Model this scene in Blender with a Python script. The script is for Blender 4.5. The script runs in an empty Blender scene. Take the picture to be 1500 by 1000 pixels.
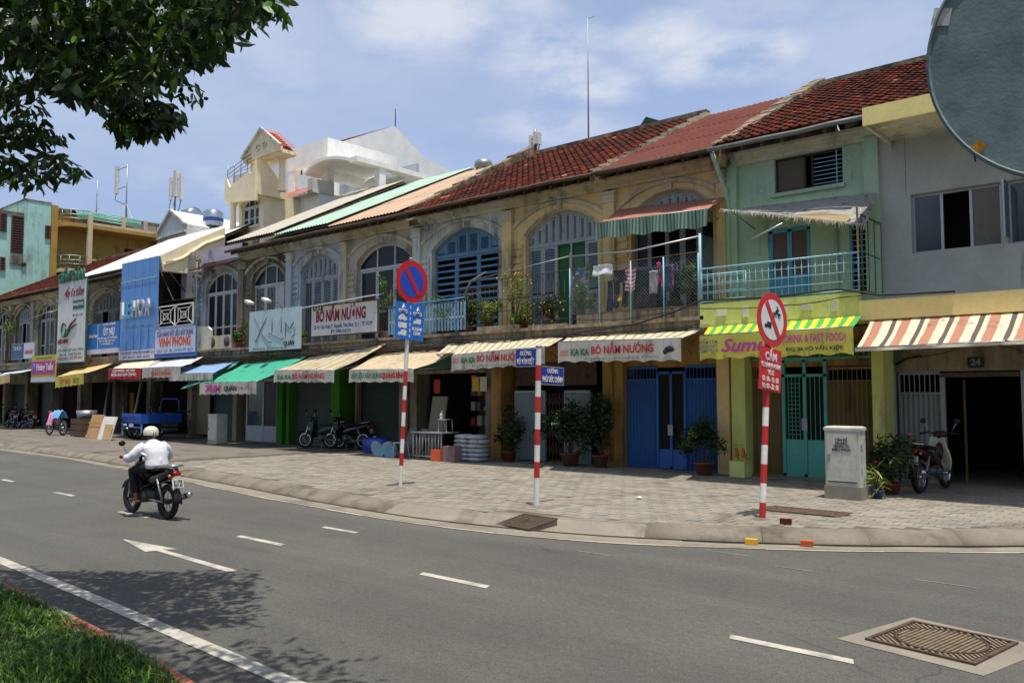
import bpy, bmesh, math, random
import numpy as np
from mathutils import Vector, Matrix
random.seed(7); RNG = np.random.default_rng(7)
SC = bpy.context.scene; COL = SC.collection
# ---------------- camera ----------------
FOC = 1216.0; PITCH = math.atan(78/FOC); EYE = 1.9; AZ = math.radians(130.8)
FW = Vector((math.cos(AZ)*math.cos(PITCH), math.sin(AZ)*math.cos(PITCH), math.sin(PITCH)))
RT = Vector((math.sin(AZ), -math.cos(AZ), 0)); UP = RT.cross(FW)
cd = bpy.data.cameras.new('camera'); cam = bpy.data.objects.new('camera', cd); COL.objects.link(cam)
cd.sensor_width = 36; cd.lens = 36*FOC/1500; cd.clip_start = .05; cd.clip_end = 6000
cam.matrix_world = Matrix(((RT.x, UP.x, -FW.x, 0), (RT.y, UP.y, -FW.y, 0), (RT.z, UP.z, -FW.z, EYE), (0, 0, 0, 1)))
SC.camera = cam
# ---------------- light ----------------
CLOUDS = [(-1.24, 1.17, .30, .8), (-1.05, 1.30, .24, .6), (-1.14, 1.48, .24, .95), (-1.20, 1.66, .20, .9), (-1.42, 1.84, .22, .6), (-.96, 1.60, .19, .9), (-.915, 1.76, .19, .9), (-.80, 1.80, .14, .8), (-.70, 1.55, .22, .35), (-.6, 1.9, .3, .3)]
SUN = Vector((.18, -.10, 1)).normalized()
w = bpy.data.worlds.new('World'); SC.world = w; w.use_nodes = True
nt = w.node_tree; nt.nodes.clear(); N = nt.nodes.new; L = nt.links.new
out = N('ShaderNodeOutputWorld'); bg = N('ShaderNodeBackground'); bg.inputs[1].default_value = .12
sky = N('ShaderNodeTexSky'); sky.sky_type = 'NISHITA'; sky.sun_disc = False
sky.sun_elevation = math.asin(SUN.z); sky.sun_rotation = math.atan2(SUN.x, SUN.y)
sky.air_density = 1.3; sky.dust_density = 2.2; sky.ozone_density = 1.6
tc = N('ShaderNodeTexCoord'); sp = N('ShaderNodeSeparateXYZ'); L(tc.outputs['Generated'], sp.inputs[0])
def wm(op, a, b=None):
    n = N('ShaderNodeMath'); n.operation = op
    for i, x in enumerate((a, b)):
        if x is None: continue
        if isinstance(x, (int, float)): n.inputs[i].default_value = x
        else: L(x, n.inputs[i])
    return n.outputs[0]
zz = wm('MAXIMUM', sp.outputs[2], .02); zz = wm('ADD', zz, .10)
cx = wm('DIVIDE', sp.outputs[0], zz); cy = wm('DIVIDE', sp.outputs[1], zz)
cb = N('ShaderNodeCombineXYZ'); L(cx, cb.inputs[0]); L(cy, cb.inputs[1])
def noise(sc, det, rough, off):
    mp = N('ShaderNodeMapping'); mp.inputs['Location'].default_value = off; L(cb.outputs[0], mp.inputs[0])
    n = N('ShaderNodeTexNoise'); n.inputs['Scale'].default_value = sc; n.inputs['Detail'].default_value = det; n.inputs['Roughness'].default_value = rough
    L(mp.outputs[0], n.inputs['Vector']); return n.outputs[0]
def ramp(x, a, b):
    n = N('ShaderNodeMapRange'); n.interpolation_type = 'SMOOTHSTEP'; n.inputs[1].default_value = a; n.inputs[2].default_value = b; L(x, n.inputs[0]); return n.outputs[0]
big = ramp(noise(.42, 2, .5, (3.1, 1.7, 0)), .46, .62); puff = ramp(noise(1.7, 7, .62, (0.4, 5.2, 1)), .44, .68)
veil = ramp(noise(.7, 5, .6, (7, 2, 3)), .35, .85)
# cumulus banks standing in the north west sky, each a soft disc on the cloud plane broken up by noise
bank = None
wob = noise(2.2, 5, .6, (2, 2, 2))
for bx_, by_, br_, ba_ in CLOUDS:
    dx = wm('SUBTRACT', cx, bx_); dy = wm('SUBTRACT', cy, by_); dd = wm('SQRT', wm('ADD', wm('MULTIPLY', dx, dx), wm('MULTIPLY', dy, dy)))
    e = ramp(wm('ADD', wm('DIVIDE', dd, br_), wm('MULTIPLY', wm('SUBTRACT', wob, .5), 1.6)), 1.15, .25); e = wm('MULTIPLY', e, ba_)
    bank = e if bank is None else wm('MAXIMUM', bank, e)
cl = wm('MAXIMUM', wm('MULTIPLY', bank, ramp(noise(3.4, 7, .62, (0.4, 5.2, 1)), .25, .62)), wm('MAXIMUM', wm('MULTIPLY', wm('MULTIPLY', big, puff), .5), wm('MULTIPLY', veil, .42)))
m0 = N('ShaderNodeMix'); m0.data_type = 'RGBA'; zn = N('ShaderNodeMapRange'); zn.interpolation_type = 'SMOOTHSTEP'; zn.inputs[1].default_value = .30; zn.inputs[2].default_value = .85; zn.inputs[3].default_value = .78; zn.inputs[4].default_value = .04; L(sp.outputs[2], zn.inputs[0]); L(zn.outputs[0], m0.inputs['Factor']); L(sky.outputs[0], m0.inputs['A']); m0.inputs['B'].default_value = (3.25, 4.3, 6.7, 1)
mx = N('ShaderNodeMix'); mx.data_type = 'RGBA'; L(cl, mx.inputs['Factor']); L(m0.outputs['Result'], mx.inputs['A']); mx.inputs['B'].default_value = (6.6, 6.8, 7.5, 1)
L(mx.outputs['Result'], bg.inputs[0]); L(bg.outputs[0], out.inputs[0])
sd = bpy.data.lights.new('sun', 'SUN'); sd.energy = 5.0; sd.angle = math.radians(.5); sd.color = (1, .945, .85)
so = bpy.data.objects.new('sun', sd); COL.objects.link(so); so.rotation_euler = SUN.to_track_quat('Z', 'Y').to_euler(); so.location = (0, 0, 40)
vs = SC.view_settings; vs.view_transform = 'Standard'; vs.look = 'None'; vs.exposure = 0.0; vs.gamma = 1; vs.use_curve_mapping = False
# ---------------- photo geometry: a pixel on a known real plane -> metres ----------------
def ray(u, v): return FW + RT*((u-750)/FOC) + UP*((500-v)/FOC)
def W(u, v, Y):
    d = ray(u, v); t = Y/d.y; return d.x*t, EYE+d.z*t
def WX(u, v, X):
    d = ray(u, v); t = X/d.x; return d.y*t, EYE+d.z*t
def G(u, v, z=.15):
    d = ray(u, v); t = (z-EYE)/d.z; return d.x*t, d.y*t
# ---------------- mesh builder ----------------
WMX = {}
def org(p): return WMX[p.name] if p is not None else Matrix()
class MB:
    def __init__(s): s.v = []; s.f = []; s.m = []; s.sm = []
    def add(s, vs, fs, m=0, smooth=False):
        b = len(s.v); s.v += [tuple(x) for x in vs]
        for f in fs: s.f.append(tuple(b+i for i in f)); s.m.append(m); s.sm.append(smooth)
        return s
    def poly(s, pts, m=0): return s.add(pts, [tuple(range(len(pts)))], m)
    def box(s, x0, x1, y0, y1, z0, z1, m=0):
        if x0 > x1: x0, x1 = x1, x0
        if y0 > y1: y0, y1 = y1, y0
        if z0 > z1: z0, z1 = z1, z0
        v = [(x0,y0,z0),(x1,y0,z0),(x1,y1,z0),(x0,y1,z0),(x0,y0,z1),(x1,y0,z1),(x1,y1,z1),(x0,y1,z1)]
        return s.add(v, [(0,3,2,1),(4,5,6,7),(0,1,5,4),(1,2,6,5),(2,3,7,6),(3,0,4,7)], m)
    def obox(s, c, sx, sy, sz, R=None, m=0):
        R = R or Matrix(); R = R.to_3x3(); c = Vector(c)
        v = [c + R @ Vector((a*sx/2, b*sy/2, d*sz/2)) for d in (-1,1) for a, b in ((-1,-1),(1,-1),(1,1),(-1,1))]
        return s.add(v, [(0,3,2,1),(4,5,6,7),(0,1,5,4),(1,2,6,5),(2,3,7,6),(3,0,4,7)], m)
    def bar(s, a, b, wy, wz, m=0):      # square bar from a to b
        a = Vector(a); b = Vector(b); d = b-a; q = d.to_track_quat('X', 'Z').to_matrix()
        return s.obox((a+b)/2, d.length, wy, wz, q, m)
    def prism(s, pts, ax, a, b, m=0):   # pts 2d polygon; ax: 0 -> (y,z) 1 -> (x,z) 2 -> (x,y)
        def P(p, t): return (t,p[0],p[1]) if ax == 0 else (p[0],t,p[1]) if ax == 1 else (p[0],p[1],t)
        n = len(pts); ar = sum(pts[i][0]*pts[(i+1)%n][1]-pts[(i+1)%n][0]*pts[i][1] for i in range(n))
        if ar < 0: pts = pts[::-1]
        if a > b: a, b = b, a
        if ax == 1: a, b = b, a
        v = [P(p, a) for p in pts]+[P(p, b) for p in pts]
        fs = [tuple(range(n))[::-1], tuple(range(n, 2*n))]+[(i, (i+1)%n, n+(i+1)%n, n+i) for i in range(n)]
        return s.add(v, fs, m)
    def tube(s, pts, r, n=6, m=0, smooth=True, cap=True):
        pts = [Vector(p) for p in pts]; rr = r if isinstance(r, (list, tuple)) else [r]*len(pts)
        vs = []; fs = []; prev = None
        for i, p in enumerate(pts):
            d = (pts[min(i+1, len(pts)-1)]-pts[max(i-1, 0)]); d = d.normalized() if d.length > 1e-9 else Vector((0,0,1))
            if prev is None: u = d.orthogonal().normalized()
            else:
                u = prev-d*prev.dot(d); u = u.normalized() if u.length > 1e-6 else d.orthogonal().normalized()
            prev = u; w_ = d.cross(u)
            for k in range(n):
                a = 2*math.pi*k/n; vs.append(p+(u*math.cos(a)+w_*math.sin(a))*rr[i])
        for i in range(len(pts)-1):
            for k in range(n): fs.append((i*n+k, i*n+(k+1)%n, (i+1)*n+(k+1)%n, (i+1)*n+k))
        if cap: fs += [tuple(range(n))[::-1], tuple((len(pts)-1)*n+k for k in range(n))]
        return s.add(vs, fs, m, smooth)
    def lathe(s, prof, c=(0,0,0), n=16, m=0, R=None, smooth=True, a0=0, a1=2*math.pi):   # prof (r,z)
        R = (R or Matrix()).to_3x3(); c = Vector(c); vs = []; fs = []; full = abs(a1-a0-2*math.pi) < 1e-6; nn = n if full else n+1
        for r, z in prof:
            for k in range(nn):
                a = a0+(a1-a0)*k/n; vs.append(c+R @ Vector((r*math.cos(a), r*math.sin(a), z)))
        for i in range(len(prof)-1):
            for k in range(n):
                k2 = (k+1) % nn; fs.append((i*nn+k, i*nn+k2, (i+1)*nn+k2, (i+1)*nn+k))
        return s.add(vs, fs, m, smooth)
    def grid(s, P, nu, nv, m=0, smooth=False, mf=None):   # P(i,j)->point
        vs = [P(i, j) for j in range(nv+1) for i in range(nu+1)]; b = len(s.v); s.v += [tuple(x) for x in vs]
        for j in range(nv):
            for i in range(nu):
                a = b+j*(nu+1)+i; s.f.append((a, a+1, a+nu+2, a+nu+1)); s.m.append(mf(i, j) if mf else m); s.sm.append(smooth)
        return s
    def ball(s, c, r, n=10, m=0, sc=(1,1,1), R=None):
        R = (R or Matrix()).to_3x3(); c = Vector(c); k = max(4, n//2)
        vs = []; fs = []
        for j in range(k+1):
            t = math.pi*j/k
            for i in range(n):
                a = 2*math.pi*i/n; vs.append(c+R @ Vector((r*sc[0]*math.sin(t)*math.cos(a), r*sc[1]*math.sin(t)*math.sin(a), -r*sc[2]*math.cos(t))))
        for j in range(k):
            for i in range(n): fs.append((j*n+i, j*n+(i+1)%n, (j+1)*n+(i+1)%n, (j+1)*n+i))
        return s.add(vs, fs, m, True)
    def build(s, name, mats, parent=None, local=False, kind=None, label=None, thick=None):
        if not isinstance(mats, (list, tuple)): mats = [mats]
        me = bpy.data.meshes.new(name); vs = s.v
        if parent is not None and not local:
            inv = org(parent).inverted(); vs = [inv @ Vector(p) for p in vs]
        me.from_pydata([tuple(p) for p in vs], [], s.f)
        for m in mats: me.materials.append(m)
        if me.polygons:
            me.polygons.foreach_set('material_index', s.m); me.polygons.foreach_set('use_smooth', s.sm)
        o = bpy.data.objects.new(name, me); COL.objects.link(o)
        if parent is not None: o.parent = parent; WMX[o.name] = org(parent)
        else: WMX[o.name] = Matrix()
        if kind: o['kind'] = kind
        if label: o['label'] = label
        if thick:
            md = o.modifiers.new('thickness', 'SOLIDIFY'); md.thickness = thick; md.offset = 0
        return o
def tag(o, label, cat, group=None):
    o['label'] = label; o['category'] = cat
    if group: o['group'] = group
    return o
def thing(name, label, cat, loc=(0,0,0), rz=0, group=None):
    o = bpy.data.objects.new(name, None); COL.objects.link(o); o.empty_display_size = .2
    M = Matrix.Translation(Vector(loc)) @ Matrix.Rotation(rz, 4, 'Z'); o.matrix_world = M
    o.location = loc; o.rotation_euler = (0, 0, rz); WMX[o.name] = M
    return tag(o, label, cat, group)
def single(mb, name, mats, label, cat, group=None, smooth=None, thick=None):
    xs = np.array(mb.v); lo = xs.min(0); hi = xs.max(0); c = Vector(((lo[0]+hi[0])/2, (lo[1]+hi[1])/2, lo[2]))
    mb.v = [tuple(Vector(p)-c) for p in mb.v]
    o = mb.build(name, mats, thick=thick); o.location = c; WMX[o.name] = Matrix.Translation(c)
    return tag(o, label, cat, group)
def struct(mb, name, mats, kind='structure'): return mb.build(name, mats, kind=kind)
def part(parent, name, mats, **k):
    pass
def sub(parent, name, mat, fn, **k):
    b = MB(); fn(b); return b.build(name, mat, parent, **k)
def bx(parent, name, mat, *a, **k): return MB().box(*a).build(name, mat, parent, **k)
def copy_tree(o, parent=None):
    c = o.copy(); COL.objects.link(c); c.parent = parent
    for ch in list(o.children): copy_tree(ch, c)
    return c
# ---------------- text ----------------
FONT = None
def text(parent, s, size, o, right, up, mat, depth=.004, bold=0, width=None, shear=0, name='lettering', align='CENTER', space=1.0, kind=None, label=None):
    cu = bpy.data.curves.new('t', 'FONT'); cu.body = s; cu.size = size; cu.align_x = align; cu.align_y = 'CENTER'
    cu.offset = bold; cu.shear = shear; cu.resolution_u = 2; cu.space_character = space; cu.extrude = depth/2
    ob = bpy.data.objects.new('t', cu); COL.objects.link(ob)
    dg = bpy.context.evaluated_depsgraph_get(); me = bpy.data.meshes.new_from_object(ob.evaluated_get(dg))
    bpy.data.objects.remove(ob); bpy.data.curves.remove(cu)
    n = len(me.vertices); co = np.empty(n*3); me.vertices.foreach_get('co', co); co = co.reshape(-1, 3)
    if width and n:
        w_ = co[:, 0].max()-co[:, 0].min(); co[:, 0] *= width/w_
    o = Vector(o); right = Vector(right).normalized(); up = Vector(up).normalized(); nm = right.cross(up)
    inv = org(parent).inverted() if parent is not None else Matrix()
    pts = [inv @ (o+right*c[0]+up*c[1]+nm*(c[2]+depth/2+.003)) for c in co]
    me.vertices.foreach_set('co', np.array([tuple(p) for p in pts]).ravel()); me.update()
    me.materials.clear(); me.materials.append(mat)
    ob = bpy.data.objects.new(name, me); COL.objects.link(ob); me.name = name
    if kind is None and (size < .2 or '\n' in s): kind = 'stuff'
    if parent is not None: ob.parent = parent; WMX[ob.name] = org(parent)
    if kind: ob['kind'] = kind
    if label: ob['label'] = label
    return ob
XR = (1, 0, 0); ZU = (0, 0, 1); YR = (0, 1, 0)
# ---------------- materials ----------------
def lin(h):
    if isinstance(h, str):
        h = h.lstrip('#'); c = [int(h[i:i+2], 16)/255 for i in (0, 2, 4)]
        return tuple((x/12.92 if x <= .04045 else ((x+.055)/1.055)**2.4) for x in c)+(1,)
    return tuple(h)+(1,)
MATS = {}
def mat(name, col, rough=.75, metal=0, var=.12, grime=0, gcol='#3a3128', scale=1.0, bump=.15, fine=60, spec=.5, streak=True, trans=0, coat=0):
    if name in MATS: return MATS[name]
    m = bpy.data.materials.new(name); m.use_nodes = True; t = m.node_tree; p = t.nodes['Principled BSDF']; NN = t.nodes.new; LL = t.links.new
    c = lin(col); p.inputs['Roughness'].default_value = rough; p.inputs['Metallic'].default_value = metal; p.inputs['Specular IOR Level'].default_value = spec
    if coat: p.inputs['Coat Weight'].default_value = coat
    geo = NN('ShaderNodeNewGeometry')
    def nz(sc, det=4, vec=None, rg=.6):
        n = NN('ShaderNodeTexNoise'); n.inputs['Scale'].default_value = sc; n.inputs['Detail'].default_value = det; n.inputs['Roughness'].default_value = rg
        LL(vec or geo.outputs['Position'], n.inputs['Vector']); return n.outputs[0]
    def mr(x, a, b, c_=0, d=1):
        n = NN('ShaderNodeMapRange'); n.inputs[1].default_value = a; n.inputs[2].default_value = b; n.inputs[3].default_value = c_; n.inputs[4].default_value = d; LL(x, n.inputs[0]); return n.outputs[0]
    hsv = NN('ShaderNodeHueSaturation'); hsv.inputs['Color'].default_value = c
    n1 = nz(1.7*scale, 6); v1 = mr(n1, .3, .7, 1-var, 1+var)
    n2 = nz(fine*.4, 3); v2 = mr(n2, .3, .7, 1-var*.5, 1+var*.5)
    mm = NN('ShaderNodeMath'); mm.operation = 'MULTIPLY'; LL(v1, mm.inputs[0]); LL(v2, mm.inputs[1]); LL(mm.outputs[0], hsv.inputs['Value'])
    colo = hsv.outputs[0]
    if grime > 0:
        mp = NN('ShaderNodeMapping'); mp.inputs['Scale'].default_value = (3.5, 3.5, .45) if streak else (1, 1, 1); LL(geo.outputs['Position'], mp.inputs[0])
        g1 = nz(1.1*scale, 8, mp.outputs[0], .65); g2 = nz(.55*scale, 5); ad = NN('ShaderNodeMath'); ad.operation = 'ADD'; LL(g1, ad.inputs[0]); LL(g2, ad.inputs[1])
        gm = mr(ad.outputs[0], 1.22-grime*.36, 1.42-grime*.2, 0, .9)
        mi = NN('ShaderNodeMix'); mi.data_type = 'RGBA'; LL(gm, mi.inputs['Factor']); LL(colo, mi.inputs['A']); mi.inputs['B'].default_value = lin(gcol); colo = mi.outputs['Result']
    LL(colo, p.inputs['Base Color'])
    if bump > 0:
        bp = NN('ShaderNodeBump'); bp.inputs['Strength'].default_value = bump; bp.inputs['Distance'].default_value = .01; LL(nz(fine, 4), bp.inputs['Height']); LL(bp.outputs[0], p.inputs['Normal'])
    rv = mr(n1, .2, .8, max(.02, rough-.08), min(1, rough+.08)); LL(rv, p.inputs['Roughness'])
    if trans:
        tr = NN('ShaderNodeBsdfTranslucent'); LL(colo, tr.inputs[0]); ms = NN('ShaderNodeMixShader'); ms.inputs[0].default_value = trans
        LL(p.outputs[0], ms.inputs[1]); LL(tr.outputs[0], ms.inputs[2]); LL(ms.outputs[0], t.nodes['Material Output'].inputs[0])
    MATS[name] = m; return m
def glass(name, col='#20262a', rough=.08):
    return mat(name, col, rough=rough, var=.05, bump=0, spec=.8)

def asphalt():
    m = mat('asphalt', '#53514b', .9, var=.07, bump=.55, fine=130); t = m.node_tree; NN = t.nodes.new; LL = t.links.new; p = t.nodes['Principled BSDF']; geo = NN('ShaderNodeNewGeometry')
    src = p.inputs['Base Color'].links[0].from_socket
    def nz(sc, det, vs, off=(0, 0, 0)):
        mp = NN('ShaderNodeMapping'); mp.inputs['Scale'].default_value = vs; mp.inputs['Location'].default_value = off; LL(geo.outputs['Position'], mp.inputs[0]); n = NN('ShaderNodeTexNoise'); n.inputs['Scale'].default_value = sc; n.inputs['Detail'].default_value = det; n.inputs['Roughness'].default_value = .65; LL(mp.outputs[0], n.inputs['Vector']); return n.outputs[0]
    def mr(x, a, b, c, d):
        n = NN('ShaderNodeMapRange'); n.inputs[1].default_value = a; n.inputs[2].default_value = b; n.inputs[3].default_value = c; n.inputs[4].default_value = d; LL(x, n.inputs[0]); return n.outputs[0]
    def mul(a, b):
        n = NN('ShaderNodeMath'); n.operation = 'MULTIPLY'; LL(a, n.inputs[0]); LL(b, n.inputs[1]); return n.outputs[0]
    lanes = mr(nz(1.0, 5, (.06, 1.1, 1)), .35, .65, .88, 1.12); patch = mr(nz(.35, 6, (1, 1, 1), (4, 2, 0)), .4, .6, .92, 1.08); grit = mr(nz(60, 2, (1, 1, 1)), .35, .65, .70, 1.3); grit2 = mr(nz(17, 4, (1, 1, 1)), .35, .65, .86, 1.14); oil = mr(nz(1.6, 7, (.5, 1, 1), (9, 1, 0)), .62, .74, 1, .78)
    vo = NN('ShaderNodeTexVoronoi'); vo.feature = 'DISTANCE_TO_EDGE'; vo.inputs['Scale'].default_value = .33; ds = NN('ShaderNodeMixRGB'); ds.inputs[0].default_value = .35
    nn_ = NN('ShaderNodeTexNoise'); nn_.inputs['Scale'].default_value = 1.3; nn_.inputs['Detail'].default_value = 6; LL(geo.outputs['Position'], nn_.inputs['Vector']); LL(geo.outputs['Position'], ds.inputs[1]); LL(nn_.outputs['Color'], ds.inputs[2]); LL(ds.outputs[0], vo.inputs['Vector'])
    crack = mr(vo.outputs['Distance'], .0, .004, .62, 1); cm = mr(nz(.5, 2, (1, 1, 1), (1, 7, 0)), .5, .58, 0, 1)
    mixc = NN('ShaderNodeMix'); mixc.inputs['A'].default_value = 1.0; LL(cm, mixc.inputs['Factor']); LL(crack, mixc.inputs['B'])
    v = mul(mul(mul(mul(lanes, patch), grit), mul(grit2, oil)), mixc.outputs['Result'])
    h = NN('ShaderNodeHueSaturation'); LL(src, h.inputs['Color']); LL(v, h.inputs['Value']); LL(h.outputs[0], p.inputs['Base Color']); return m
# ================= MATERIAL SET =================
M_asph = asphalt()
M_line = mat('road_paint', '#b3aea1', .75, var=.10, grime=.75, gcol='#7d7a72', scale=3, bump=.2, streak=False)
M_gut = mat('gutter_concrete', '#827b6d', .9, var=.15, grime=.5, gcol='#5a5248', scale=1.2, bump=.4, streak=False)
M_kerb = mat('kerb_concrete', '#787062', .9, var=.15, grime=.55, gcol='#4c463c', scale=1.6, bump=.5, fine=40, streak=False)
PV = [mat('paver_%s' % k, c, .9, var=.10, grime=.35, gcol='#5f564a', scale=1.4, bump=.4, streak=False) for k, c in (('tan', '#888073'), ('grey', '#838074'), ('pale', '#8d8678'), ('brown', '#7f786c'))]
M_joint = mat('paving_joint_dirt', '#5a5146', .95, var=.2, bump=.3)
M_soil = mat('soil', '#3b3222', 1, var=.3, bump=.6)
M_white = mat('white_paint', '#d6d4cc', .6, grime=.15, scale=2); M_whitew = mat('worn_white_paint', '#c9c6bc', .75, grime=.5, scale=2.5)
M_red = mat('red_paint', '#b3211c', .55, grime=.2, scale=2); M_redk = mat('faded_red_paint', '#a8524a', .8, grime=.5, gcol='#8c8578', scale=4)
M_iron = mat('rusty_iron', '#5b4a3c', .8, .3, var=.25, grime=.4, gcol='#2c241d', scale=6, bump=.4, streak=False)
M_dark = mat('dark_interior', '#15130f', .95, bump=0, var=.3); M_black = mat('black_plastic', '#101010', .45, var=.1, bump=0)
M_rub = mat('tyre_rubber', '#181818', .85, bump=.1); M_chr = mat('chrome', '#c8c8c8', .18, 1, var=.05, bump=0); M_steel = mat('galvanised_steel', '#8f9496', .45, .7, var=.12, grime=.2, scale=3)
M_alu = mat('aluminium', '#b4b7ba', .4, .8, var=.08)
M_cable = mat('cable_black', '#1b1a18', .6, bump=0)
# ================= GROUND =================
g = MB(); g.poly([(-3000,-3000,-.02),(3000,-3000,-.02),(3000,3000,-.02),(-3000,3000,-.02)]); struct(g, 'ground', M_asph)
KERB = [(-75,10.7),(-50,10.65),(-33,10.55),(-27.3,10.5),(-22,10.1),(-18.75,9.78),(-15.7,9.45),(-12.6,9.05),(-10.4,8.86),(-9.2,8.86),(-8.2,8.98),(-7.4,9.1),(-6.4,9.38),(-5.5,9.78),(-4.6,10.25),(-3.8,10.75),(-3.2,11.2),(-2.6,11.7),(-2.0,12.25),(-1.4,12.95),(-.9,13.7),(-.5,14.7),(-.25,16),(-.1,18),(0,24),(0,60)]
def resample(P, st):
    o = [Vector((*P[0], 0))]
    # Catmull-Rom
    Q = [Vector((*p, 0)) for p in P]; res = []
    for i in range(len(Q)-1):
        p0 = Q[max(i-1, 0)]; p1 = Q[i]; p2 = Q[i+1]; p3 = Q[min(i+2, len(Q)-1)]; n = max(2, int((p2-p1).length/st))
        for k in range(n):
            t = k/n; res.append(.5*((2*p1)+(p2-p0)*t+(2*p0-5*p1+4*p2-p3)*t*t+(3*p1-p0-3*p2+p3)*t**3))
    res.append(Q[-1]); return res
KP = resample(KERB, .45)
def nrm(i):
    d = (KP[min(i+1, len(KP)-1)]-KP[max(i-1, 0)]).normalized(); return Vector((-d.y, d.x, 0))   # towards pavement
def off(i, a): return KP[i]+nrm(i)*a
# road sheet
r = MB(); r.poly([(-90, -40, 0), (60, -40, 0), (60, 60, 0), (-90, 60, 0)][::1]); struct(r, 'road', M_asph)
# gutter strip along the kerb: concrete apron and a pale worn edge line
b = MB()
for i in range(len(KP)-1):
    if KP[i].x < -80: continue
    w0 = .34+.05*math.sin(i*.4); w1 = .34+.05*math.sin((i+1)*.4)
    b.poly([(*off(i, -w0).xy, .004), (*off(i+1, -w1).xy, .004), (*off(i+1, .02).xy, .004), (*off(i, .02).xy, .004)])
struct(b, 'gutter', M_gut)
b = MB()
for i in range(len(KP)-1):
    if KP[i].x < -20: continue
    a = -.40-.04*math.sin(i*.4); c = -.40-.04*math.sin((i+1)*.4); wd = .045+.02*math.sin(i*1.3)
    b.poly([(*off(i, a-wd).xy, .008), (*off(i+1, c-wd).xy, .008), (*off(i+1, c+.02).xy, .008), (*off(i, a+.02).xy, .008)])
struct(b, 'gutter_edge_line', mat('worn_edge_cement', '#a69d8c', .9, grime=.5, gcol='#6f675a', scale=2, streak=False))
b = MB()
for i in range(len(KP)-1):
    if not (-5.6 < KP[i].x < -1.6): continue
    a, c = .07+.03*math.sin(i*1.7), .07+.03*math.sin((i+1)*1.7); b.poly([(*off(i, -a).xy, .009), (*off(i+1, -c).xy, .009), (*off(i+1, .015).xy, .009), (*off(i, .015).xy, .009)])
struct(b, 'gutter_water', mat('dirty_water', '#1d1a15', .12, bump=0))
b = MB()
for i in range(len(KP)-1):
    if not (-30 < KP[i].x < -1.6): continue
    b.poly([(*off(i, -.02).xy, .013), (*off(i+1, -.02).xy, .013), (*off(i+1, .012).xy, .016), (*off(i, .012).xy, .016)])
struct(b, 'kerb_dirt_line', M_soil)
# rolled kerb: separate stones about 0.9 m long
PROF = [(.0, .0), (.02, .045), (.10, .095), (.22, .135), (.34, .15), (.42, .152)]
kst = []; PADI = []; cur = None; i = 0
STEP = 3
while i+STEP < len(KP):
    if KP[i].x > -.2 and KP[i].y > 30: break
    b = MB(); n = STEP+1; j1 = i+STEP
    wob = RNG.uniform(-.008, .008)
    vs = []; fs = []
    for k in range(n):
        for q, (o_, z) in enumerate(PROF):
            p = off(i+k, o_); 
            if k == n-1: p = p-(KP[i+k]-KP[i+k-1]).normalized()*.012
            vs.append((p.x, p.y, max(0, z+(wob if q > 0 else 0)+RNG.normal(0, .0025))))
    m = len(PROF)
    for k in range(n-1):
        for q in range(m-1): fs.append((k*m+q, k*m+q+1, (k+1)*m+q+1, (k+1)*m+q)[::-1])
    base = len(vs)
    for k in (0, n-1):
        p = off(i+k, .42); vs.append((p.x, p.y, 0))
    fs.append(tuple(range(m))+(base,)); fs.append(tuple((n-1)*m+q for q in range(m))[::-1]+(base+1,))
    b.add(vs, fs, 0, True)
    if not any(-8.75 < KP[j].x < -7.25 for j in (i, min(j1, len(KP)-1))): kst.append(b)
    else: PADI.extend(range(i, j1))
    i += STEP
kroot = bpy.data.objects.new('kerb', None); COL.objects.link(kroot); kroot['kind'] = 'structure'; WMX['kerb'] = Matrix()
for b in kst: b.build('kerb_stone', M_kerb, kroot)
# pavement base
b = MB(); P = [off(i, .40) for i in range(len(KP))]
for i in range(len(P)-1):
    if P[i].y > 30: break
    y1 = 24
    b.poly([(P[i].x, P[i].y, .142), (P[i+1].x, P[i+1].y, .142), (P[i+1].x, max(y1, P[i+1].y), .142), (P[i].x, max(y1, P[i].y), .142)])
struct(b, 'pavement', M_joint)
pav = bpy.data.objects['pavement']; WMX['pavement'] = Matrix()
kx = np.array([p.x for p in P]); ky = np.array([p.y for p in P])
def kerb_y(x):
    m = np.argmax(kx > x) if (kx > x).any() else len(kx)-1
    return np.interp(x, kx[:np.argmax(kx)+1], ky[:np.argmax(kx)+1])
HOLES = []   # quads (x0,x1,y0,y1) left free of pavers
GR = [(*G(768, 752, .168), .162), (*G(816, 759, .168), .162), (*G(775, 775, .03), .03), (*G(728, 767, .03), .03)]
def free(x, y):
    if -8.4 < x < -7.3 and y < 9.6: return False
    if -5.55 < x < -4.25 and 12.1 < y < 12.75: return False
    return True
PW, PH = .26, .20; stones = []
row = 0; y = 8.9
while y < 17.35:
    x = -60+(.13 if row % 2 else 0)
    while x < -.6:
        xc = x+PW/2; yc = y+PH/2
        if x > -21 and yc > kerb_y(xc)+.06 and yc > kerb_y(x)+.02 and yc > kerb_y(x+PW)+.02 and free(xc, yc):
            stones.append((xc, yc))
        x += PW
    y += PH; row += 1
stones.sort(key=lambda s: s[0]**2+s[1]**2)
def stone_into(b, xc, yc, m):
    g_ = .005; dz = RNG.normal(0, .0022); t1, t2 = RNG.normal(0, .0016, 2); x0, x1, y0, y1 = xc-PW/2+g_, xc+PW/2-g_, yc-PH/2+g_, yc+PH/2-g_
    z = .152+dz; c = .004
    v = [(x0, y0, .138), (x1, y0, .138), (x1, y1, .138), (x0, y1, .138), (x0+c, y0+c, z+t1), (x1-c, y0+c, z+t2), (x1-c, y1-c, z-t1), (x0+c, y1-c, z-t2)]
    b.add(v, [(4,5,6,7),(0,1,5,4),(1,2,6,5),(2,3,7,6),(3,0,4,7)], m)
protos = []
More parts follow.
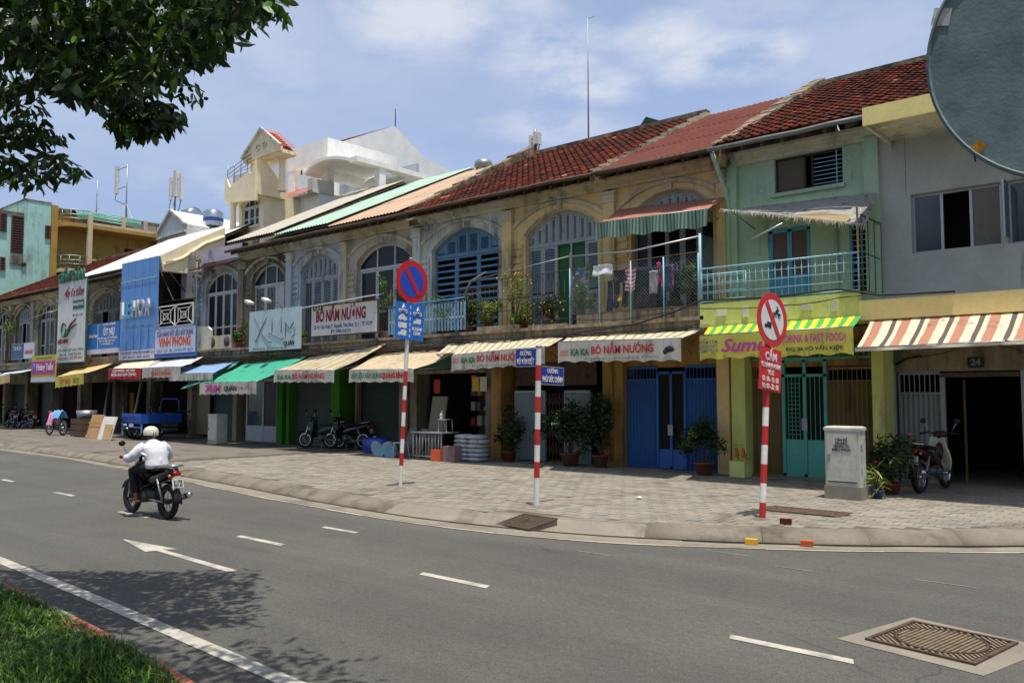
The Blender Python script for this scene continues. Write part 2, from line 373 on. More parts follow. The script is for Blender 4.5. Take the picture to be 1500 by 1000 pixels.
for k in range(8):
    b = MB(); stone_into(b, 0, 0, 0); o = b.build('paving_stone', PV[k % 4]); protos.append(o.data); bpy.data.objects.remove(o)
for k, (x, y) in enumerate(stones[:300]):
    o = bpy.data.objects.new('paving_stone', protos[RNG.integers(8)]); COL.objects.link(o); o.parent = pav; o.location = (x, y, 0)
b = MB()
for x, y in stones[300:]: stone_into(b, x, y, int(RNG.integers(4)))
b.build('paving_stones', PV, pav, kind='stuff')
# far pavement and the strip under the shops: plain cement
b = MB()
for i in range(len(P)-1):
    if P[i+1].x > -21: break
    b.poly([(P[i].x, P[i].y, .150), (P[i+1].x, P[i+1].y, .150), (P[i+1].x, 18.9, .150), (P[i].x, 18.9, .150)])
b.poly([(-21.1, 17.35, .150), (-2.0, 17.35, .150), (-2.0, 18.9, .150), (-21.1, 18.9, .150)])
struct(b, 'cement_pavement', mat('old_cement', '#6d675c', .9, var=.15, grime=.5, gcol='#3f3a33', scale=1.2, bump=.3, streak=False))
# drain grate in the kerb
M_rib = mat('dusty_iron', '#7a6a55', .85, .1, var=.2, grime=.3, scale=5, bump=.3, streak=False)
t = thing('drain_grate', 'rusty square drain grate set in the kerb by the street name pole', 'drain grate', (-7.85, 9.2, .1))
b = MB(); a = [Vector(q) for q in GR]
for i in range(4): b.bar(a[i], a[(i+1) % 4], .03, .018)
b.build('frame', M_iron, t)
for k in range(1, 16):
    s = k/16; p = a[0].lerp(a[1], s); q = a[3].lerp(a[2], s)
    if k % 1 == 0: MB().bar(p, q, .014, .012).build('bar', M_rib, t)
b = MB()
for k in range(1, 12):
    s = k/12; b.bar(a[0].lerp(a[3], s), a[1].lerp(a[2], s), .01, .012)
b.build('cross_bars', M_iron, t)
b = MB(); b.poly([(p.x, p.y, p.z-.008) for p in a]); b.build('pit', M_dark, t); b = MB(); a2 = [p-Vector((0, 0, .012)) for p in a]; lo_ = [Vector((p.x, p.y, .0)) for p in a2]; b.add(a2+lo_, [(0,4,5,1),(1,5,6,2),(2,6,7,3),(3,7,4,0),(0,3,7,4),(1,2,6,5)][:4]); b.build('concrete_seat', M_gut, t)
b = MB()
for i in PADI: b.poly([(*off(i, 0).xy, .004), (*off(i+1, 0).xy, .004), (*off(i+1, .44).xy, .153), (*off(i, .44).xy, .153)])
b.poly([(*off(PADI[0], 0).xy, .0), (*off(PADI[0], .44).xy, .153), (*off(PADI[0], .44).xy, 0)]); struct(b, 'drain_apron', M_gut)
# service cover on the pavement
for (cx_, cy_, sx, sy, lab) in ((-4.9, 12.42, 1.22, .56, 'long rusty steel cover plate in the paving behind the no-cyclo sign pole'),):
    t = thing('service_cover', lab, 'cover plate', (cx_, cy_, .15)); bx(t, 'plate', M_iron, cx_-sx/2+.03, cx_+sx/2-.03, cy_-sy/2+.03, cy_+sy/2-.03, .14, .158)
    b = MB(); b.box(cx_-sx/2, cx_+sx/2, cy_-sy/2, cy_-sy/2+.028, .13, .163); b.box(cx_-sx/2, cx_+sx/2, cy_+sy/2-.028, cy_+sy/2, .13, .163); b.box(cx_-sx/2, cx_-sx/2+.028, cy_-sy/2+.03, cy_+sy/2-.03, .13, .163); b.box(cx_+sx/2-.028, cx_+sx/2, cy_-sy/2+.03, cy_+sy/2-.03, .13, .163); b.build('frame', M_iron, t)
    for s in (-1, 1): MB().tube([(cx_+s*.45, cy_-.04, .158), (cx_+s*.45, cy_-.02, .175), (cx_+s*.45, cy_+.02, .175), (cx_+s*.45, cy_+.04, .158)], .006, 5).build('handle', M_iron, t)
# manhole in the road
t = thing('manhole_cover', 'square cast iron manhole cover with a ribbed round centre in the road', 'manhole cover', (-1.76, 7.085, .0), math.radians(-9.5))
b = MB(); b.prism([(-.56,-.53), (.52,-.57), (.60,.48), (-.47,.56)], 2, -.01, .006); b.build('concrete_surround', M_gut, t, local=True)
b = MB()
for s in (-1, 1): b.box(s*.385-.016, s*.385+.016, -.40, .40, .004, .024); b.box(-.369, .369, s*.385-.016, s*.385+.016, .004, .024)
b.build('frame', M_iron, t, local=True)
bx(t, 'base_plate', mat('dark_iron', '#2b241e', .9), -.369, .369, -.369, .369, .002, .010, local=True)
ov = lambda x, y: (x/.325)**2+(y/.325)**2; M_rib = mat('dusty_iron', '#7a6a55', .85, .1, var=.2, grime=.3, scale=5, bump=.3, streak=False)
for k in range(-15, 16):
    c = k*.036; pts = []
    # diagonal ribs outside the oval, straight ribs inside
    dr = Vector((1, -1, 0)).normalized(); nn_ = Vector((-dr.y, dr.x, 0)); run = None
    for q in range(-60, 61):
        p = nn_*c+dr*(q*.0125); ok = abs(p.x) < .36 and abs(p.y) < .36 and ov(p.x, p.y) > 1.06
        if ok and run is None: run = p
        if (not ok or q == 60) and run is not None:
            if (p-run).length > .03: MB().bar((run.x, run.y, .014), (p.x-dr.x*.0125, p.y-dr.y*.0125, .014), .018, .012).build('rib', M_rib, t, local=True)
            run = None
b = MB(); b.tube([(.315*math.cos(a), .315*math.sin(a), .016) for a in np.linspace(0, 2*math.pi, 41)], .007, 5); b.build('ring', M_iron, t, local=True)
for k in range(-8, 9):
    x = k*.036; h = math.sqrt(max(0, .305**2-x**2))-.008
    if h > .02: MB().bar((x, -h, .015), (x, h, .015), .018, .012).build('rib', M_rib, t, local=True)
# road paint
def sheet(name, polys, m, z=.005):
    b = MB()
    for p in polys: b.poly([(x, y, z) for x, y in p])
    return struct(b, name, m)
def dash(x0, x1, y, w_=.105): return [(x0, y-w_/2), (x1+.04, y-w_/2), (x1, y+w_/2), (x0-.04, y+w_/2)]
for x0, x1 in ((-55.3,-54.3),(-51.3,-50.3),(-47.3,-46.3),(-43.4,-42.4),(-39.5,-38.5),(-35.6,-34.6),(-31.7,-30.7),(-28,-27.1),(-24.4,-23.5),(-3.04,-2.13),(-6.58,-5.66),(-10.17,-9.18),(-13.75,-12.8),(.5,1.4)):
    sheet('lane_dash', [dash(x0, x1, 6.17)], M_line)
for x0, x1, yy in ((-17.43,-16.58,6.55),(-20.95,-20.3,6.75)): sheet('lane_dash', [dash(x0, x1, yy)], M_line)
sheet('lane_dash', [dash(-9.94, -9.22, 7.38, .10)], M_line)
AR = [(-11.14, 5.04), (-9.90, 5.16), (-10.02, 5.03), (-8.20, 4.97), (-8.24, 4.86), (-10.0, 4.94), (-10.04, 4.82)]
sheet('lane_arrow', [[AR[0], AR[6], AR[5], AR[2], AR[1]], [AR[5], AR[4], AR[3], AR[2]]], M_line)
EL = [(-60, 4.3), (-30, 3.95), (-18, 3.65), (-14, 3.55), (-10.81, 3.49), (-8, 3.42), (-4.87, 3.30), (-2, 3.2), (3, 3.0), (12, 2.7)]
sheet('edge_line', [[(EL[i][0], EL[i][1]-.07), (EL[i+1][0], EL[i+1][1]-.07), (EL[i+1][0], EL[i+1][1]+.07), (EL[i][0], EL[i][1]+.07)] for i in range(len(EL)-1)], M_line)
for (x, y, l) in ((-4.9, 9.35, .5), (-3.9, 9.0, .4), (-6.1, 8.3, .45), (-2.5, 9.3, .5)):
    sheet('worn_paint_scrap', [dash(x, x+l, y, .02)], mat('worn_scrap', '#8d8a82', .9, grime=.6, gcol='#5b5850', scale=6, streak=False))
# median: kerb blocks painted red and white, soil, grass
ML = [(-60, 3.9), (-20, 3.15), (-12, 2.98), (-7.85, 2.86), (-5.78, 2.78), (-4.85, 2.68), (0, 2.45), (6, 2.2), (14, 1.9)]
mxp = [p[0] for p in ML]; myp = [p[1] for p in ML]
med = bpy.data.objects.new('median_kerb', None); COL.objects.link(med); med['kind'] = 'structure'; WMX['median_kerb'] = Matrix()
x = -16.65; k = 0
while x < 4:
    x1 = x+.80; a = np.interp(x+.008, mxp, myp); c = np.interp(x1-.008, mxp, myp); h = .15+RNG.normal(0, .004); wd = .16
    b = MB(); b.prism([(x+.008, a-wd), (x1-.008, c-wd), (x1-.008, c), (x+.008, a)], 2, -.01, h-.012)
    b.add([(x+.012, a-wd, h-.012), (x1-.012, c-wd, h-.012), (x1-.012, c, h-.012), (x+.012, a, h-.012), (x+.02, a-wd+.015, h), (x1-.02, c-wd+.015, h), (x1-.02, c-.018, h), (x+.02, a-.018, h)], [(4,5,6,7),(0,1,5,4),(1,2,6,5),(2,3,7,6),(3,0,4,7)])
    b.build('kerb_block', M_redk if int(round((x+16.65)/.8)) % 2 == 0 else mat('bare_kerb', '#8f8b80', .85, grime=.6, gcol='#5c5648', scale=3), med); x = x1
b = MB()
for i in range(len(ML)-1): b.poly([(ML[i][0], -6, .11), (ML[i+1][0], -6, .11), (ML[i+1][0], ML[i+1][1]-.15, .11), (ML[i][0], ML[i][1]-.15, .11)])
struct(b, 'median_soil', M_soil)
GRM = [mat('grass_%s' % k, c, .6, var=.25, bump=0, trans=.3) for k, c in (('green', '#43641c'), ('light', '#5c8026'), ('deep', '#2f5016'), ('dry', '#8c8a4a'))]
nb = 70000; gx = -9.6+RNG.random(nb)**1.15*9.0; gy = np.interp(gx, mxp, myp)-.09-RNG.random(nb)**1.3*2.3
keep = (gx*FW.x+gy*FW.y > 2.2); gx = gx[keep]; gy = gy[keep]; n = len(gx)
h = RNG.uniform(.05, .13, n); h *= 1+.4*np.sin(gx*3.1)*np.cos(gy*2.7); a = RNG.random(n)*6.283; ln = RNG.uniform(.02, .09, n); wd = RNG.uniform(.003, .0065, n)
ca, sa = np.cos(a), np.sin(a); V = np.zeros((n, 5, 3))
V[:, 0] = np.c_[gx-sa*wd, gy+ca*wd, np.full(n, .10)]; V[:, 1] = np.c_[gx+sa*wd, gy-ca*wd, np.full(n, .10)]
V[:, 2] = np.c_[gx+ca*ln*.35+sa*wd*.9, gy+sa*ln*.35-ca*wd*.9, .10+h*.65]; V[:, 3] = np.c_[gx+ca*ln*.35-sa*wd*.9, gy+sa*ln*.35+ca*wd*.9, .10+h*.65]
V[:, 4] = np.c_[gx+ca*ln*1.3, gy+sa*ln*1.3, .10+h*.85]
me = bpy.data.meshes.new('grass'); me.vertices.add(n*5); me.vertices.foreach_set('co', V.ravel())
me.loops.add(n*7); me.polygons.add(n*2); idx = np.arange(n)[:, None]*5+np.array([[0,1,2,3,3,2,4]]); me.loops.foreach_set('vertex_index', idx.ravel())
ls = (np.arange(n)[:, None]*7+np.array([[0, 4]])).ravel(); me.polygons.foreach_set('loop_start', ls)
mi_ = RNG.choice(4, n, p=[.42, .34, .2, .04]); me.polygons.foreach_set('material_index', np.repeat(mi_, 2).astype(np.int32))
for m in GRM: me.materials.append(m)
me.update(); me.validate(); gr = bpy.data.objects.new('grass', me); COL.objects.link(gr); gr['kind'] = 'stuff'; gr['label'] = 'thick green grass on the median strip'; gr['category'] = 'grass'
# ================= SHOPHOUSE ROW =================
YW, YB, ZF, ZE = 17.5, 16.3, 3.6, 7.32; RY0, RZ0, RY1, RZ1 = 16.78, 7.42, 23.1, 10.6
def wallm(n, c, g_=.5, **k): return mat('wall_'+n, c, .9, var=.10, grime=g_, bump=.35, fine=30, **k)
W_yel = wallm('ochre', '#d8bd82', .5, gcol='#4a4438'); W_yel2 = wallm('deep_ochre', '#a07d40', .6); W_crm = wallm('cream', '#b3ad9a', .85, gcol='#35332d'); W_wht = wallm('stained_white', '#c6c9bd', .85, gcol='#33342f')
W_gry = wallm('blue_grey', '#a8aeab', .25, gcol='#55585a'); W_grn = wallm('mint', '#a3bb9f', .4, gcol='#5a6a58'); W_lbl = wallm('pale_blue', '#adb6bc', .7, gcol='#3a3c3c'); W_old = wallm('old_plaster', '#8f856f', 1.1, gcol='#3a332a')
W_lime = wallm('lime', '#cdd27c', .25, gcol='#6a6a2a'); W_ybd = wallm('sand_yellow', '#efd78c', .1, gcol='#8a7a50'); W_grnp = wallm('leaf_green', '#357318', .3)
W_trim = wallm('trim', '#c4ba9c', .8, gcol='#3a372f'); W_trimw = wallm('trim_white', '#c4c2b0', .7); W_ledge = wallm('ledge', '#a2947a', 1.0, gcol='#2c261f', scale=1.8)
W_moss = mat('mossy_party_wall', '#8f7c62', .95, var=.3, grime=1.05, gcol='#29241e', scale=2.5, bump=.8, fine=25, streak=False)
W_cyan = wallm('cyan', '#a5d3c6', .65, gcol='#6f756a'); W_ctow = wallm('tower_cream', '#f0e0ba', .1); W_mod = wallm('modern_white', '#f0efe8', .05, gcol='#b0b0ac')
TILES = [mat('clay_tile_%s' % k, c, .95, spec=.15, var=.22, grime=.9, gcol='#2c2019', scale=1.1, bump=.4, streak=False) for k, c in (('red', '#5f2718'), ('brown', '#4a2015'), ('dark', '#331a14'), ('orange', '#6f3322'), ('pale', '#8f6b55'))]
R_wht = mat('white_sheet', '#aca698', .55, grime=.3, gcol='#9a8a70', scale=1.5); R_w2 = mat('bright_sheet', '#d5d3cc', .6, grime=.2, gcol='#9a8a70'); R_grn = mat('green_sheet', '#9db8a6', .5, grime=.25, gcol='#8a8a70'); R_bge = mat('beige_sheet', '#b3957a', .6, grime=.35, gcol='#8a6448'); R_red = mat('rust_red_sheet', '#64382f', .85, spec=.15, var=.2, grime=.8, gcol='#5a2c24'); R_gry = mat('grey_sheet', '#8d8d8c', .6, grime=.3); R_crm = mat('cream_sheet', '#e2cf9f', .6, grime=.15)
P_blu = mat('shutter_blue', '#5b8199', .7, grime=.35, scale=3); P_gry = mat('shutter_grey', '#9aa3a3', .75, grime=.4, scale=3); P_wht = mat('window_white', '#b9bdbb', .7, grime=.3, scale=3); P_tl = mat('teal_paint', '#4fa595', .5, grime=.15); P_rb = mat('railing_light_blue', '#8fbccb', .5, grime=.3, scale=5); P_bl = mat('railing_blue', '#2f74b8', .45, grime=.2)
P_cob = mat('cobalt_door', '#1c5a9c', .5, grime=.15); P_brn = mat('brown_folding_gate', '#76643a', .6, grime=.2); P_stl = mat('grey_folding_gate', '#8d9a9c', .5, .3, grime=.2); P_drk = mat('dark_green_roller', '#22372b', .6, grime=.3); P_rol = mat('roller_grey', '#4c5350', .6, .1, grime=.3); P_grn = mat('green_grille', '#2f6e42', .6)
GLS = mat('dark_glass', '#1d2123', .25, var=.1, bump=0, spec=.25); GLB = glass('bluish_glass', '#39454c', .1)
def arcfn(xa, xb, zs, za):
    h = (xb-xa)/2; rise = za-zs; R = (h*h+rise*rise)/(2*rise); zc = za-R; xc = (xa+xb)/2
    return lambda x: zc+math.sqrt(max(0, R*R-(x-xc)**2))
def arch_wall(root, x0, x1, xa, xb, zs, za, z0, z1, Y, D, m, name='wall'):
    f = arcfn(xa, xb, zs, za); b = MB(); n = 20
    b.box(x0, xa, Y, Y+D, z0, z1); b.box(xb, x1, Y, Y+D, z0, z1); xs = [xa+(xb-xa)*i/n for i in range(n+1)]
    for i in range(n):
        p, q = xs[i], xs[i+1]; a, c = f(p), f(q)
        b.poly([(p, Y, a), (q, Y, c), (q, Y, z1), (p, Y, z1)]); b.poly([(p, Y+D, a), (p, Y+D, z1), (q, Y+D, z1), (q, Y+D, c)])
        b.poly([(p, Y, a), (p, Y+D, a), (q, Y+D, c), (q, Y, c)])
    b.poly([(xa, Y, z1), (xb, Y, z1), (xb, Y+D, z1), (xa, Y+D, z1)])
    return b.build(name, m, root)
def arch_band(root, xa, xb, zs, za, Y, w_, pr, m, name='arch_moulding'):
    f = arcfn(xa, xb, zs, za); b = MB(); n = 22; P_ = [(xa+(xb-xa)*i/n) for i in range(n+1)]
    pts = [Vector((x, 0, f(x))) for x in P_]
    for i in range(n):
        d = (pts[i+1]-pts[i]).normalized()
        def nn(k):
            dd = (pts[min(k+1, n)]-pts[max(k-1, 0)]).normalized(); return Vector((-dd.z, 0, dd.x))
        a, c = pts[i], pts[i+1]; a2, c2 = a+nn(i)*w_, c+nn(i+1)*w_
        F_ = lambda p, y: (p.x, y, p.z)
        b.poly([F_(a, Y-pr), F_(c, Y-pr), F_(c2, Y-pr), F_(a2, Y-pr)]); b.poly([F_(a2, Y-pr), F_(c2, Y-pr), F_(c2, Y), F_(a2, Y)]); b.poly([F_(a, Y-pr), F_(a, Y), F_(c, Y), F_(c, Y-pr)])
    return b.build(name, m, root)
def window(root, xa, xb, z0, zt, f, Y, cols, fm, style, name='window', tymp='panel', pm=None):
    """framed arched opening: leaves below transom zt, radial panels above"""
    b = MB(); F = .05; n = cols
    b.box(xa, xb, Y-.02, Y+.05, zt-.04, zt+.04)
    xs = [xa+(xb-xa)*i/n for i in range(n+1)]
    for x in xs: b.box(x-F/2, x+F/2, Y, Y+.045, z0, zt-.04)
    tn = max(3, n*2 if tymp == 'panel' else n)
    ts = [xa+(xb-xa)*i/tn for i in range(tn+1)]
    for x in ts[1:-1]: b.box(x-.03, x+.03, Y, Y+.045, zt+.04, f(x)+.01)
    k = 20
    for i in range(k):   # arched head rail
        p = xa+(xb-xa)*i/k; q = xa+(xb-xa)*(i+1)/k
        b.add([(p, Y-.01, f(p)-.09), (q, Y-.01, f(q)-.09), (q, Y-.01, f(q)+.01), (p, Y-.01, f(p)+.01), (p, Y+.05, f(p)-.09), (q, Y+.05, f(q)-.09)], [(0,1,2,3), (0,4,5,1)])
    win = b.build(name, fm, root)
    if tymp == 'panel':
        for i in range(tn):
            p, q = ts[i]+.03, ts[i+1]-.03; h = min(f(p), f(q))-.1
            if h > zt+.1:
                c = MB(); c.box(p, q, Y+.02, Y+.03, zt+.04, zt+.09); c.box(p, q, Y+.02, Y+.03, h-.03, max(f(p), f(q))-.05)
                z = zt+.11; 
                c.box(p, p+.05, Y+.015, Y+.035, zt+.09, h-.03); c.box(q-.05, q, Y+.015, Y+.035, zt+.09, h-.03)
                while z < h-.05: c.add([(p+.05, Y+.0, z), (q-.05, Y+.0, z), (q-.05, Y+.03, z+.035), (p+.05, Y+.03, z+.035)], [(0,1,2,3)]); z += .05
                c.build('louvre_panel', fm, win)
    else:
        MB().prism([(xa+(xb-xa)*i/16, f(xa+(xb-xa)*i/16)-.02) for i in range(17)]+[(xb, zt), (xa, zt)], 1, Y+.03, Y+.035).build('pane', GLS, win)
    for i in range(n):
        p, q = xs[i]+F/2, xs[i+1]-F/2; s = style[i % len(style)]
        if s == 'open': continue
        c = MB(); e = .05
        c.box(p, p+e, Y+.005, Y+.04, z0, zt-.04); c.box(q-e, q, Y+.005, Y+.04, z0, zt-.04); c.box(p+e, q-e, Y+.006, Y+.04, z0, z0+.09); c.box(p+e, q-e, Y+.006, Y+.04, zt-.1, zt-.04)
        zm = z0+(zt-z0)*.42
        if s in ('louvre', 'wide'):
            st = .055 if s == 'louvre' else .19; hh = .04 if s == 'louvre' else .075; z = z0+.1
            if s == 'louvre': c.box(p+e, q-e, Y+.005, Y+.042, zm-.04, zm+.04)
            while z < zt-.12:
                if not (s == 'louvre' and abs(z-zm) < .07): c.add([(p+e, Y-.005, z), (q-e, Y-.005, z), (q-e, Y+.035, z+hh), (p+e, Y+.035, z+hh)], [(0,1,2,3)])
                z += st
            c.build('shutter', fm, win)
        elif s == 'glass':
            c.box(p+e, q-e, Y+.005, Y+.04, zm-.03, zm+.03); lf = c.build('sash', fm, win)
            bx(win, 'pane', pm or GLS, p+e, q-e, Y+.02, Y+.026, z0+.05, zt-.05)
        elif s == 'bars':
            lf = c.build('sash', fm, win); d = MB(); x = p+e+.06
            while x < q-e: d.box(x-.008, x+.008, Y-.01, Y+.0, z0, zt-.05); x += .1
            d.build('bars', fm, win); bx(win, 'pane', pm or GLS, p+e, q-e, Y+.02, Y+.026, z0+.05, zt-.05)
        elif s == 'solid': c.box(p+e, q-e, Y+.02, Y+.035, z0, zt); c.build('shutter', fm, win)
    return win
def tile_roof(root, x0, x1, y0=RY0, z0=RZ0, y1=RY1, z1=RZ1, px=.21, py=.30, miss=.0):
    L_ = math.hypot(y1-y0, z1-z0); sy, sz = (y1-y0)/L_, (z1-z0)/L_; ny, nz = -sz, sy
    rf = MB(); rf.add([(x0, y0, z0-.06), (x1, y0, z0-.06), (x1, y1, z1-.06), (x0, y1, z1-.06), (x0, y0, z0-.02), (x1, y0, z0-.02), (x1, y1, z1-.02), (x0, y1, z1-.02)], [(4,5,6,7), (0,3,2,1), (0,1,5,4), (1,2,6,5), (3,0,4,7)])
    roof = rf.build('roof', TILES[2], root)
    b = MB(); n = max(1, int((x1-x0)/px)); px = (x1-x0)/n; m = int(L_/py)
    for j in range(m+1):
        for i in range(n):
            mi_ = int(RNG.choice(5, p=[.50, .32, .12, .05, .01])); s0 = min(L_, j*py+RNG.normal(0, .006)); s1 = min(L_+.05, (j+1)*py+.05); xa = x0+i*px+RNG.normal(0, .004); lift = RNG.normal(0, .004)
            vs = []
            for s, hb in ((s0, .032), (s1, .0)):
                for u, hh in ((0, .03), (.28, .004), (.72, .004), (1.0, .03)):
                    h = hb+hh+lift; vs.append((xa+u*px, y0+sy*s+ny*h, z0+sz*s+nz*h))
            for u in (0, .28, .72, 1.0):
                h = -.0; vs.append((xa+u*px, y0+sy*s0+ny*h, z0+sz*s0+nz*h))
            b.add(vs, [(0,1,5,4), (1,2,6,5), (2,3,7,6), (8,9,1,0), (9,10,2,1), (10,11,3,2)], mi_)
    b.build('roof_tiles', TILES, roof, kind='stuff')
    c = MB(); c.box(x0, x1, y1-.12, y1+.14, z1-.02, z1+.12); c.build('ridge_cap', W_moss, roof)
    rear_roof(root, x0, x1, y1, z1, TILES[1]); return roof
def rear_roof(root, x0, x1, y1, z1, m):
    b = MB(); b.add([(x0, y1, z1-.02), (x1, y1, z1-.02), (x1, y1+6.2, z1-3.2), (x0, y1+6.2, z1-3.2)], [(0,1,2,3)]); b.add([(x0, y1, z1-.08), (x1, y1, z1-.08), (x1, y1+6.2, z1-3.26), (x0, y1+6.2, z1-3.26)], [(0,3,2,1)]); b.build('rear_roof', m, root)
    bx(root, 'rear_wall', W_old, x0, x1, y1+6.0, y1+6.15, .1, z1-3.2)
def sheet_roof(root, x0, x1, m, y0=RY0, z0=RZ0, y1=RY1, z1=RZ1, px=.16, amp=.018, seams=(), label=None):
    L_ = math.hypot(y1-y0, z1-z0); sy, sz = (y1-y0)/L_, (z1-z0)/L_; ny, nz = -sz, sy; n = int((x1-x0)/px*4); roof = None
    cuts = [0]+list(seams)+[1]; rb = MB(); rb.add([(x0, y0+.05, z0-.09), (x1, y0+.05, z0-.09), (x1, y1, z1-.09), (x0, y1, z1-.09), (x0, y0+.05, z0-.03), (x1, y0+.05, z0-.03), (x1, y1, z1-.03), (x0, y1, z1-.03)], [(4,5,6,7), (0,3,2,1), (0,1,5,4), (1,2,6,5), (3,0,4,7)])
    roof = rb.build('roof', M_iron, root)
    for k in range(len(cuts)-1):
        for half in range(2):
            xa = x0+(x1-x0)*half/2; xb = x0+(x1-x0)*(half+1)/2+.06*(1-half); nn = max(4, int((xb-xa)/px*4)); dj = RNG.uniform(-.01, .02)
            def P(i, j):
                s = (cuts[k]+(cuts[k+1]-cuts[k]+.012)*j)*L_-(dj if j == 0 else 0); x = xa+(xb-xa)*i/nn; h = .02+amp*math.cos(i*math.pi/2)+.012*(1-j)*(k > 0)+.006*half
                return (x, y0+sy*s+ny*h, z0+sz*s+nz*h)
            MB().grid(P, nn, 1).build('roof_sheet', m, roof)
    rear_roof(root, x0, x1, y1, z1, m); return roof
def party(root, x, w_=.34, y0=17.25, z0=7.66, y1=23.25, z1=11.02):
    b = MB(); n = 22
    for i in range(n):
        a, c = i/n, (i+1)/n; ya, yc = y0+(y1-y0)*a, y0+(y1-y0)*c-.004; za, zc = z0+(z1-z0)*a+.06, z0+(z1-z0)*c+.06; j = RNG.normal(0, .018); q = RNG.normal(0, .02)
        b.add([(x-w_/2+q, ya, za-.6), (x+w_/2+q, ya, za-.6), (x+w_/2+q, yc, zc-.6), (x-w_/2+q, yc, zc-.6), (x-w_/2+q, ya, za+j), (x+w_/2+q, ya, za+j), (x+w_/2+q, yc, zc+j), (x-w_/2+q, yc, zc+j)], [(4,5,6,7), (0,1,5,4), (1,2,6,5), (2,3,7,6), (3,0,4,7)])
    return b.build('party_wall', W_moss, root)
def pilaster(root, x, m, tm, w_=.34, z0=ZF, z1=7.05):
    b = MB(); b.box(x-w_/2, x+w_/2, YW-.12, YW+.02, z0, z1-.28); b.build('pilaster', m, root)
    b = MB(); b.box(x-w_/2-.03, x+w_/2+.03, YW-.15, YW, z1-.28, z1-.2); b.box(x-w_/2-.01, x+w_/2+.01, YW-.13, YW, z1-.2, z1-.06); b.box(x-w_/2-.05, x+w_/2+.05, YW-.17, YW, z1-.06, z1); b.build('capital', tm, root)
def quoins(root, xs, m, zs=(5.35, 5.55, 5.75, 5.95)):
    for x0, x1 in xs:
        for z in zs: bx(root, 'quoin_band', m, x0, x1, YW-.035, YW+.01, z, z+.13)
def ledge(root, x0, x1, m=None, z0=3.22, z1=3.6, y0=YB, broken=True):
    m = m or W_ledge; b = MB(); n = max(2, int((x1-x0)/.3))
    for i in range(n):
        a = x0+(x1-x0)*i/n; c = x0+(x1-x0)*(i+1)/n-.001; q = RNG.normal(0, .008) if broken else 0
        b.box(a, c, y0+q, YW, z0+.12, z1-.08)
    b.build('balcony_slab', m, root); b = MB(); b.box(x0, x1, y0-.10, YW, z1-.08, z1); b.box(x0, x1, y0-.05, YW, z0+.04, z0+.12); b.box(x0, x1, y0+.03, YW, z0, z0+.04); b.build('balcony_moulding', m, root)
def interior(root, x0, x1, z1=3.2, y1=21.5, m=None, y0=17.62):
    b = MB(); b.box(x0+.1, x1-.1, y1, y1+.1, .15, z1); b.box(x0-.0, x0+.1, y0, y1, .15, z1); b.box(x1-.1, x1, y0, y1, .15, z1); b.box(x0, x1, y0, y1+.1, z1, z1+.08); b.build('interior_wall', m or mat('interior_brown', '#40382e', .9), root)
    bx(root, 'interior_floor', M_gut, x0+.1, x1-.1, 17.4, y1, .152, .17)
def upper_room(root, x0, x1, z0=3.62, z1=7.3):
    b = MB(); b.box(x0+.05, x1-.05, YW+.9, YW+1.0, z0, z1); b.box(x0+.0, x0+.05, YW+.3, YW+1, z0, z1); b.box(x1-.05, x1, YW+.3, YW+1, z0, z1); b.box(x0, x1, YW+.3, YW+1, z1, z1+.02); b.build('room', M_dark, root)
def gutter(root, x0, x1, y=16.72, z=7.38, m=None):
    b = MB(); n = max(2, int((x1-x0)/.6)); pts = [(x0+(x1-x0)*i/n, y+RNG.normal(0, .006), z+RNG.normal(0, .008)) for i in range(n+1)]
    b.tube(pts, .055, 8); b.build('gutter', m or M_iron, root)
def cornice(root, x0, x1, m, z=7.0):
    b = MB(); b.box(x0, x1, YW-.1, YW, z+.12, z+.2); b.box(x0, x1, YW-.22, YW, z+.2, z+.3); b.box(x0, x1, YW-.3, YW, z+.3, z+.37); b.build('cornice', m, root)
def soffit(root, x0, x1):
    b = MB(); x = x0+.2
    while x < x1: b.add([(x-.04, 16.85, 7.24), (x+.04, 16.85, 7.24), (x+.04, YW, 7.5), (x-.04, YW, 7.5), (x-.04, 16.85, 7.36), (x+.04, 16.85, 7.36), (x+.04, YW, 7.7), (x-.04, YW, 7.7)], [(0,3,2,1), (4,5,6,7), (0,1,5,4), (1,2,6,5), (3,0,4,7)]); x += .45
    b.build('rafter_ends', M_iron, root, kind='stuff')
def shell(name, lab, x0, x1, wm=None):
    t = thing(name, lab, 'shophouse', ((x0+x1)/2, YW, .15), 0, 'shophouses in the old row'); 
    b = MB(); b.box(x0-.06, x0+.06, 17.5, 29.2, .15, 7.55); b.prism([(17.5, 7.5), (23.1, 10.5), (29.2, 7.5)], 0, x0-.06, x0+.06); b.build('side_wall', W_old, t); return t
def lintel(root, x0, x1, m, z0=2.75, z1=3.24, y=17.32):
    bx(root, 'lintel', m, x0, x1, y, y+.25, z0, z1)
def pier(root, xa, xb, m, y=17.2, z1=3.22, y1=17.75): bx(root, 'pier', m, xa, xb, y, y1, .15, z1)
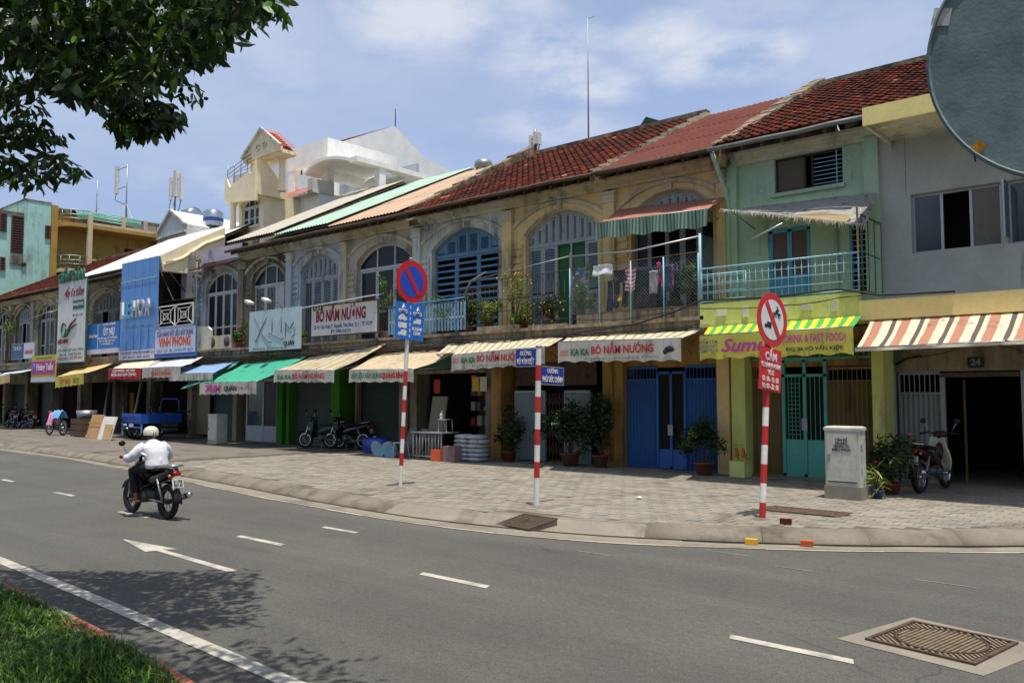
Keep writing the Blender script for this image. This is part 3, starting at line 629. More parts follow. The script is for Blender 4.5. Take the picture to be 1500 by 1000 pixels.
# ---- ground floor closures ----
def folding_gate(root, xa, xb, z0, z1, Y, m, ztop=None, name='folding_gate', pitch=.11):
    g_ = MB(); g_.box(xa, xb, Y-.02, Y+.05, z1, z1+.06); g_.box(xa, xb, Y-.01, Y+.06, z0, z0+.02); g_.box(xa-.015, xa+.01, Y-.018, Y+.048, z0, z1+.03); g_.box(xb-.01, xb+.015, Y-.018, Y+.048, z0, z1+.03); gate = g_.build(name, m, root); zt = ztop or z1; n = max(2, int((xb-xa)/pitch)); d = (xb-xa)/n
    b = MB()
    for i in range(n):
        x = xa+i*d; q = .035 if i % 2 else .0
        b.add([(x, Y, z0+.02), (x+d/2, Y+.04, z0+.02), (x+d, Y, z0+.02), (x+d, Y, zt), (x+d/2, Y+.04, zt), (x, Y, zt)], [(0,1,4,5), (1,2,3,4)])
        b.box(x-.008, x+.008, Y-.012, Y, z0+.02, z1)
    b.build('slats', m, gate)
    if zt < z1-.05:
        bx(gate, 'rail', m, xa, xb, Y-.02, Y-.005, zt-.03, zt); 
    return gate
def scissor(root, xa, xb, z0, z1, Y, m):
    b = MB(); x = xa
    while x <= xb+.001: b.box(x-.01, x+.01, Y-.01, Y+.01, z0, z1); x += .11
    z = z0+.2
    while z < z1-.3:
        x = xa
        while x < xb-.05: b.bar((x, Y-.02, z), (x+.11, Y-.02, z+.26), .006, .014); b.bar((x+.11, Y-.026, z), (x, Y-.026, z+.26), .006, .014); x += .11
        z += .42
    return b.build('scissor_gate', m, root)
def roller(root, xa, xb, z0, z1, Y, m, p=.075):
    n = int((z1-z0)/p)
    def P(i, j): return (xa+(xb-xa)*i, Y+(.018 if j % 2 else 0), z0+(z1-z0)*j/(2*n))
    o = MB().grid(P, 1, 2*n).build('roller_shutter', m, root); bx(o, 'bottom_rail', m, xa, xb, Y-.015, Y+.03, z0, z0+.06)
    b = MB(); b.box(xa-.04, xa, Y-.03, Y+.05, z0, z1); b.build('guide_rail', m, o); MB().box(xb, xb+.04, Y-.03, Y+.05, z0, z1).build('guide_rail', m, o); return o
# party walls X positions
XS = dict(B0=(-5.27, -1.55), B1=(-8.53, -5.27), B2=(-11.79, -8.53), B3=(-15.23, -11.79), B4=(-18.97, -15.23), B5=(-22.6, -18.97), B6=(-25.78, -22.6), B7=(-28.98, -25.78), B8=(-32.4, -28.98), B9=(-36, -32.4), B10=(-39.4, -36), B11=(-43.3, -39.4), B12=(-46.8, -43.3), B13=(-50.3, -46.8), B14=(-53.7, -50.3), B15=(-57, -53.7))
def bay(k, lab, wm, tm, roof, win=None, arch=True, pil=True, up=True, ledgem=None, led=True):
    x0, x1 = XS[k]; t = shell('shophouse', lab, x0, x1)
    if arch:
        xa, xb = x0+.62, x1-.40; zs, za = 6.30, 6.84; f = arcfn(xa, xb, zs, za)
        arch_wall(t, x0, x1, xa, xb, zs, za, ZF-.05, ZE+.05, YW, .28, wm); arch_band(t, x0+.22, x1-.2, 6.52, 7.02, YW, .09, .07, tm)
        arch_band(t, xa-.02, xb+.02, zs, za, YW, .035, .03, tm, 'arch_edge')
        xm = (xa+xb)/2; bx(t, 'keystone', tm, xm-.07, xm+.07, YW-.06, YW, 6.84, 7.04)
        quoins(t, ((x0+.19, xa-.1), (xb+.06, x1-.16)), wm); upper_room(t, x0+.1, x1-.1)
        if win: win(t, xa, xb, f)
    if pil: pilaster(t, x0+.02, wm, tm)
    if up: cornice(t, x0, x1, tm); gutter(t, x0, x1); soffit(t, x0, x1)
    if led: ledge(t, x0, x1, ledgem)
    interior(t, x0, x1); roof(t, x0, x1); return t
# --- B4 white arch, blue shutters, open shop ---
def w_blue(t, xa, xb, f): window(t, xa, xb, ZF, 6.08, f, YW+.16, 3, P_blu, ['wide'], 'window')
B4 = bay('B4', 'stained white shophouse with open blue slatted shutters under a broad arch', W_wht, W_trimw, lambda t, a, b: tile_roof(t, a+.17, b), w_blue); party(B4, XS['B4'][0])
def w_grey(t, xa, xb, f):
    wd = window(t, xa, xb, ZF, 5.98, f, YW+.16, 5, P_gry, ['louvre', 'louvre', 'open', 'open', 'louvre'], 'window'); folding_gate(t, xa+(xb-xa)*.4+.03, xb-(xb-xa)*.2-.03, ZF, 5.9, YW+.24, P_grn, name='inner_gate', pitch=.1)
B3 = bay('B3', 'ochre shophouse with pale grey louvred shutters and an inner green gate', W_yel, W_trim, lambda t, a, b: tile_roof(t, a, b-.12), w_grey)
def w_dk(t, xa, xb, f): window(t, xa, xb, ZF, 6.05, f, YW+.16, 5, P_gry, ['glass', 'open', 'glass', 'glass', 'glass'], 'window', tymp='panel')
B2 = bay('B2', 'ochre shophouse with rust red sheet roof behind the laundry balcony', W_yel, W_trim, lambda t, a, b: sheet_roof(t, a, b, R_red, y1=22.6, z1=10.32, seams=(.3, .62)), w_dk)
pilaster(B2, XS['B2'][1]-.14, W_yel, W_trim, .22)
b = MB(); n = 16   # low broken verge between B3 and B2
for i in range(n):
    y = 16.9+(6.2*i/n); z = 7.48+(3.15*i/n); b.box(-11.99, -11.72, y, y+.38, z-.2, z+.09+RNG.normal(0, .015))
b.build('verge', W_trim, B2)
def w_wg(t, xa, xb, f): window(t, xa, xb, ZF, 6.05, f, YW+.16, 3, P_wht, ['glass'], 'window', tymp='glass')
def w_lv(t, xa, xb, f): window(t, xa, xb, ZF, 6.0, f, YW+.16, 4, P_gry, ['bars', 'louvre', 'louvre', 'louvre'], 'window')
def w_dk2(t, xa, xb, f):
    window(t, xa, xb, ZF, 6.05, f, YW+.16, 3, P_wht, ['bars', 'bars', 'solid'], 'window', tymp='glass')
B5 = bay('B5', 'cream shophouse with white glazed doors under a beige sheet roof', W_crm, W_trim, lambda t, a, b: sheet_roof(t, a, b-.18, R_bge, z0=7.5, y1=23.4, z1=10.7, seams=(.35, .7)), w_wg)
B6 = bay('B6', 'grey white shophouse with barred and louvred window under a pale green sheet roof', W_lbl, W_trimw, lambda t, a, b: sheet_roof(t, a, b, R_grn, z0=7.62, y1=23.8, z1=10.98, seams=(.5,)), w_lv)
B7 = bay('B7', 'blackened cream shophouse behind the XLUM board under a white sheet roof', W_old, W_trim, lambda t, a, b: sheet_roof(t, a, b+.02, R_wht, z0=7.72, y1=22.95, z1=10.80, seams=(.5,)), w_dk2)
def w_b8(t, xa, xb, f): window(t, xa, xb, ZF, 6.02, f, YW+.12, 4, P_wht, ['glass'], 'window', tymp='glass')
B8 = bay('B8', 'pale grey blue shophouse with white grid window and small red tile eave', W_lbl, W_trimw, lambda t, a, b: bx(t, 'roof', M_gut, a, b, YW+.2, 20.0, 7.3, 7.42), w_b8, up=False)
x0, x1 = XS['B8']; b = MB(); b.box(x0+.3, x1, YW-.05, YW+.2, 7.3, 7.85); b.build('parapet', wallm('lilac', '#b9b3bd', .3), B8)
tile_ = MB()
for i in range(16):
    xa = x0+.35+i*.2
    for j in range(3): tile_.add([(xa, YW-.62+j*.2, 6.98+j*.09), (xa+.19, YW-.62+j*.2, 6.98+j*.09), (xa+.19, YW-.40+j*.2, 7.06+j*.09), (xa, YW-.40+j*.2, 7.06+j*.09), (xa, YW-.62+j*.2, 6.94+j*.09), (xa+.19, YW-.62+j*.2, 6.94+j*.09)], [(0,1,2,3), (4,5,1,0)], int(RNG.integers(4)))
tile_.build('eave_tiles', TILES, B8, kind='stuff')
# B9: recessed terrace
t = B9 = shell('shophouse', 'shophouse with a recessed terrace behind a white lattice railing', *XS['B9']); x0, x1 = XS['B9']; ledge(t, x0, x1); interior(t, x0, x1); sheet_roof(t, x0, x1-.7, R_w2, z0=7.62, y1=21.6, z1=10.25)
bx(t, 'wall', W_old, x0, x1, YW+1.2, YW+1.4, ZF, 7.8); bx(t, 'parapet', W_crm, x0, x1, YW-.1, YW+.1, 7.5, 7.9); bx(t, 'fascia_panel', R_gry, x1-1.15, x1-.05, YW-.15, YW-.1, 5.9, 7.5)
for i in range(4): bx(t, 'shutter', P_gry, x0+.4+i*.75, x0+1.05+i*.75, YW+1.1, YW+1.18, ZF+.1, 5.9)
b = MB(); b.add([(x0, 16.5, 5.75), (x1, 16.5, 5.75), (x1, 18.6, 6.2), (x0, 18.6, 6.2)], [(0,1,2,3), (0,3,2,1)]); b.build('lean_to_roof', R_gry, t)
b = MB()
for s in (0, 1): b.bar((x1-1.5, 16.5, 7.3), (x1-.3, 16.6, 5.75), .03, .03); b.bar((x1-1.4, 16.4, 7.35), (x1, 16.4, 7.35), .03, .03); break
b.build('sign_brace', M_iron, t)
def lattice(root, xa, xb, z0, z1, Y, m):
    b = MB(); n = 2; w_ = (xb-xa)/n
    b.box(xa, xb, Y-.02, Y+.02, z1-.05, z1); b.box(xa, xb, Y-.02, Y+.02, z0, z0+.05)
    for i in range(n+1): b.box(xa+i*w_-.025, xa+i*w_+.025, Y-.021, Y+.021, z0+.05, z1-.05)
    for i in range(n):
        a = xa+i*w_+.03; c = a+w_-.06; zm = (z0+z1)/2; xm = (a+c)/2
        b.bar((a, Y, z0+.06), (c, Y, z1-.06), .02, .03); b.bar((c, Y+.021, z0+.06), (a, Y+.021, z1-.06), .02, .03)
        for k in (.30, .62):
            p = (xm-(c-a)/2*k, zm-(z1-z0)/2*k, xm+(c-a)/2*k, zm+(z1-z0)/2*k)
            b.box(p[0], p[2], Y-.03, Y-.01, p[1], p[1]+.025); b.box(p[0], p[2], Y-.03, Y-.01, p[3]-.025, p[3]); b.box(p[0], p[0]+.025, Y-.031, Y-.011, p[1], p[3]); b.box(p[2]-.025, p[2], Y-.031, Y-.011, p[1], p[3])
    return b.build('lattice_railing', m, root)
lattice(B9, -33.2, -30.35, 4.6, 5.5, 16.2, M_white)
# B10 .. B15
def w_plain(t, xa, xb, f): window(t, xa, xb, ZF, 6.0, f, YW+.16, 4, P_gry, ['louvre', 'open', 'glass', 'louvre'], 'window', tymp='panel')
def w_plain2(t, xa, xb, f): window(t, xa, xb, ZF, 6.0, f, YW+.16, 4, P_wht, ['glass', 'bars'], 'window', tymp='glass')
RW = lambda t, a, b: sheet_roof(t, a, b, R_w2, z0=7.62, y1=21.6, z1=10.25)
RT_ = lambda t, a, b: tile_roof(t, a, b, px=.25, py=.34)
B10 = bay('B10', 'shabby grey shophouse between the tall white board and the blue panel', W_old, W_trim, RW, None, arch=False)
x0, x1 = XS['B10']; bx(B10, 'wall', W_old, x0, x1, YW+.02, YW+.2, ZF, 7.4)
for i in range(9): bx(B10, 'wall_board', (P_gry, W_old, P_wht)[i % 3], x0+.15+i*.35, x0+.46+i*.35, YW-.06-.02*(i % 2), YW+.0, ZF, 5.6+.12*(i % 3))
B11 = bay('B11', 'cream shophouse hidden behind the tall white sign board', W_crm, W_trim, RW, w_plain)
B12 = bay('B12', 'narrow shophouse with a small white canopy over its dark upper window', W_old, W_trim, RT_, w_plain)
B13 = bay('B13', 'shophouse behind the small blue and white shop board', W_crm, W_trim, RT_, w_plain2)
B14 = bay('B14', 'second shophouse from the cyan block with a weathered ochre arch', W_old, W_trim, RT_, w_plain)
B15 = bay('B15', 'last shophouse of the row beside the cyan block', W_crm, W_trim, RT_, w_plain2)
# --- B1 green ---
x0, x1 = XS['B1']; t = B1 = shell('shophouse', 'mint green shophouse with a light blue railing and a lime fascia band', x0, x1)
b = MB()   # wall with rectangular openings
OP = [(-7.43, -5.95, 6.33, 7.1), (-7.6, -6.66, ZF, 5.55), (-5.85, -5.40, 3.95, 5.5)]
xs = sorted({x0, x1-.02, *[o[0] for o in OP], *[o[1] for o in OP]}); zs_ = sorted({ZF-.05, 7.4, *[o[2] for o in OP], *[o[3] for o in OP]})
for i in range(len(xs)-1):
    for j in range(len(zs_)-1):
        cx_, cz = (xs[i]+xs[i+1])/2, (zs_[j]+zs_[j+1])/2
        if not any(o[0] < cx_ < o[1] and o[2] < cz < o[3] for o in OP): b.box(xs[i], xs[i+1], YW, YW+.25, zs_[j], zs_[j+1])
b.build('wall', W_grn, t); upper_room(t, x0+.1, x1-.1)
for x in (x0+.12, x1-.06): bx(t, 'pilaster', W_grn, x-.12 if x < -6 else x-.16, x+.12, YW-.12, YW+.01, ZF, 7.15)
for x in (x0+.12,): bx(t, 'capital', W_grn, x-.17, x+.17, YW-.16, YW-.0, 7.15, 7.25)
cornice(t, x0, x1, W_trimw, 6.98); gutter(t, x0-.1, x1, 16.7, 7.36, mat('grey_gutter', '#6d746f', .6, .2, grime=.4)); soffit(t, x0, x1)
wd = MB(); wd.box(-7.43, -5.95, YW+.08, YW+.12, 6.33, 6.38); wd.box(-7.43, -5.95, YW+.08, YW+.12, 7.05, 7.1)
for x in (-7.41, -6.78, -6.62, -5.97): wd.box(x-.02, x+.02, YW+.08, YW+.12, 6.33, 7.1)
wd = wd.build('window', mat('dark_wood', '#3a2f26', .8, grime=.3), t); bx(wd, 'pane', mat('brown_blind', '#5d5346', .8), -7.39, -6.8, YW+.10, YW+.11, 6.38, 7.05)
b = MB()
for i in range(7): b.box(-6.58, -5.99, YW+.06, YW+.07, 6.40+i*.09, 6.415+i*.09)
b.box(-6.1, -6.08, YW+.05, YW+.06, 6.36, 7.07); b.build('bars', P_rb, wd)
bx(t, 'window_sill', W_grn, -7.5, -5.9, YW-.07, YW, 6.24, 6.32)
d = MB(); P_db = mat('door_blue', '#4d93b3', .6, grime=.25)
for x in (-7.56, -7.13, -6.70): d.box(x-.05, x+.05, YW+.02, YW+.08, ZF, 5.5)
d.box(-7.61, -6.65, YW+.02, YW+.08, 5.45, 5.55); d.box(-7.5, -6.76, YW+.03, YW+.07, ZF, 4.5); d = d.build('balcony_door', P_db, t)
for xa, xb in ((-7.51, -7.18), (-7.08, -6.75)): bx(d, 'pane', mat('brown_curtain', '#5c4a3c', .6), xa, xb, YW+.05, YW+.055, 4.5, 5.45)
d = MB(); d.box(-5.87, -5.80, YW+.02, YW+.08, 3.95, 5.5); d.box(-5.45, -5.38, YW+.02, YW+.08, 3.95, 5.5); d = d.build('window', P_db, t)
b = MB()
for i in range(12): b.box(-5.8, -5.45, YW+.05, YW+.06, 4.0+i*.12, 4.02+i*.12)
b.build('bars', P_rb, d); b = MB(); b.tube([(-6.1, YW-.03, ZF), (-6.1, YW-.03, 5.5)], .03); b.build('pipe', W_grn, t)
b = MB(); b.tube([(x0-.02, 16.75, 7.3), (x0-.0, 17.0, 6.95), (x0+.02, 17.3, 6.55), (x0+.04, 17.36, 6.3), (x0+.05, 17.36, 3.6)], .055, 8); b.build('downpipe', W_grn, t)
tile_roof(t, x0+.1, x1, z0=7.46); tile_roof(t, x1, -1.6, z0=7.46); party(t, x0, .4, 17.1, 7.55, 23.3, 10.85)
# lime balcony band
b = MB(); b.box(x0-.08, x1, YB-.12, YW, 3.34, 3.42); b.box(x0-.08, x1, YB-.1, YB+.04, 3.42, 3.85); b.box(x0-.08, x1, YB+.04, YW, 3.42, 3.6); b.build('balcony_fascia', W_lime, t)
for i, (x, s) in enumerate(((-8.10, 1), (-7.55, 0), (-6.72, 0), (-6.28, 1), (-5.73, 0))):
    w_, h_ = (.11, .055) if s else (.055, .11); bx(t, 'vent_block', M_white, x-w_, x+w_, YB-.14, YB-.09, 3.62-h_, 3.62+h_)
def railing_grid(root, xa, xb, z0, z1, Y, m, nx, nz, ax='x', r=.008):
    def P(u, z): return (u, Y, z) if ax == 'x' else (Y, u, z)
    rl = MB(); rl.tube([P(xa, z1), P(xb, z1)], .02, 6); rl.tube([P(xa, z0), P(xb, z0)], .012, 6); rl.tube([P(xa, z0), P(xa, z1)], .012, 6); rl.tube([P(xb, z0), P(xb, z1)], .012, 6); o = rl.build('railing', m, root)
    b = MB()
    for i in range(nx+1): u = xa+(xb-xa)*i/nx; b.tube([P(u, z0), P(u, z1)], r*(1.8 if i in (0, nx) else 1), 4)
    b.build('balusters', m, o); b = MB()
    for j in range(1, nz): z = z0+(z1-z0)*j/nz; b.tube([P(xa, z), P(xb, z)], r, 4)
    b.build('rails', m, o); return o
railing_grid(t, x0-.05, x1-.0, 3.9, 4.62, YB-.06, P_rb, 24, 4)
railing_grid(t, x0-.15, x0+.9, 3.95, 4.5, YB+.08, P_rb, 6, 3)
railing_grid(t, YB, YW-.05, 3.9, 5.35, x1+.05, mat('side_grille_dark', '#3f5a56', .7, grime=.3), 3, 2, 'y', .012)
b = MB(); b.tube([(x1-.02, YB, 3.85), (x1-.02, YB, 5.5)], .022, 6); b.build('railing_post', mat('rusty_post', '#b98a4a', .7, grime=.5, scale=6), t)
# ground floor
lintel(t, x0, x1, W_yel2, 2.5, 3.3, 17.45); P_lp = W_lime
for xa, xb in ((-8.36, -8.04), (-5.36, -5.14)): pier(t, xa, xb, P_lp, 17.12)
interior(t, x0, x1)
folding_gate(t, -8.02, -7.33, .17, 2.62, 17.5, P_brn, 2.25, pitch=.09); folding_gate(t, -6.35, -5.38, .17, 2.42, 17.5, P_brn, 2.2, pitch=.09)
d = MB()
for x in (-7.30, -6.84, -6.40): d.box(x-.035, x+.035, 17.42, 17.48, .17, 2.66)
for z in (.17, 2.28, 2.6): d.box(-7.33, -6.37, 17.42, 17.47, z, z+.06)
d.box(-7.26, -6.88, 17.44, 17.47, .23, .95); d.box(-6.8, -6.44, 17.44, 17.47, .23, .95)
d = d.build('metal_door', P_tl, t)
b = MB()
for i in range(13): b.box(-7.2, -6.95, 17.44, 17.45, 1.05+i*.09, 1.062+i*.09)
for x in (-7.2, -7.12, -7.04, -6.95, -6.72, -6.62, -6.52): b.box(x-.006, x+.006, 17.43, 17.44, .95, 2.28)
b.build('bars', P_tl, d); bx(d, 'lock', M_steel, -6.9, -6.78, 17.39, 17.42, 1.15, 1.4); bx(d, 'screen', M_dark, -7.26, -6.44, 17.475, 17.48, .95, 2.28)
b = MB()
for i in range(26): b.box(-8.0+i*.1, -7.985+i*.1, 17.4, 17.42, 2.68, 2.9)
b.box(-8.03, -5.38, 17.39, 17.43, 2.9, 2.94); b.box(-8.03, -5.38, 17.38, 17.44, 2.64, 2.69); b.build('transom_grille', P_tl, t)
# --- B0 grey ---
x0, x1 = XS['B0']; t = B0 = thing('grey_building', 'smooth blue grey building with yellow bands and a striped awning on the corner', 'building', ((x0+x1)/2, YW, .15))
b = MB(); OP = [(-4.64, -3.07, 4.68, 5.86), (-2.98, -1.9, 4.68, 5.86)]
xs = sorted({x0, x1, *[o[0] for o in OP], *[o[1] for o in OP]}); zs_ = [3.5, 4.68, 5.86, 9.0]
for i in range(len(xs)-1):
    for j in range(3):
        cx_, cz = (xs[i]+xs[i+1])/2, (zs_[j]+zs_[j+1])/2
        if not any(o[0] < cx_ < o[1] and o[2] < cz < o[3] for o in OP): b.box(xs[i], xs[i+1], YW-.02, YW+.25, zs_[j], zs_[j+1] if j < 2 else 7.15)
b.build('wall', W_gry, t); b = MB(); b.box(x0-.0, x1, YW+.25, YW+.3, .15, 3.4) if False else None
bx(t, 'wall_joint', mat('joint_grey', '#6a7072', .9), -4.72, -4.712, YW-.024, YW-.02, 5.86, 7.0)  # thin darker grey strip marking the wall joint
b = MB(); b.box(x1, x1+.2, 15.9, 29, .15, 7.6) if False else b.box(x1-.2, x1, YW+.26, 29, .15, 7.6); b.build('side_wall', W_gry, t); upper_room(t, x0+.1, x1-.25)
for xa, xb, cols in ((-4.64, -3.07, 3), (-2.98, -1.9, 2)):
    f_ = MB(); f_.box(xa, xb, YW+.1, YW+.16, 4.68, 4.72); f_.box(xa, xb, YW+.1, YW+.16, 5.81, 5.86)
    for i in range(cols+1):
        x = xa+.02+(xb-xa-.04)*i/cols; f_.box(x-.025, x+.025, YW+.1, YW+.16, 4.72, 5.81)
    f_ = f_.build('window', M_alu, t)
    for i in range(cols):
        if i == 1: continue
        q = (xb-xa-.04)/cols; bx(f_, 'pane', GLB if i == 0 else mat('curtained_pane', '#6a655a', .3), xa+.045+q*i, xa+q*(i+1)-.005, YW+.12, YW+.127, 4.72, 5.81)
b = MB(); b.box(-2.98, -2.93, YW-.75, YW-.02, 4.7, 5.84) if False else b.bar((-2.95, YW-.5, 4.75), (-2.95, YW-.5, 5.8), .03, .03); b.bar((-2.95, YW-.5, 4.75), (-2.95, YW, 4.75), .03, .03); b.bar((-2.95, YW-.5, 5.8), (-2.95, YW, 5.8), .03, .03); b.build('open_sash', M_alu, t); bx(t, 'open_pane', GLB, -2.955, -2.949, YW-.48, YW, 4.77, 5.78)
b = MB(); b.box(x0+.27, x1, 15.9, YW+.3, 7.0, 7.04); b.box(x0+.33, x1, 15.96, YW+.3, 7.04, 7.16); b.build('canopy_slab', W_trimw, t); bx(t, 'canopy_fascia', mat('wall_fascia_yellow', '#eedd8e', .8), x0+.27, x1+.04, 15.84, 15.9, 6.92, 7.26)
bx(t, 'canopy_edge', W_trimw, x0+.27, x0+.33, 15.9, YW, 6.92, 7.26)
bx(t, 'balcony_fascia', W_ybd, x0, x1+.06, YB-.12, YB+.02, 3.31, 3.68); bx(t, 'balcony_slab', W_ybd, x0, x1+.04, YB+.02, YW-.02, 3.35, 3.6)
# ground floor: recessed
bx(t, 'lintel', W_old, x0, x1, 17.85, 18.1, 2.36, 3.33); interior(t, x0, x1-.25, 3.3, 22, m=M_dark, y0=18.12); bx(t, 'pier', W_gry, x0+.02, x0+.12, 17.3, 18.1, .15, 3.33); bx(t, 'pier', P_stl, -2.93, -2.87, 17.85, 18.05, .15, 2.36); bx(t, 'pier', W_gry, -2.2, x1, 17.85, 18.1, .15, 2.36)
folding_gate(t, -5.08, -4.32, .17, 2.30, 17.95, P_stl, 1.95, pitch=.085); bx(t, 'gate_leaf', P_stl, -4.31, -4.23, 17.9, 17.96, .17, 2.3)
bx(t, 'shop_rail', M_iron, -4.3, -2.93, 17.83, 17.88, 2.24, 2.33); bx(t, 'inner_post', mat('dark_ochre_post', '#6b5a30', .8), -4.0, -3.96, 18.3, 18.34, .17, 2.2)
pl = bx(t, 'number_plate', M_black, -3.80, -3.52, 17.82, 17.85, 2.42, 2.62); text(pl, '24', .17, (-3.66, 17.818, 2.52), XR, ZU, mat('dim_white', '#77777a', .7), bold=.006)
b = MB(); b.tube([(-5.1, 17.80, 2.5), (-4.9, 17.8, 2.62), (-4.65, 17.78, 2.66), (-4.6, 17.7, 2.66)], .02, 6); b.build('pipe', M_black, t); b = MB()
b.tube([(-5.0+i*.15, 17.83, 2.78-.12*math.sin(i*.5)+.02*math.sin(i*2)) for i in range(17)], .007, 4); b.build('wire', M_cable, t)
# posters on the pier
for i, (z, c) in enumerate(((1.0, '#7a5aa0'), (1.3, '#b9b9b5'), (1.75, '#4a8a5a'), (.75, '#8a80b0'))): bx(B0, 'sticker', mat('sticker_%d' % i, c, .6), x0+.02, x0+.021+.09, 17.295, 17.30, z, z+.12)
# --- ground floors B2..B7 ---
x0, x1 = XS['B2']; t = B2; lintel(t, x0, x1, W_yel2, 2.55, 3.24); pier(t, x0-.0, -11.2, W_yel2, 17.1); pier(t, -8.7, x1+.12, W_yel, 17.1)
b = MB(); b.tube([(-11.5, 17.05, .3), (-11.5, 17.05, 3.1)], .045, 8); b.build('downpipe', W_yel2, t)
folding_gate(t, -11.18, -10.36, .17, 2.52, 17.3, P_cob, 2.28, pitch=.09); folding_gate(t, -9.57, -8.72, .17, 2.52, 17.3, P_cob, 2.28, pitch=.09)
d = MB()
for x in (-10.33, -9.965, -9.6): d.box(x-.03, x+.03, 17.26, 17.32, .17, 2.45)
for z in (.17, 2.39): d.box(-10.33, -9.6, 17.26, 17.32, z, z+.06)
d.box(-10.3, -9.63, 17.28, 17.31, .22, .62); d = d.build('metal_door', P_cob, t); bx(d, 'lock', M_steel, -10.03, -9.9, 17.22, 17.26, .95, 1.2); bx(d, 'screen', M_dark, -10.3, -9.63, 17.315, 17.32, .62, 2.4)
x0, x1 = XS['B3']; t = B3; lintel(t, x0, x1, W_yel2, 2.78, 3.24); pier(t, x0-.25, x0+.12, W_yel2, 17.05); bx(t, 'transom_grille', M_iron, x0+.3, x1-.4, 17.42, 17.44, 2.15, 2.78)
folding_gate(t, x0+.55, -13.65, .17, 1.95, 17.15, P_stl, pitch=.1); folding_gate(t, -13.0, -12.2, .17, 1.95, 17.15, P_stl, pitch=.1); scissor(t, -13.65, -13.0, .17, 1.95, 17.2, M_iron)
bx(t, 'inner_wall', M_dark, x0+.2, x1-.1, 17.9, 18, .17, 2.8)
x0, x1 = XS['B4']; t = B4; lintel(t, x0, x1, mat('green_fascia', '#2f6a4a', .6, grime=.3), 2.62, 3.2, 17.1); bx(t, 'shutter_box', W_old, x0+.3, x1-.5, 17.05, 17.35, 2.52, 2.62); pier(t, x0, x0+.3, W_old); pier(t, x1-.6, x1-.3, W_old)
x0, x1 = XS['B5']; t = B5; lintel(t, x0, x1, P_drk, 2.5, 3.22); pier(t, x0-.16, x0+.3, W_grnp, 17.1); pier(t, x0+1.0, x0+1.1, W_old); pier(t, x1-.5, x1-.1, W_old); roller(t, x0+1.1, x1-.5, .16, 2.5, 17.4, P_drk); bx(t, 'inner_wall', M_dark, x0+.3, x0+1.0, 17.8, 17.9, .17, 2.6)
x0, x1 = XS['B6']; t = B6; lintel(t, x0, x1, P_drk, 2.5, 3.22); pier(t, x0-.15, x0+.2, W_grnp, 17.1); pier(t, x0+.45, x0+.62, W_grnp, 17.1); roller(t, x0+.66, x1-.5, .16, 2.5, 17.4, P_rol); bx(t, 'inner_wall', P_drk, x1-.5, x1-.16, 17.4, 17.5, .17, 2.5)
x0, x1 = XS['B7']; t = B7; lintel(t, x0, x1, W_old, 2.5, 3.22); pier(t, x0-.05, x0+.25, W_old); d = MB()
for x in (-28.3, -27.2, -26.3, -25.95): d.box(x-.04, x+.04, 17.36, 17.42, .17, 2.5)
d.box(-28.3, -25.95, 17.36, 17.42, 2.4, 2.5); d.box(-28.3, -27.24, 17.37, 17.41, .17, .75); d.box(-27.16, -26.34, 17.37, 17.41, .17, .75); d = d.build('glazed_door', P_wht, t); bx(d, 'pane', GLB, -28.26, -27.24, 17.39, 17.395, .75, 2.4); bx(d, 'pane', GLS, -27.16, -26.34, 17.39, 17.395, .75, 2.4)
for k, t in (('B8', B8), ('B9', B9), ('B10', B10), ('B11', B11), ('B12', B12), ('B13', B13), ('B14', B14), ('B15', B15)):
    x0, x1 = XS[k]; lintel(t, x0, x1, W_old, 2.5, 3.22); pier(t, x0-.1, x0+.25, W_old)
    if k == 'B8': bx(t, 'door_panel', mat('tan_panel', '#8b7d62', .8, grime=.2), x0+.3, x0+1.3, 17.4, 17.45, .3, 2.5)
    if k in ('B8', 'B13'): roller(t, x0+1.4, x1-.3, .16, 2.5, 17.6, P_rol)
    if k == 'B10': bx(t, 'door_panel', mat('ochre_panel', '#a8862f', .7, grime=.2), x0-.9, x0+.5, 17.9, 17.95, .17, 2.0)
    if k == 'B14': roller(t, x0+.4, x1-.4, .16, 2.5, 17.6, P_drk)
# balcony solid wall in front of B8
b = MB(); b.prism([(-32.3, 3.6), (-29.15, 3.6), (-29.15, 4.35), (-29.4, 4.5), (-32.3, 4.62)], 1, YB-.02, YB+.08); b.build('balcony_wall', W_trimw, B8)
# upper railings
b = MB(); b.tube([(-19.0, YB, 4.5), (-15.8, YB, 4.56)], .022, 6); o = b.build('railing', P_bl, B4)
for i in range(26): MB().box(-18.95+i*.125, -18.88+i*.125, YB-.01, YB+.012, 3.68, 4.46).build('picket', mat('picket_faded_blue', '#7aa0b5', .7, grime=.55, scale=4), o)
b = MB()
for i in range(25): b.box(-18.86+i*.125, -18.83+i*.125, YB-.015, YB-.005, 4.02, 4.07)
b.build('picket_clips', M_white, o)
# iron frames on B3 ledge
FR = mat('frame_brown_iron', '#3a2f28', .8, grime=.3)
def frame(root, xa, xb, z0, z1, Y, m=FR, r=.014, verts=3):
    b = MB(); b.tube([(xa, Y, z1), (xb, Y, z1+.02)], r, 5); b.tube([(xa, Y, z0), (xb, Y, z0)], r, 5)
    for i in range(verts+1): x = xa+(xb-xa)*i/verts; b.tube([(x, Y, z0), (x, Y, z1+.02*i/verts)], r, 5)
    return b.build('iron_frame', m, root)
frame(B3, -16.0, -14.6, 3.6, 4.75, YB+.05, verts=9, r=.010); frame(B3, -14.6, -12.2, 3.6, 4.95, YB+.02, verts=14, r=.010); frame(B3, -16.0, -12.2, 4.1, 4.4, YB+.07, verts=2, r=.010); b = MB(); b.tube([(-16.2, YB, 4.95), (-12.2, YB-.03, 5.30)], .010, 5); b.build('pipe_rail', M_steel, B3)
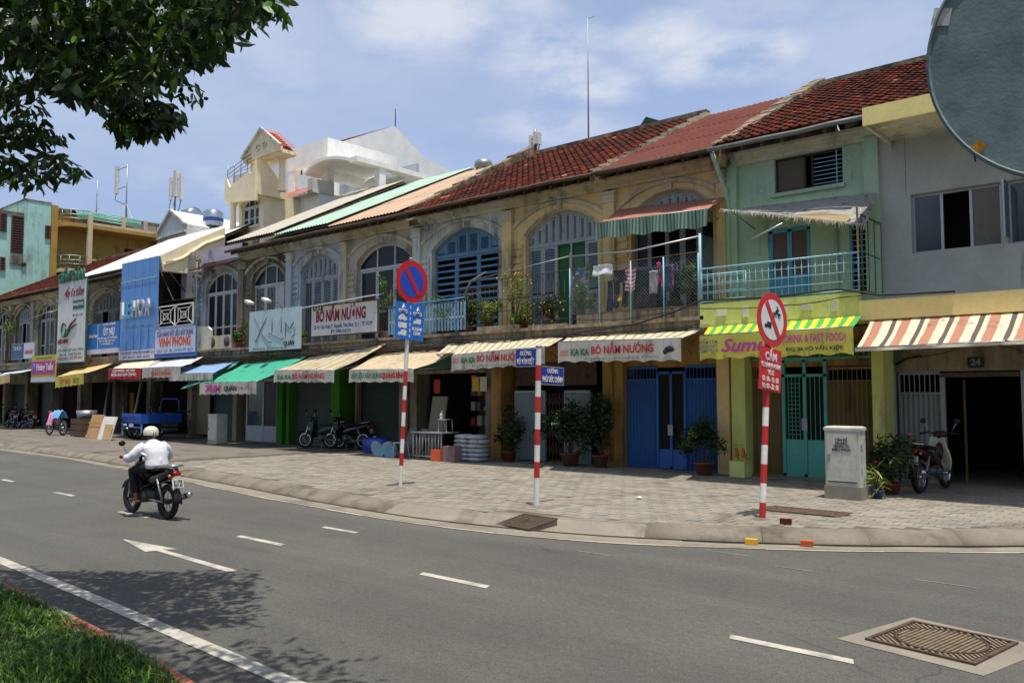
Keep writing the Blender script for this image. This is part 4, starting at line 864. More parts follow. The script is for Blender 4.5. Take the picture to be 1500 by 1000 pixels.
bx(B3, 'ledge_box', W_ledge, -15.3, -13.9, YB-.03, YB+.2, 3.6, 3.72); bx(B3, 'ledge_box', W_ledge, -13.5, -12.3, YB-.03, YB+.15, 3.6, 3.66)
# chain link cage of B2
def chainlink(root, P, w_, h_, m, s=.085):
    b = MB(); n = int((w_+h_)/s)
    for k in range(n):
        c = -h_+k*s
        for sg in (0, 1):
            a0 = max(0, c); a1 = min(w_, c+h_)
            if a1 > a0:
                z0_, z1_ = (a0-c, a1-c) if sg == 0 else (h_-(a0-c), h_-(a1-c)); b.tube([P(a0, z0_), P(a1, z1_)], .0017, 3, smooth=False, cap=False)
    return b.build('chain_link_mesh', m, root, kind='stuff')
M_cl = mat('chain_wire', '#8b9aa0', .6, bump=0)
chainlink(B2, lambda a, z: (-12.18+a, YB, 3.86+z), 3.52, 1.12, M_cl); chainlink(B2, lambda a, z: (-12.18, YB+a, 3.86+z), 1.15, 1.5, M_cl); chainlink(B2, lambda a, z: (-8.64, YB+a, 3.86+z), 1.1, 1.55, M_cl)
for x in (-12.18, -11.3, -10.42, -9.55, -8.68): MB().tube([(x, YB-.01, 3.6), (x, YB-.01, 5.0)], .018, 6).build('fence_post', P_rb, B2)
MB().tube([(-8.64, YB, 3.6), (-8.64, YB, 5.42)], .03, 6).build('fence_post', P_rb, B2); MB().tube([(-12.18, YB, 3.6), (-12.18, YB, 5.38)], .02, 6).build('fence_post', M_iron, B2)
b = MB(); b.tube([(-12.18, YB, 4.98), (-8.64, YB, 5.02)], .014, 5); b.tube([(-12.18, YB, 3.86), (-8.64, YB, 3.84)], .014, 5); b.build('fence_rail', M_iron, B2)
b = MB()
for i in range(40): x = -12.1+i*.088; b.add([(x-.008, YB, 5.0), (x+.008, YB, 5.0), (x, YB, 5.09)], [(0,1,2), (0,2,1)])
b.build('fence_spikes', M_alu, B2); bx(B2, 'parapet', W_ledge, -12.0, -8.62, YB+.02, YB+.16, 3.6, 3.84)
MB().tube([(-12.3, YB+.1, 5.32), (-10.4, YB+.05, 5.24), (-8.66, YB, 5.36)], .02, 6).build('laundry_pole', M_alu, B2)
# ================= BUILDINGS BEHIND =================
def pxp(pts, Y): return [W(u, v, Y) for u, v in pts]
def pxx(pts, X): return [WX(u, v, X) for u, v in pts]
# cyan block, face in plane X=-57
t = thing('cyan_block', 'stained cyan block of flats at the far left above the row', 'building', (-57, 19, .15))
b = MB(); b.box(-70, -57, 19.05, 20.6, .15, 14.15); b.box(-70, -57.02, 15.5, 19.05, .15, 13.15); b.build('wall', W_cyan, t)
bx(t, 'roof_parapet', W_old, -70.02, -56.97, 19.03, 20.62, 14.15, 14.25); bx(t, 'roof_parapet', W_old, -70, -56.98, 15.5, 19.03, 13.15, 13.3)
for pts, m in ((((17,315),(33,319),(33,372),(17,370)), 0), (((0,312),(9,313),(9,340),(0,338)), 1), (((66,331),(73,331),(73,350),(66,349)), 0), (((0,377),(7,377),(7,396),(0,395)), 0)):
    q = pxx(pts, -57); y0, y1 = min(a[0] for a in q), max(a[0] for a in q); z0, z1 = min(a[1] for a in q), max(a[1] for a in q)
    wn = MB(); wn.box(-57.0, -56.93, y0, y0+.06, z0, z1); wn.box(-57.0, -56.93, y1-.06, y1, z0, z1); wn.box(-57, -56.93, y0+.06, y1-.06, z0, z0+.06); wn.box(-57, -56.93, y0+.06, y1-.06, z1-.06, z1); z = z0+.15
    while z < z1-.1: wn.box(-57, -56.95, y0+.06, y1-.06, z, z+.05); z += .16
    wn = wn.build('window', mat('brown_frame', '#5b3a2c', .8, grime=.4), t); bx(wn, 'pane', GLS, -56.99, -56.985, y0+.06, y1-.06, z0+.06, z1-.06)
bx(t, 'stained_panel', W_old, -57, -56.96, 18.3, 19.0, 10.0, 10.55); MB().lathe([(0, .12), (.12, .1), (.16, .02), (.15, 0)], (-57, 19.1, 10.1), 12, R=Matrix.Rotation(math.pi/2, 3, 'Y')).build('dish', M_iron, t)
# yellow balcony block
t = thing('balcony_block', 'mustard yellow block with curved balconies and a green canopy beyond the cyan block', 'building', (-57, 24, .15))
W_mus = wallm('mustard', '#a88a46', .35); W_bei = wallm('beige', '#cdbb98', .3)
b = MB(); b.box(-70, -57.6, 20.6, 27.9, .15, 13.9); b.box(-57.6, -56.9, 20.62, 21.0, 8, 14.1); b.box(-57.6, -57.0, 27.6, 27.9, 8, 12.6); b.build('wall', W_mus, t); bx(t, 'roof_edge', W_old, -70, -57.5, 20.6, 28, 13.9, 14.1)
bx(t, 'back_wall', mat('wall_upper_pale', '#cfc4a6', .8, grime=.3), -57.6, -57.58, 22.3, 27.8, 12.9, 13.85)
for z, nm in ((12.72, 0), (9.75, 1)):
    b = MB(); b.prism([(-57.6, 21.0), (-56.4, 21.0), (-55.9, 21.4), (-55.75, 22.0), (-55.75, 22.6), (-55.75, 27.9), (-57.6, 27.9)], 2, z, z+.24); b.build('balcony_slab', W_mus if nm == 0 else W_bei, t)
    P_ = [(-57.0, 21.0), (-56.4, 21.05), (-55.95, 21.4), (-55.82, 22.0), (-55.82, 22.5)]
    r_ = MB()
    for zz_ in (.3, .55, .85): r_.tube([(x, y, z+.24+zz_) for x, y in P_], .03, 5)
    for x, y in P_: r_.tube([(x, y, z+.24), (x, y, z+1.1)], .025, 5)
    r_.build('railing', M_steel, t)
for y in (22.55,): bx(t, 'column', W_bei, -55.95, -55.7, y-.14, y+.14, 6, 13.6)
b = MB()
for y in (24.7, 26.2): b.box(-55.9, -55.75, y-.12, y+.12, 12.96, 13.8)
b.box(-55.9, -55.78, 22.7, 27.9, 12.96, 13.12); b.build('parapet_post', W_bei, t)
b = MB()
for zz_ in (13.3, 13.5, 13.7): b.tube([(-55.8, 22.7, zz_), (-55.8, 27.8, zz_)], .025, 5)
b.build('railing', M_steel, t)
for i in range(16): MB().lathe([(.04, 0), (.07, .1), (.04, .35), (.07, .55), (.05, .62)], (-55.85, 22.95+i*.22, 9.99), 7).build('baluster', W_bei, t)
bx(t, 'balustrade_rail', W_bei, -55.95, -55.75, 22.7, 27.8, 10.61, 10.72)
bx(t, 'door', M_dark, -57.6, -57.55, 25.6, 26.4, 9.99, 12); bx(t, 'door', M_dark, -57.6, -57.55, 26.9, 27.5, 9.99, 12)
def Pc(i, j):
    a = math.pi*.5*(1-j/6); return (-57.5+1.3*math.cos(a), 21.9+i*.25, 13.35+.75*math.sin(a)+.02*(i % 2))
MB().grid(Pc, 17, 6).build('canopy', mat('canopy_green', '#3f7f6c', .6), t, thick=.02)
def leaves(b, c, R, n, size, mset=(0, 1), flat=1.0, down=0.0, rng=RNG, wd=.42):
    c = np.array(c)
    for _ in range(n):
        p = rng.normal(0, 1, 3); p /= np.linalg.norm(p)+1e-6; rr = rng.random()**.45; p = c+p*rr*np.array(R)
        leaf(b, p, size*rng.uniform(.6, 1.25), rng, int(rng.choice(mset)), down, wd)
def leaf(b, p, s, rng, m=0, down=0.0, wd=.42):
    d = rng.normal(0, 1, 3); d[2] = d[2]*.6-down; d /= np.linalg.norm(d); u = np.cross(d, rng.normal(0, 1, 3)); u /= np.linalg.norm(u)+1e-9; nn_ = np.cross(d, u)
    P_ = [p, p+d*s*.35+u*s*wd*.5+nn_*s*.04, p+d*s*.72+u*s*wd*.36+nn_*s*.02, p+d*s-nn_*s*.06, p+d*s*.72-u*s*wd*.36+nn_*s*.02, p+d*s*.35-u*s*wd*.5+nn_*s*.04]
    b.add(P_, [(0, 1, 5), (1, 2, 4, 5), (2, 3, 4)], m)
LF = [mat('leaf_%s' % k, c, .45, var=.3, bump=0, trans=.26) for k, c in (('mid', '#34521f'), ('light', '#587a2a'), ('dark', '#22391a'), ('yellow', '#84883a'))]
b = MB()
for y in (21.4, 22.0, 23.2, 23.8, 24.4, 25.6): leaves(b, (-56.0, y, 10.45 if y < 22.5 else 10.85), (.3, .35, .28), 60, .14)
b.build('balcony_plants', LF, t)
# small white gable house + tanks
t = thing('gable_house', 'small white house with a triangular pediment below the roof antennas', 'building', (-46, 25, .15)); Wg = wallm('grey_white', '#c9cfcc', .3)
q = pxp([(232,343),(252,308),(273,328),(272,362),(234,370)], 25.0); b = MB(); b.prism([q[0], q[1], q[2], (q[2][0], 6), (q[0][0], 6)], 1, 25.0, 30); b.build('wall', Wg, t)
b = MB()
for i in (0, 1): b.bar((q[i][0], 24.92, q[i][1]), (q[i+1][0], 24.92, q[i+1][1]), .2, .14)
b.bar((q[0][0], 24.93, q[0][1]-.35), (q[2][0], 24.93, q[0][1]-.25), .14, .12); b.build('pediment_trim', M_whitew, t)
bx(t, 'opening', mat('shade_grey', '#6d7572', .9), q[0][0]+.25, q[2][0]-.2, 24.97, 24.999, q[0][1]-2.2, q[0][1]-.5)
q2 = pxp([(273,330),(334,345),(334,372),(273,372)], 25.4); bx(t, 'rear_wall', M_whitew, q2[0][0], q2[1][0], 25.4, 30, 6, q2[1][1]-.0)
def tank(lab, u, v, Y, r, h, horiz=False):
    x, z = W(u, v, Y); t = thing('water_tank', lab, 'water tank', (x, Y, z))
    if horiz: MB().lathe([(0, -h/2-.12), (r*.6, -h/2-.06), (r, -h/2+.05), (r, h/2-.05), (r*.6, h/2+.06), (0, h/2+.12)], (0, 0, r+.25), 18, R=Matrix.Rotation(math.pi/2, 3, 'Y')).build('tank', M_chr, t, local=True)
    else:
        MB().lathe([(r, .25), (r, h), (r*.75, h+.12), (r*.2, h+.2), (0, h+.2)], (0, 0, 0), 18).build('tank', M_chr, t, local=True)
        b = MB(); b.lathe([(r+.005, .55), (r+.005, .78)], (0, 0, 0), 18); b.build('blue_band', mat('tank_blue', '#2a3f8c', .5), t, local=True)
    b = MB()
    for i in (-1, 1):
        for j in (-1, 1): b.bar((i*r*.7, j*r*.7, -1.6), (i*r*.7, j*r*.7, .3), .06, .06)
    b.build('stand', M_iron, t, local=True)
tank('shiny horizontal steel water tank behind the white pediment', 279, 338, 27, .62, 1.1, True); tank('upright steel water tank with a blue printed band on the far roof', 312, 338, 27, .62, 1.15)
# roof antennas
def panel_ant(lab, u, vb, vt, Y, panels, name='cell_antenna', tripod=True):
    x, z0 = W(u, vb, Y); z1 = W(u, vt, Y)[1]; t = thing(name, lab, 'antenna', (x, Y, z0)); MB().tube([(0, 0, -.6), (0, 0, z1-z0)], .05, 6).build('mast', M_steel, t, local=True)
    for du, va, vb_, w_ in panels:
        xx = W(u+du, va, Y)[0]-x; za = W(u, va, Y)[1]-z0; zb = W(u, vb_, Y)[1]-z0
        b = MB(); b.box(xx-w_/2, xx+w_/2, -.1, .1, zb, za); b.build('panel', M_white, t, local=True); MB().bar((0, 0, za-.3), (xx, 0, za-.3), .04, .04).bar((0, 0, zb+.3), (xx, 0, zb+.3), .04, .04).build('bracket', M_steel, t, local=True)
        MB().tube([(xx, 0, zb), (xx, -.1, zb-.5), (xx*.4, 0, zb-.9), (0, 0, zb-1.1)], .025, 5).build('cable', M_cable, t, local=True)
    if tripod:
        b = MB()
        for a in (.4, 2.5, 4.6): b.bar((0, 0, z1*.0+1.6), (math.cos(a)*1.0, math.sin(a)*1.0, -.5), .05, .05)
        b.build('brace', M_white, t, local=True)
    return t
panel_ant('left roof antenna with one white panel on a braced mast', 184, 330, 242, 27, [(-12, 239, 279, .35)]); t_ = panel_ant('right roof antenna with three clustered white panels above the white pediment', 256, 312, 262, 27, [(2, 251, 289, .38), (10, 258, 296, .3), (-5, 259, 292, .16)], tripod=False)
panel_ant('little antenna cluster on the mossy wall end at the tile ridge', 784, 224, 190, 23.15, [(-6, 197, 214, .05), (1, 194, 212, .12), (6, 196, 213, .05)], tripod=False)
x, z0 = W(862, 205, 23.2); z1 = W(865, 26, 23.2)[1]; t = thing('radio_mast', 'very tall thin radio mast rising from the tile ridge into the sky', 'mast', (x, 23.2, z0)); MB().tube([(0, 0, -.3), (0, 0, (z1-z0)*.5), (0, 0, z1-z0)], [.03, .02, .012], 6).build('mast', M_steel, t, local=True); MB().tube([(0, 0, z1-z0-.02), (.4, 0, z1-z0)], .008, 5).build('tip', M_steel, t, local=True)
x, z0 = W(141, 318, 26); b = MB(); b.tube([(x, 26, z0-1), (x, 26, z0+2.8)], .03, 5); b.tube([(x-.3, 26, z0+.5), (x+.4, 26, z0+.6)], .02, 5); single(b, 'aerial', M_steel, 'thin aerial on the yellow block left of the roof antennas', 'aerial')
# exhaust vent
x, z = W(708, 268, 23.4); t = thing('roof_vent', 'round white steel ventilator on the beige roof beside the mossy wall', 'roof vent', (x, 23.4, z)); MB().lathe([(.5, -.4), (.34, .25), (.28, .5), (.28, .62)], (0, 0, 0), 18).build('base', mat('vent_white', '#d5d6d2', .4, .3), t, local=True); MB().lathe([(.28, .62), (.42, .66), (.46, .78), (.42, .92), (.30, 1.0), (0, 1.03)], (0, 0, 0), 18).build('head', M_steel, t, local=True); t.scale = (.78, .78, .9)
# dark tarpaulin peak behind ridge
x, z = W(950, 196, 24.2); b = MB(); b.add([(x-1.1, 24.2, z-.5), (x+1.1, 24.2, z+.05), (x-.1, 24.2, z+.62), (x-1.1, 25.6, z-.5), (x+1.1, 25.6, z+.05), (x+.0, 25.4, z+.45)], [(0,1,2), (1,4,5,2), (0,2,5,3), (3,5,4), (0,3,4,1)]); single(b, 'roof_tarpaulin', mat('dark_tarp', '#24423c', .8, grime=.3), 'dark green tarpaulin peak poking over the tile ridge', 'tarpaulin')
# tower house
t = thing('tower_house', 'cream tower house with an open pediment belvedere and balconies', 'building', (-33, 20, .15)); Y = 20.3
def pb(root, name, m, pts, Y0, D, **k): return MB().prism(pxp(pts, Y0), 1, Y0, Y0+D).build(name, m, root, **k)
cw = pxx([(235,374),(283,352),(330,333)], -33.05); cw = cw+[(cw[2][0], 7.0), (cw[0][0]+.15, 7.0)]; MB().prism(cw, 0, -33.35, -33.05).build('side_wall', W_ctow, t)
q = pxx([(240,388),(268,378),(300,357),(328,347)], -33.05); b = MB(); b.tube([(-33.03, y, z) for y, z in q], .07, 6); b.build('wall_moulding', W_ctow, t)
xl, xr = W(350, 320, Y)[0], W(386, 320, Y)[0]; zt = W(365, 286, Y)[1]; zb = 7.2
wx0, wx1 = W(354, 315, Y)[0], W(379, 315, Y)[0]; wz0, wzs, wza = W(366, 332, Y)[1], W(366, 303, Y)[1], W(366, 290, Y)[1]
arch_wall(t, xl, xr, wx0, wx1, wzs, wza, zb, W(366, 282, Y)[1], Y, .3, W_ctow); bx(t, 'wall', W_ctow, wx0, wx1, Y, Y+.3, zb, wz0); bx(t, 'window_sill', W_ctow, wx0-.1, wx1+.1, Y-.08, Y, wz0-.08, wz0)
arch_band(t, wx0-.0, wx1+.0, wzs, wza, Y, .07, .05, W_trim); f = arcfn(wx0, wx1, wzs, wza); window(t, wx0, wx1, wz0, wzs, f, Y+.1, 3, P_wht, ['glass'], tymp='glass'); bx(t, 'side_wall', W_ctow, xr-.2, xr, Y+.3, Y+2.2, zb, W(386, 282, Y)[1]); bx(t, 'rear_wall', W_ctow, xl, xr, Y+2.1, Y+2.2, zb, W(386, 290, Y)[1]); bx(t, 'side_wall', W_ctow, xl, xl+.2, Y+.3, Y+2.1, zb, W(386, 290, Y)[1])
# belvedere terrace box
xb0 = W(332, 280, Y-.4)[0]; zb0, zb1 = W(333, 297, Y-.4)[1], W(333, 266, Y-.4)[1]; b = MB(); b.prism([(xb0, zb0), (xr+.05, W(386, 297-12, Y)[1]-.35), (xr+.05, zb1+.55), (xr-.28, W(384, 250, Y)[1]-.2), (xr-.5, zb1+.1), (xb0+.4, zb1-.35), (xb0+.15, zb1+.1), (xb0, zb1+.12)], 1, Y-.5, Y-.35); b.build('terrace_parapet', W_ctow, t)
bx(t, 'terrace_slab', W_ctow, xb0, xr+.1, Y-.35, Y+1.0, zb0-.0, zb0+.15)
b = MB(); b.prism([(Y-.35, zb0), (Y+1.0, zb0), (Y+1.0, zb1-.3), (Y+.55, zb1-.1), (Y+.1, zb1+.4), (Y-.35, zb1+.75)], 0, xr+.06, xr+.2); b.build('terrace_parapet', W_ctow, t)
for u, va, vb_, yy in ((372, 230, 275, Y-.1), (414, 216, 280, Y+.3), (342, 297, 345, Y-.2)):
    x, za = W(u, va, yy); zz_ = W(u, vb_, yy)[1]; b = MB(); b.lathe([(.2, 0), (.2, .08), (.14, .12), (.13, za-zz_-.15), (.2, za-zz_-.08), (.2, za-zz_)], (x, yy, zz_), 12); b.build('column', W_ctow, t)
qa = pxp([(356,234),(384,190),(430,208)], Y-.4); ax, az = qa[1]; lx, lz = qa[0]; rx, rz_ = W(411, 207, Y-.4)
b = MB(); b.prism([(lx, lz), (ax, az), (rx, lz+.06), (rx, lz-.12), (lx, lz-.12)], 1, Y-.4, Y-.28); b.build('pediment', W_ctow, t)
b = MB(); b.box(lx, rx, Y-.3, Y+.45, lz-.2, lz-.05); b.build('canopy_slab', W_ctow, t)
b = MB(); b.bar((lx-.05, Y-.45, lz+.03), (ax, Y-.45, az+.05), .14, .1); b.bar((ax, Y-.45, az+.05), (rx+.05, Y-.45, lz+.08), .14, .1); b.build('pediment_trim', M_whitew, t)
b = MB()
for j in range(7):
    k0, k1 = j/7, (j+1)/7
    for i in range(3): ya = Y-.35+i*.27; b.add([(ax+(rx-ax)*k0, ya, az+(lz-az)*k0+.07), (ax+(rx-ax)*k1, ya, az+(lz-az)*k1+.11), (ax+(rx-ax)*k1, ya+.26, az+(lz-az)*k1+.11), (ax+(rx-ax)*k0, ya+.26, az+(lz-az)*k0+.07)], [(0,1,2,3)])
OT = mat('orange_tile', '#b5512f', .8, grime=.2); b.build('roof_tiles', OT, t, kind='stuff'); MB().prism([(lx, lz-.05), (ax, az), (rx, lz-.05)], 1, Y-.28, Y+.3).build('roof', OT, t)
for s in (-.35, .3): MB().tube([(ax+s*.8+.12*math.cos(a), Y-.43, lz+.42-abs(s)*.3+.12*math.sin(a)) for a in np.linspace(0, 6.28, 12)], .03, 5).build('pediment_ornament', M_whitew, t)
b = MB()
for k in (.0, .22, .44): b.tube([(xb0+.05, Y-.42, zb1+.1+k*.9), (xr-.4, Y-.42, zb1+.55+k*.8)], .018, 5)
for k in range(4): x = xb0+.1+k*.55; b.tube([(x, Y-.42, zb1-.3), (x, Y-.42, zb1+.75)], .018, 5)
b.build('railing', M_steel, t)
for k in range(5): x = W(331+k*3.6, 350, Y-.3)[0]; MB().lathe([(.03, 0), (.07, .12), (.03, .4), (.06, .62)], (x, Y-.3, W(333, 362, Y)[1]), 7).build('baluster', M_iron, t)
# wing with tile hip
Y2 = 22.2; q = pxp([(387,302),(449,281),(467,291),(467,340),(387,345)], Y2); bx(t, 'wing_wall', W_mod, q[0][0], q[2][0], Y2, Y2+4, 7.0, q[0][1]-.0)
b = MB(); x0_, z0_ = q[0]; x1_, z1_ = q[1]; x2_ = q[2][0]
for j in range(4):
    for i in range(16):
        xa = x0_+(x2_-x0_)*i/16; ya = Y2-.35+j*.3; zz_ = z0_+.02+j*.17; b.add([(xa, ya, zz_), (xa+.2, ya, zz_), (xa+.2, ya+.3, zz_+.17), (xa, ya+.3, zz_+.17)], [(0,1,2,3)])
b.build('wing_tiles', OT, t, kind='stuff'); bx(t, 'wing_eave', M_whitew, x0_-.1, x2_+.1, Y2-.4, Y2, z0_-.1, z0_)
b = MB(); b.box(x2_-.3, x2_+.05, Y2-.4, Y2+.8, z0_-.05, z0_+.55); b.build('hip_post', M_whitew, t)
wq = pxp([(392,312),(438,300),(438,328),(392,336)], Y2); wn = MB(); zz0, zz1 = z0_-1.1, z0_-.25
for i in range(5): x = wq[0][0]+(wq[1][0]-wq[0][0])*i/4; wn.box(x-.03, x+.03, Y2-.05, Y2, zz0, zz1)
wn = wn.build('window', P_wht, t); bx(wn, 'pane', GLB, wq[0][0], wq[1][0], Y2-.02, Y2-.015, zz0, zz1)
# modern white house (-Y face in plane 27, +X gable side)
Y = 22.8; t = thing('modern_house', 'large white modern house with a pergola frame, curved canopy and tall gable', 'building', (-30, 28, .15))
xc, zc = W(480, 201, Y); xl, zl = W(421, 224, Y); zlow = W(480, 228, Y)[1]
b = MB(); b.prism([(xl, zc-.05), (xc, zc), (xc, zlow-.1), (xl, zlow-.2)], 1, Y, Y+.3); b.build('pergola_beam', W_mod, t)
q = pxx([(480,201),(614,262)], xc); yb_ = q[1][0]
b = MB(); b.box(xc-.3, xc, Y+.3, Y+4.2, zlow, zc-.0); b.build('pergola_beam', W_mod, t); bx(t, 'pergola_beam', W_mod, xl+1, xc-.3, Y+3.2, Y+3.5, zlow, zc-.1); bx(t, 'pergola_beam', W_mod, xl, xl+.3, Y+.3, Y+6, zlow, zc-.1)
bx(t, 'pergola_post', W_mod, xl+.1, xl+.55, Y+.02, Y+.4, 9, zlow+.1); bx(t, 'pergola_post', W_mod, xc-.45, xc-.02, Y+.02, Y+.4, 9, zlow); bx(t, 'pergola_post', W_mod, xc-.4, xc-.02, Y+5.0, Y+5.4, 9, zlow)
# curved canopy slab
Yc = 22.0; cv = pxp([(446,252),(458,238),(475,230),(495,228),(512,231)], Yc); x0c, x1c = cv[0][0], cv[-1][0]; up_ = [(x, z) for x, z in cv]; lo_ = [(x, z-.14) for x, z in cv][::-1]
MB().prism(up_+lo_, 1, Yc, Yc+3.2).build('canopy_arch', W_mod, t)
z_e = cv[-1][1]; b = MB(); b.box(x1c, x1c+.5, Yc, Yc+4.6, z_e-.22, z_e); b.box(x0c, x1c, Yc+3.2, Yc+4.4, z_e-.25, z_e-.05); b.build('canopy_slab', W_mod, t)
bx(t, 'canopy_column', W_mod, x1c+.1, x1c+.45, Yc+1.3, Yc+1.65, 9, z_e-.2); bx(t, 'canopy_column', W_mod, x1c+.1, x1c+.45, Yc+4.1, Yc+4.4, 9, z_e-.2)
bx(t, 'wall', mat('wall_canopy_shade', '#98a2a8', .85), xl-.5, x1c-.5, Y+3.5, Y+3.7, 8, zlow); bx(t, 'wall', W_mod, x1c-.7, x1c-.5, Y+3.7, Y+7, 8, z_e-.2); bx(t, 'door', mat('blue_grey_dark', '#56616b', .6), xc-.2, xc+.8, Y+3.4, Y+3.5, 10, 12.2)  # grey-blue on the first wall paints in the shade under the canopy
X2 = -35.0; gq = pxx([(560,196),(579,185),(622,231),(655,248),(690,264),(690,300),(520,300),(505,225)], X2); 
MB().prism([gq[1], gq[2], gq[3], gq[4], (gq[4][0], 8), (gq[7][0]-1.2, 8), (gq[7][0]-1.2, gq[7][1]+.1)], 0, X2-9, X2).build('gable_wall', W_mod, t)
ay, azz = gq[1]; ly, lz2 = gq[7][0]-1.3, gq[7][1]+.1; b = MB(); b.add([(X2-9, ay, azz+.12), (X2-.25, ay, azz+.06), (X2-.25, ly-.1, lz2+.03), (X2-9, ly-.1, lz2+.1)], [(0,1,2,3), (0,3,2,1)]); b.build('roof', OT, t)
b = MB(); y0_, zr0 = WX(572, 247, X2+.2); y1_, zr1 = WX(606, 262, X2+.2)
for k in (0, .35, .7): b.tube([(X2+.3, y0_, zr0-.9+k), (X2+.3, y1_, zr0-.9+k)], .03, 5)
for k in range(3): yy = y0_+(y1_-y0_)*k/2; b.tube([(X2+.3, yy, zr0-1.2), (X2+.3, yy, zr0-.1)], .03, 5)
b.build('railing', FR, t); x, z = W(443, 268, 26)
b = MB(); q = pxp([(413,272),(460,258),(460,285),(413,300)], 22.5); 
for k in range(9): xx = q[0][0]+(q[1][0]-q[0][0])*k/8; b.tube([(xx, 25.8, q[0][1]-.9), (xx, 25.8, q[0][1]+.1)], .02, 5)
for k in range(8): xx = q[0][0]+(q[1][0]-q[0][0])*k/8; xn = q[0][0]+(q[1][0]-q[0][0])*(k+1)/8; b.tube([(xx, 25.8, q[0][1]-.9), (xn, 25.8, q[0][1]+.1)], .014, 4); b.tube([(xn, 25.8, q[0][1]-.9), (xx, 25.8, q[0][1]+.1)], .014, 4)
b.tube([(q[0][0], 25.8, q[0][1]+.1), (q[1][0], 25.8, q[0][1]+.1)], .03, 5); b.build('lattice_railing', M_whitew, t); bx(t, 'terrace_slab', W_mod, q[0][0], x1c, 25.7, Y+3.5, q[0][1]-1.15, q[0][1]-.95)
x, z = W(579, 187, 29.4); MB().tube([(X2, ay, azz), (X2, ay, azz+1.0)], .03, 5).build('lightning_rod', M_iron, t)
# roof top washing on pergola
x, z = W(441, 240, 23.4); b = MB(); b.box(x-.1, x+.1, 23.35, 23.42, z-.55, z+.2); single(b, 'hanging_shirt', mat('dark_cloth', '#2b2a3a', .9), 'dark shirt hung under the pergola frame of the white house', 'shirt')

# ================= AWNINGS =================
def awning(lab, r0, r1, f0, f1, stripes, pitch=.12, val=.5, vm=None, sag=.055, group='cloth awnings over the shop fronts', scal=True, seed=1):
    """r0,r1: rear corners (x,y,z); f0,f1: front corners"""
    rg = np.random.default_rng(seed); r0, r1, f0, f1 = map(Vector, (r0, r1, f0, f1)); t = thing('awning', lab, 'awning', ((r0+r1)/2)[:], 0, group)
    ms = stripes; Wd = (f1-f0).length; n = max(8, int(Wd/pitch)); m = 7; J = rg.normal(0, .016, (n+1, m+1)); ph = rg.random()*6
    def P(i, j):
        a = i/n; s = j/m; p = r0.lerp(r1, a).lerp(f0.lerp(f1, a), s); return (p.x, p.y, p.z-sag*math.sin(math.pi*s)*(.6+.4*math.sin(a*9+ph))+J[i, j]*(.25+s*.5))
    MB().grid(P, n, m, smooth=True, mf=lambda i, j: i % len(ms)).build('cloth', ms, t)
    if val:
        k = max(24, int(Wd/.08))
        def Q(i, j):
            a = i/k; p = f0.lerp(f1, a); h = val*(1 if not scal else 1-.10*abs(math.sin(a*math.pi*max(3, round(Wd/.45))))); w_ = .012*math.sin(a*23+ph)*j/2+.01*rg.normal()*.2
            return (p.x, p.y-.012+w_, p.z+.0-h*j/2)
        MB().grid(Q, k, 2, smooth=True).build('valance', vm or ms[0], t)
    b = MB(); b.tube([f0+Vector((0, .03, .01)), f1+Vector((0, .03, .01))], .018, 6); b.build('front_bar', M_steel, t)
    for p, q in ((r0.lerp(r1, .06), f0.lerp(f1, .04)), (r0.lerp(r1, .94), f0.lerp(f1, .96))):
        MB().tube([(p.x, p.y, p.z-.5), (q.x, q.y+.03, q.z-.01)], .014, 6).build('arm', M_steel, t)
    return t
def cloth(n, c, **k): return mat('cloth_'+n, c, .85, var=.06, grime=k.pop('grime', .25), scale=2, bump=.25, fine=120, trans=.06, **k)
C_crm = cloth('cream', '#c9bf9f'); C_lin = cloth('cream_thin_stripe', '#9c9276'); C_crm2 = cloth('beige', '#bfae8e', grime=.4); C_sal = cloth('salmon', '#b07a63'); C_drk = cloth('charcoal', '#5a4f48'); C_ivy = cloth('ivory', '#d0c6ac'); C_yel = cloth('yellow', '#e8c32c', grime=.1); C_grn = cloth('green', '#4aa34a', grime=.1); C_emr = cloth('emerald', '#3aa283', grime=.45, ); C_blu = cloth('faded_blue', '#7f9fc4'); C_val = cloth('white_banner', '#bdbaae', grime=.5); C_ylv = cloth('yellow_banner', '#c2bb4e', grime=.2); C_red = cloth('red_banner', '#b3202a', grime=.1); C_och = cloth('sand', '#cfae74')  # C_lin is the darker cream of the thin awning stripes
TX = {k: mat('ink_'+k, c, .7, var=.08, grime=.15, scale=6, bump=0) for k, c in dict(red='#a5232b', dred='#8f1a22', green='#2f6b52', black='#23232a', blue='#27408f', white='#dcdcd8', magenta='#b03a8c', orange='#b8562a', grey='#70757a', lblue='#3a86c8').items()}
BNN = 'BÒ NẦM NƯỚNG'
# grey building striped awning
t = awning('long ivory, salmon and charcoal striped awning on the grey corner building', (-5.08, 16.25, 3.30), (-1.45, 16.25, 3.30), (-4.92, 14.85, 2.70), (-1.45, 14.85, 2.74), [C_ivy, C_sal, C_sal, C_ivy, C_ivy, C_drk], .076, .05, C_ivy, seed=3, scal=False)
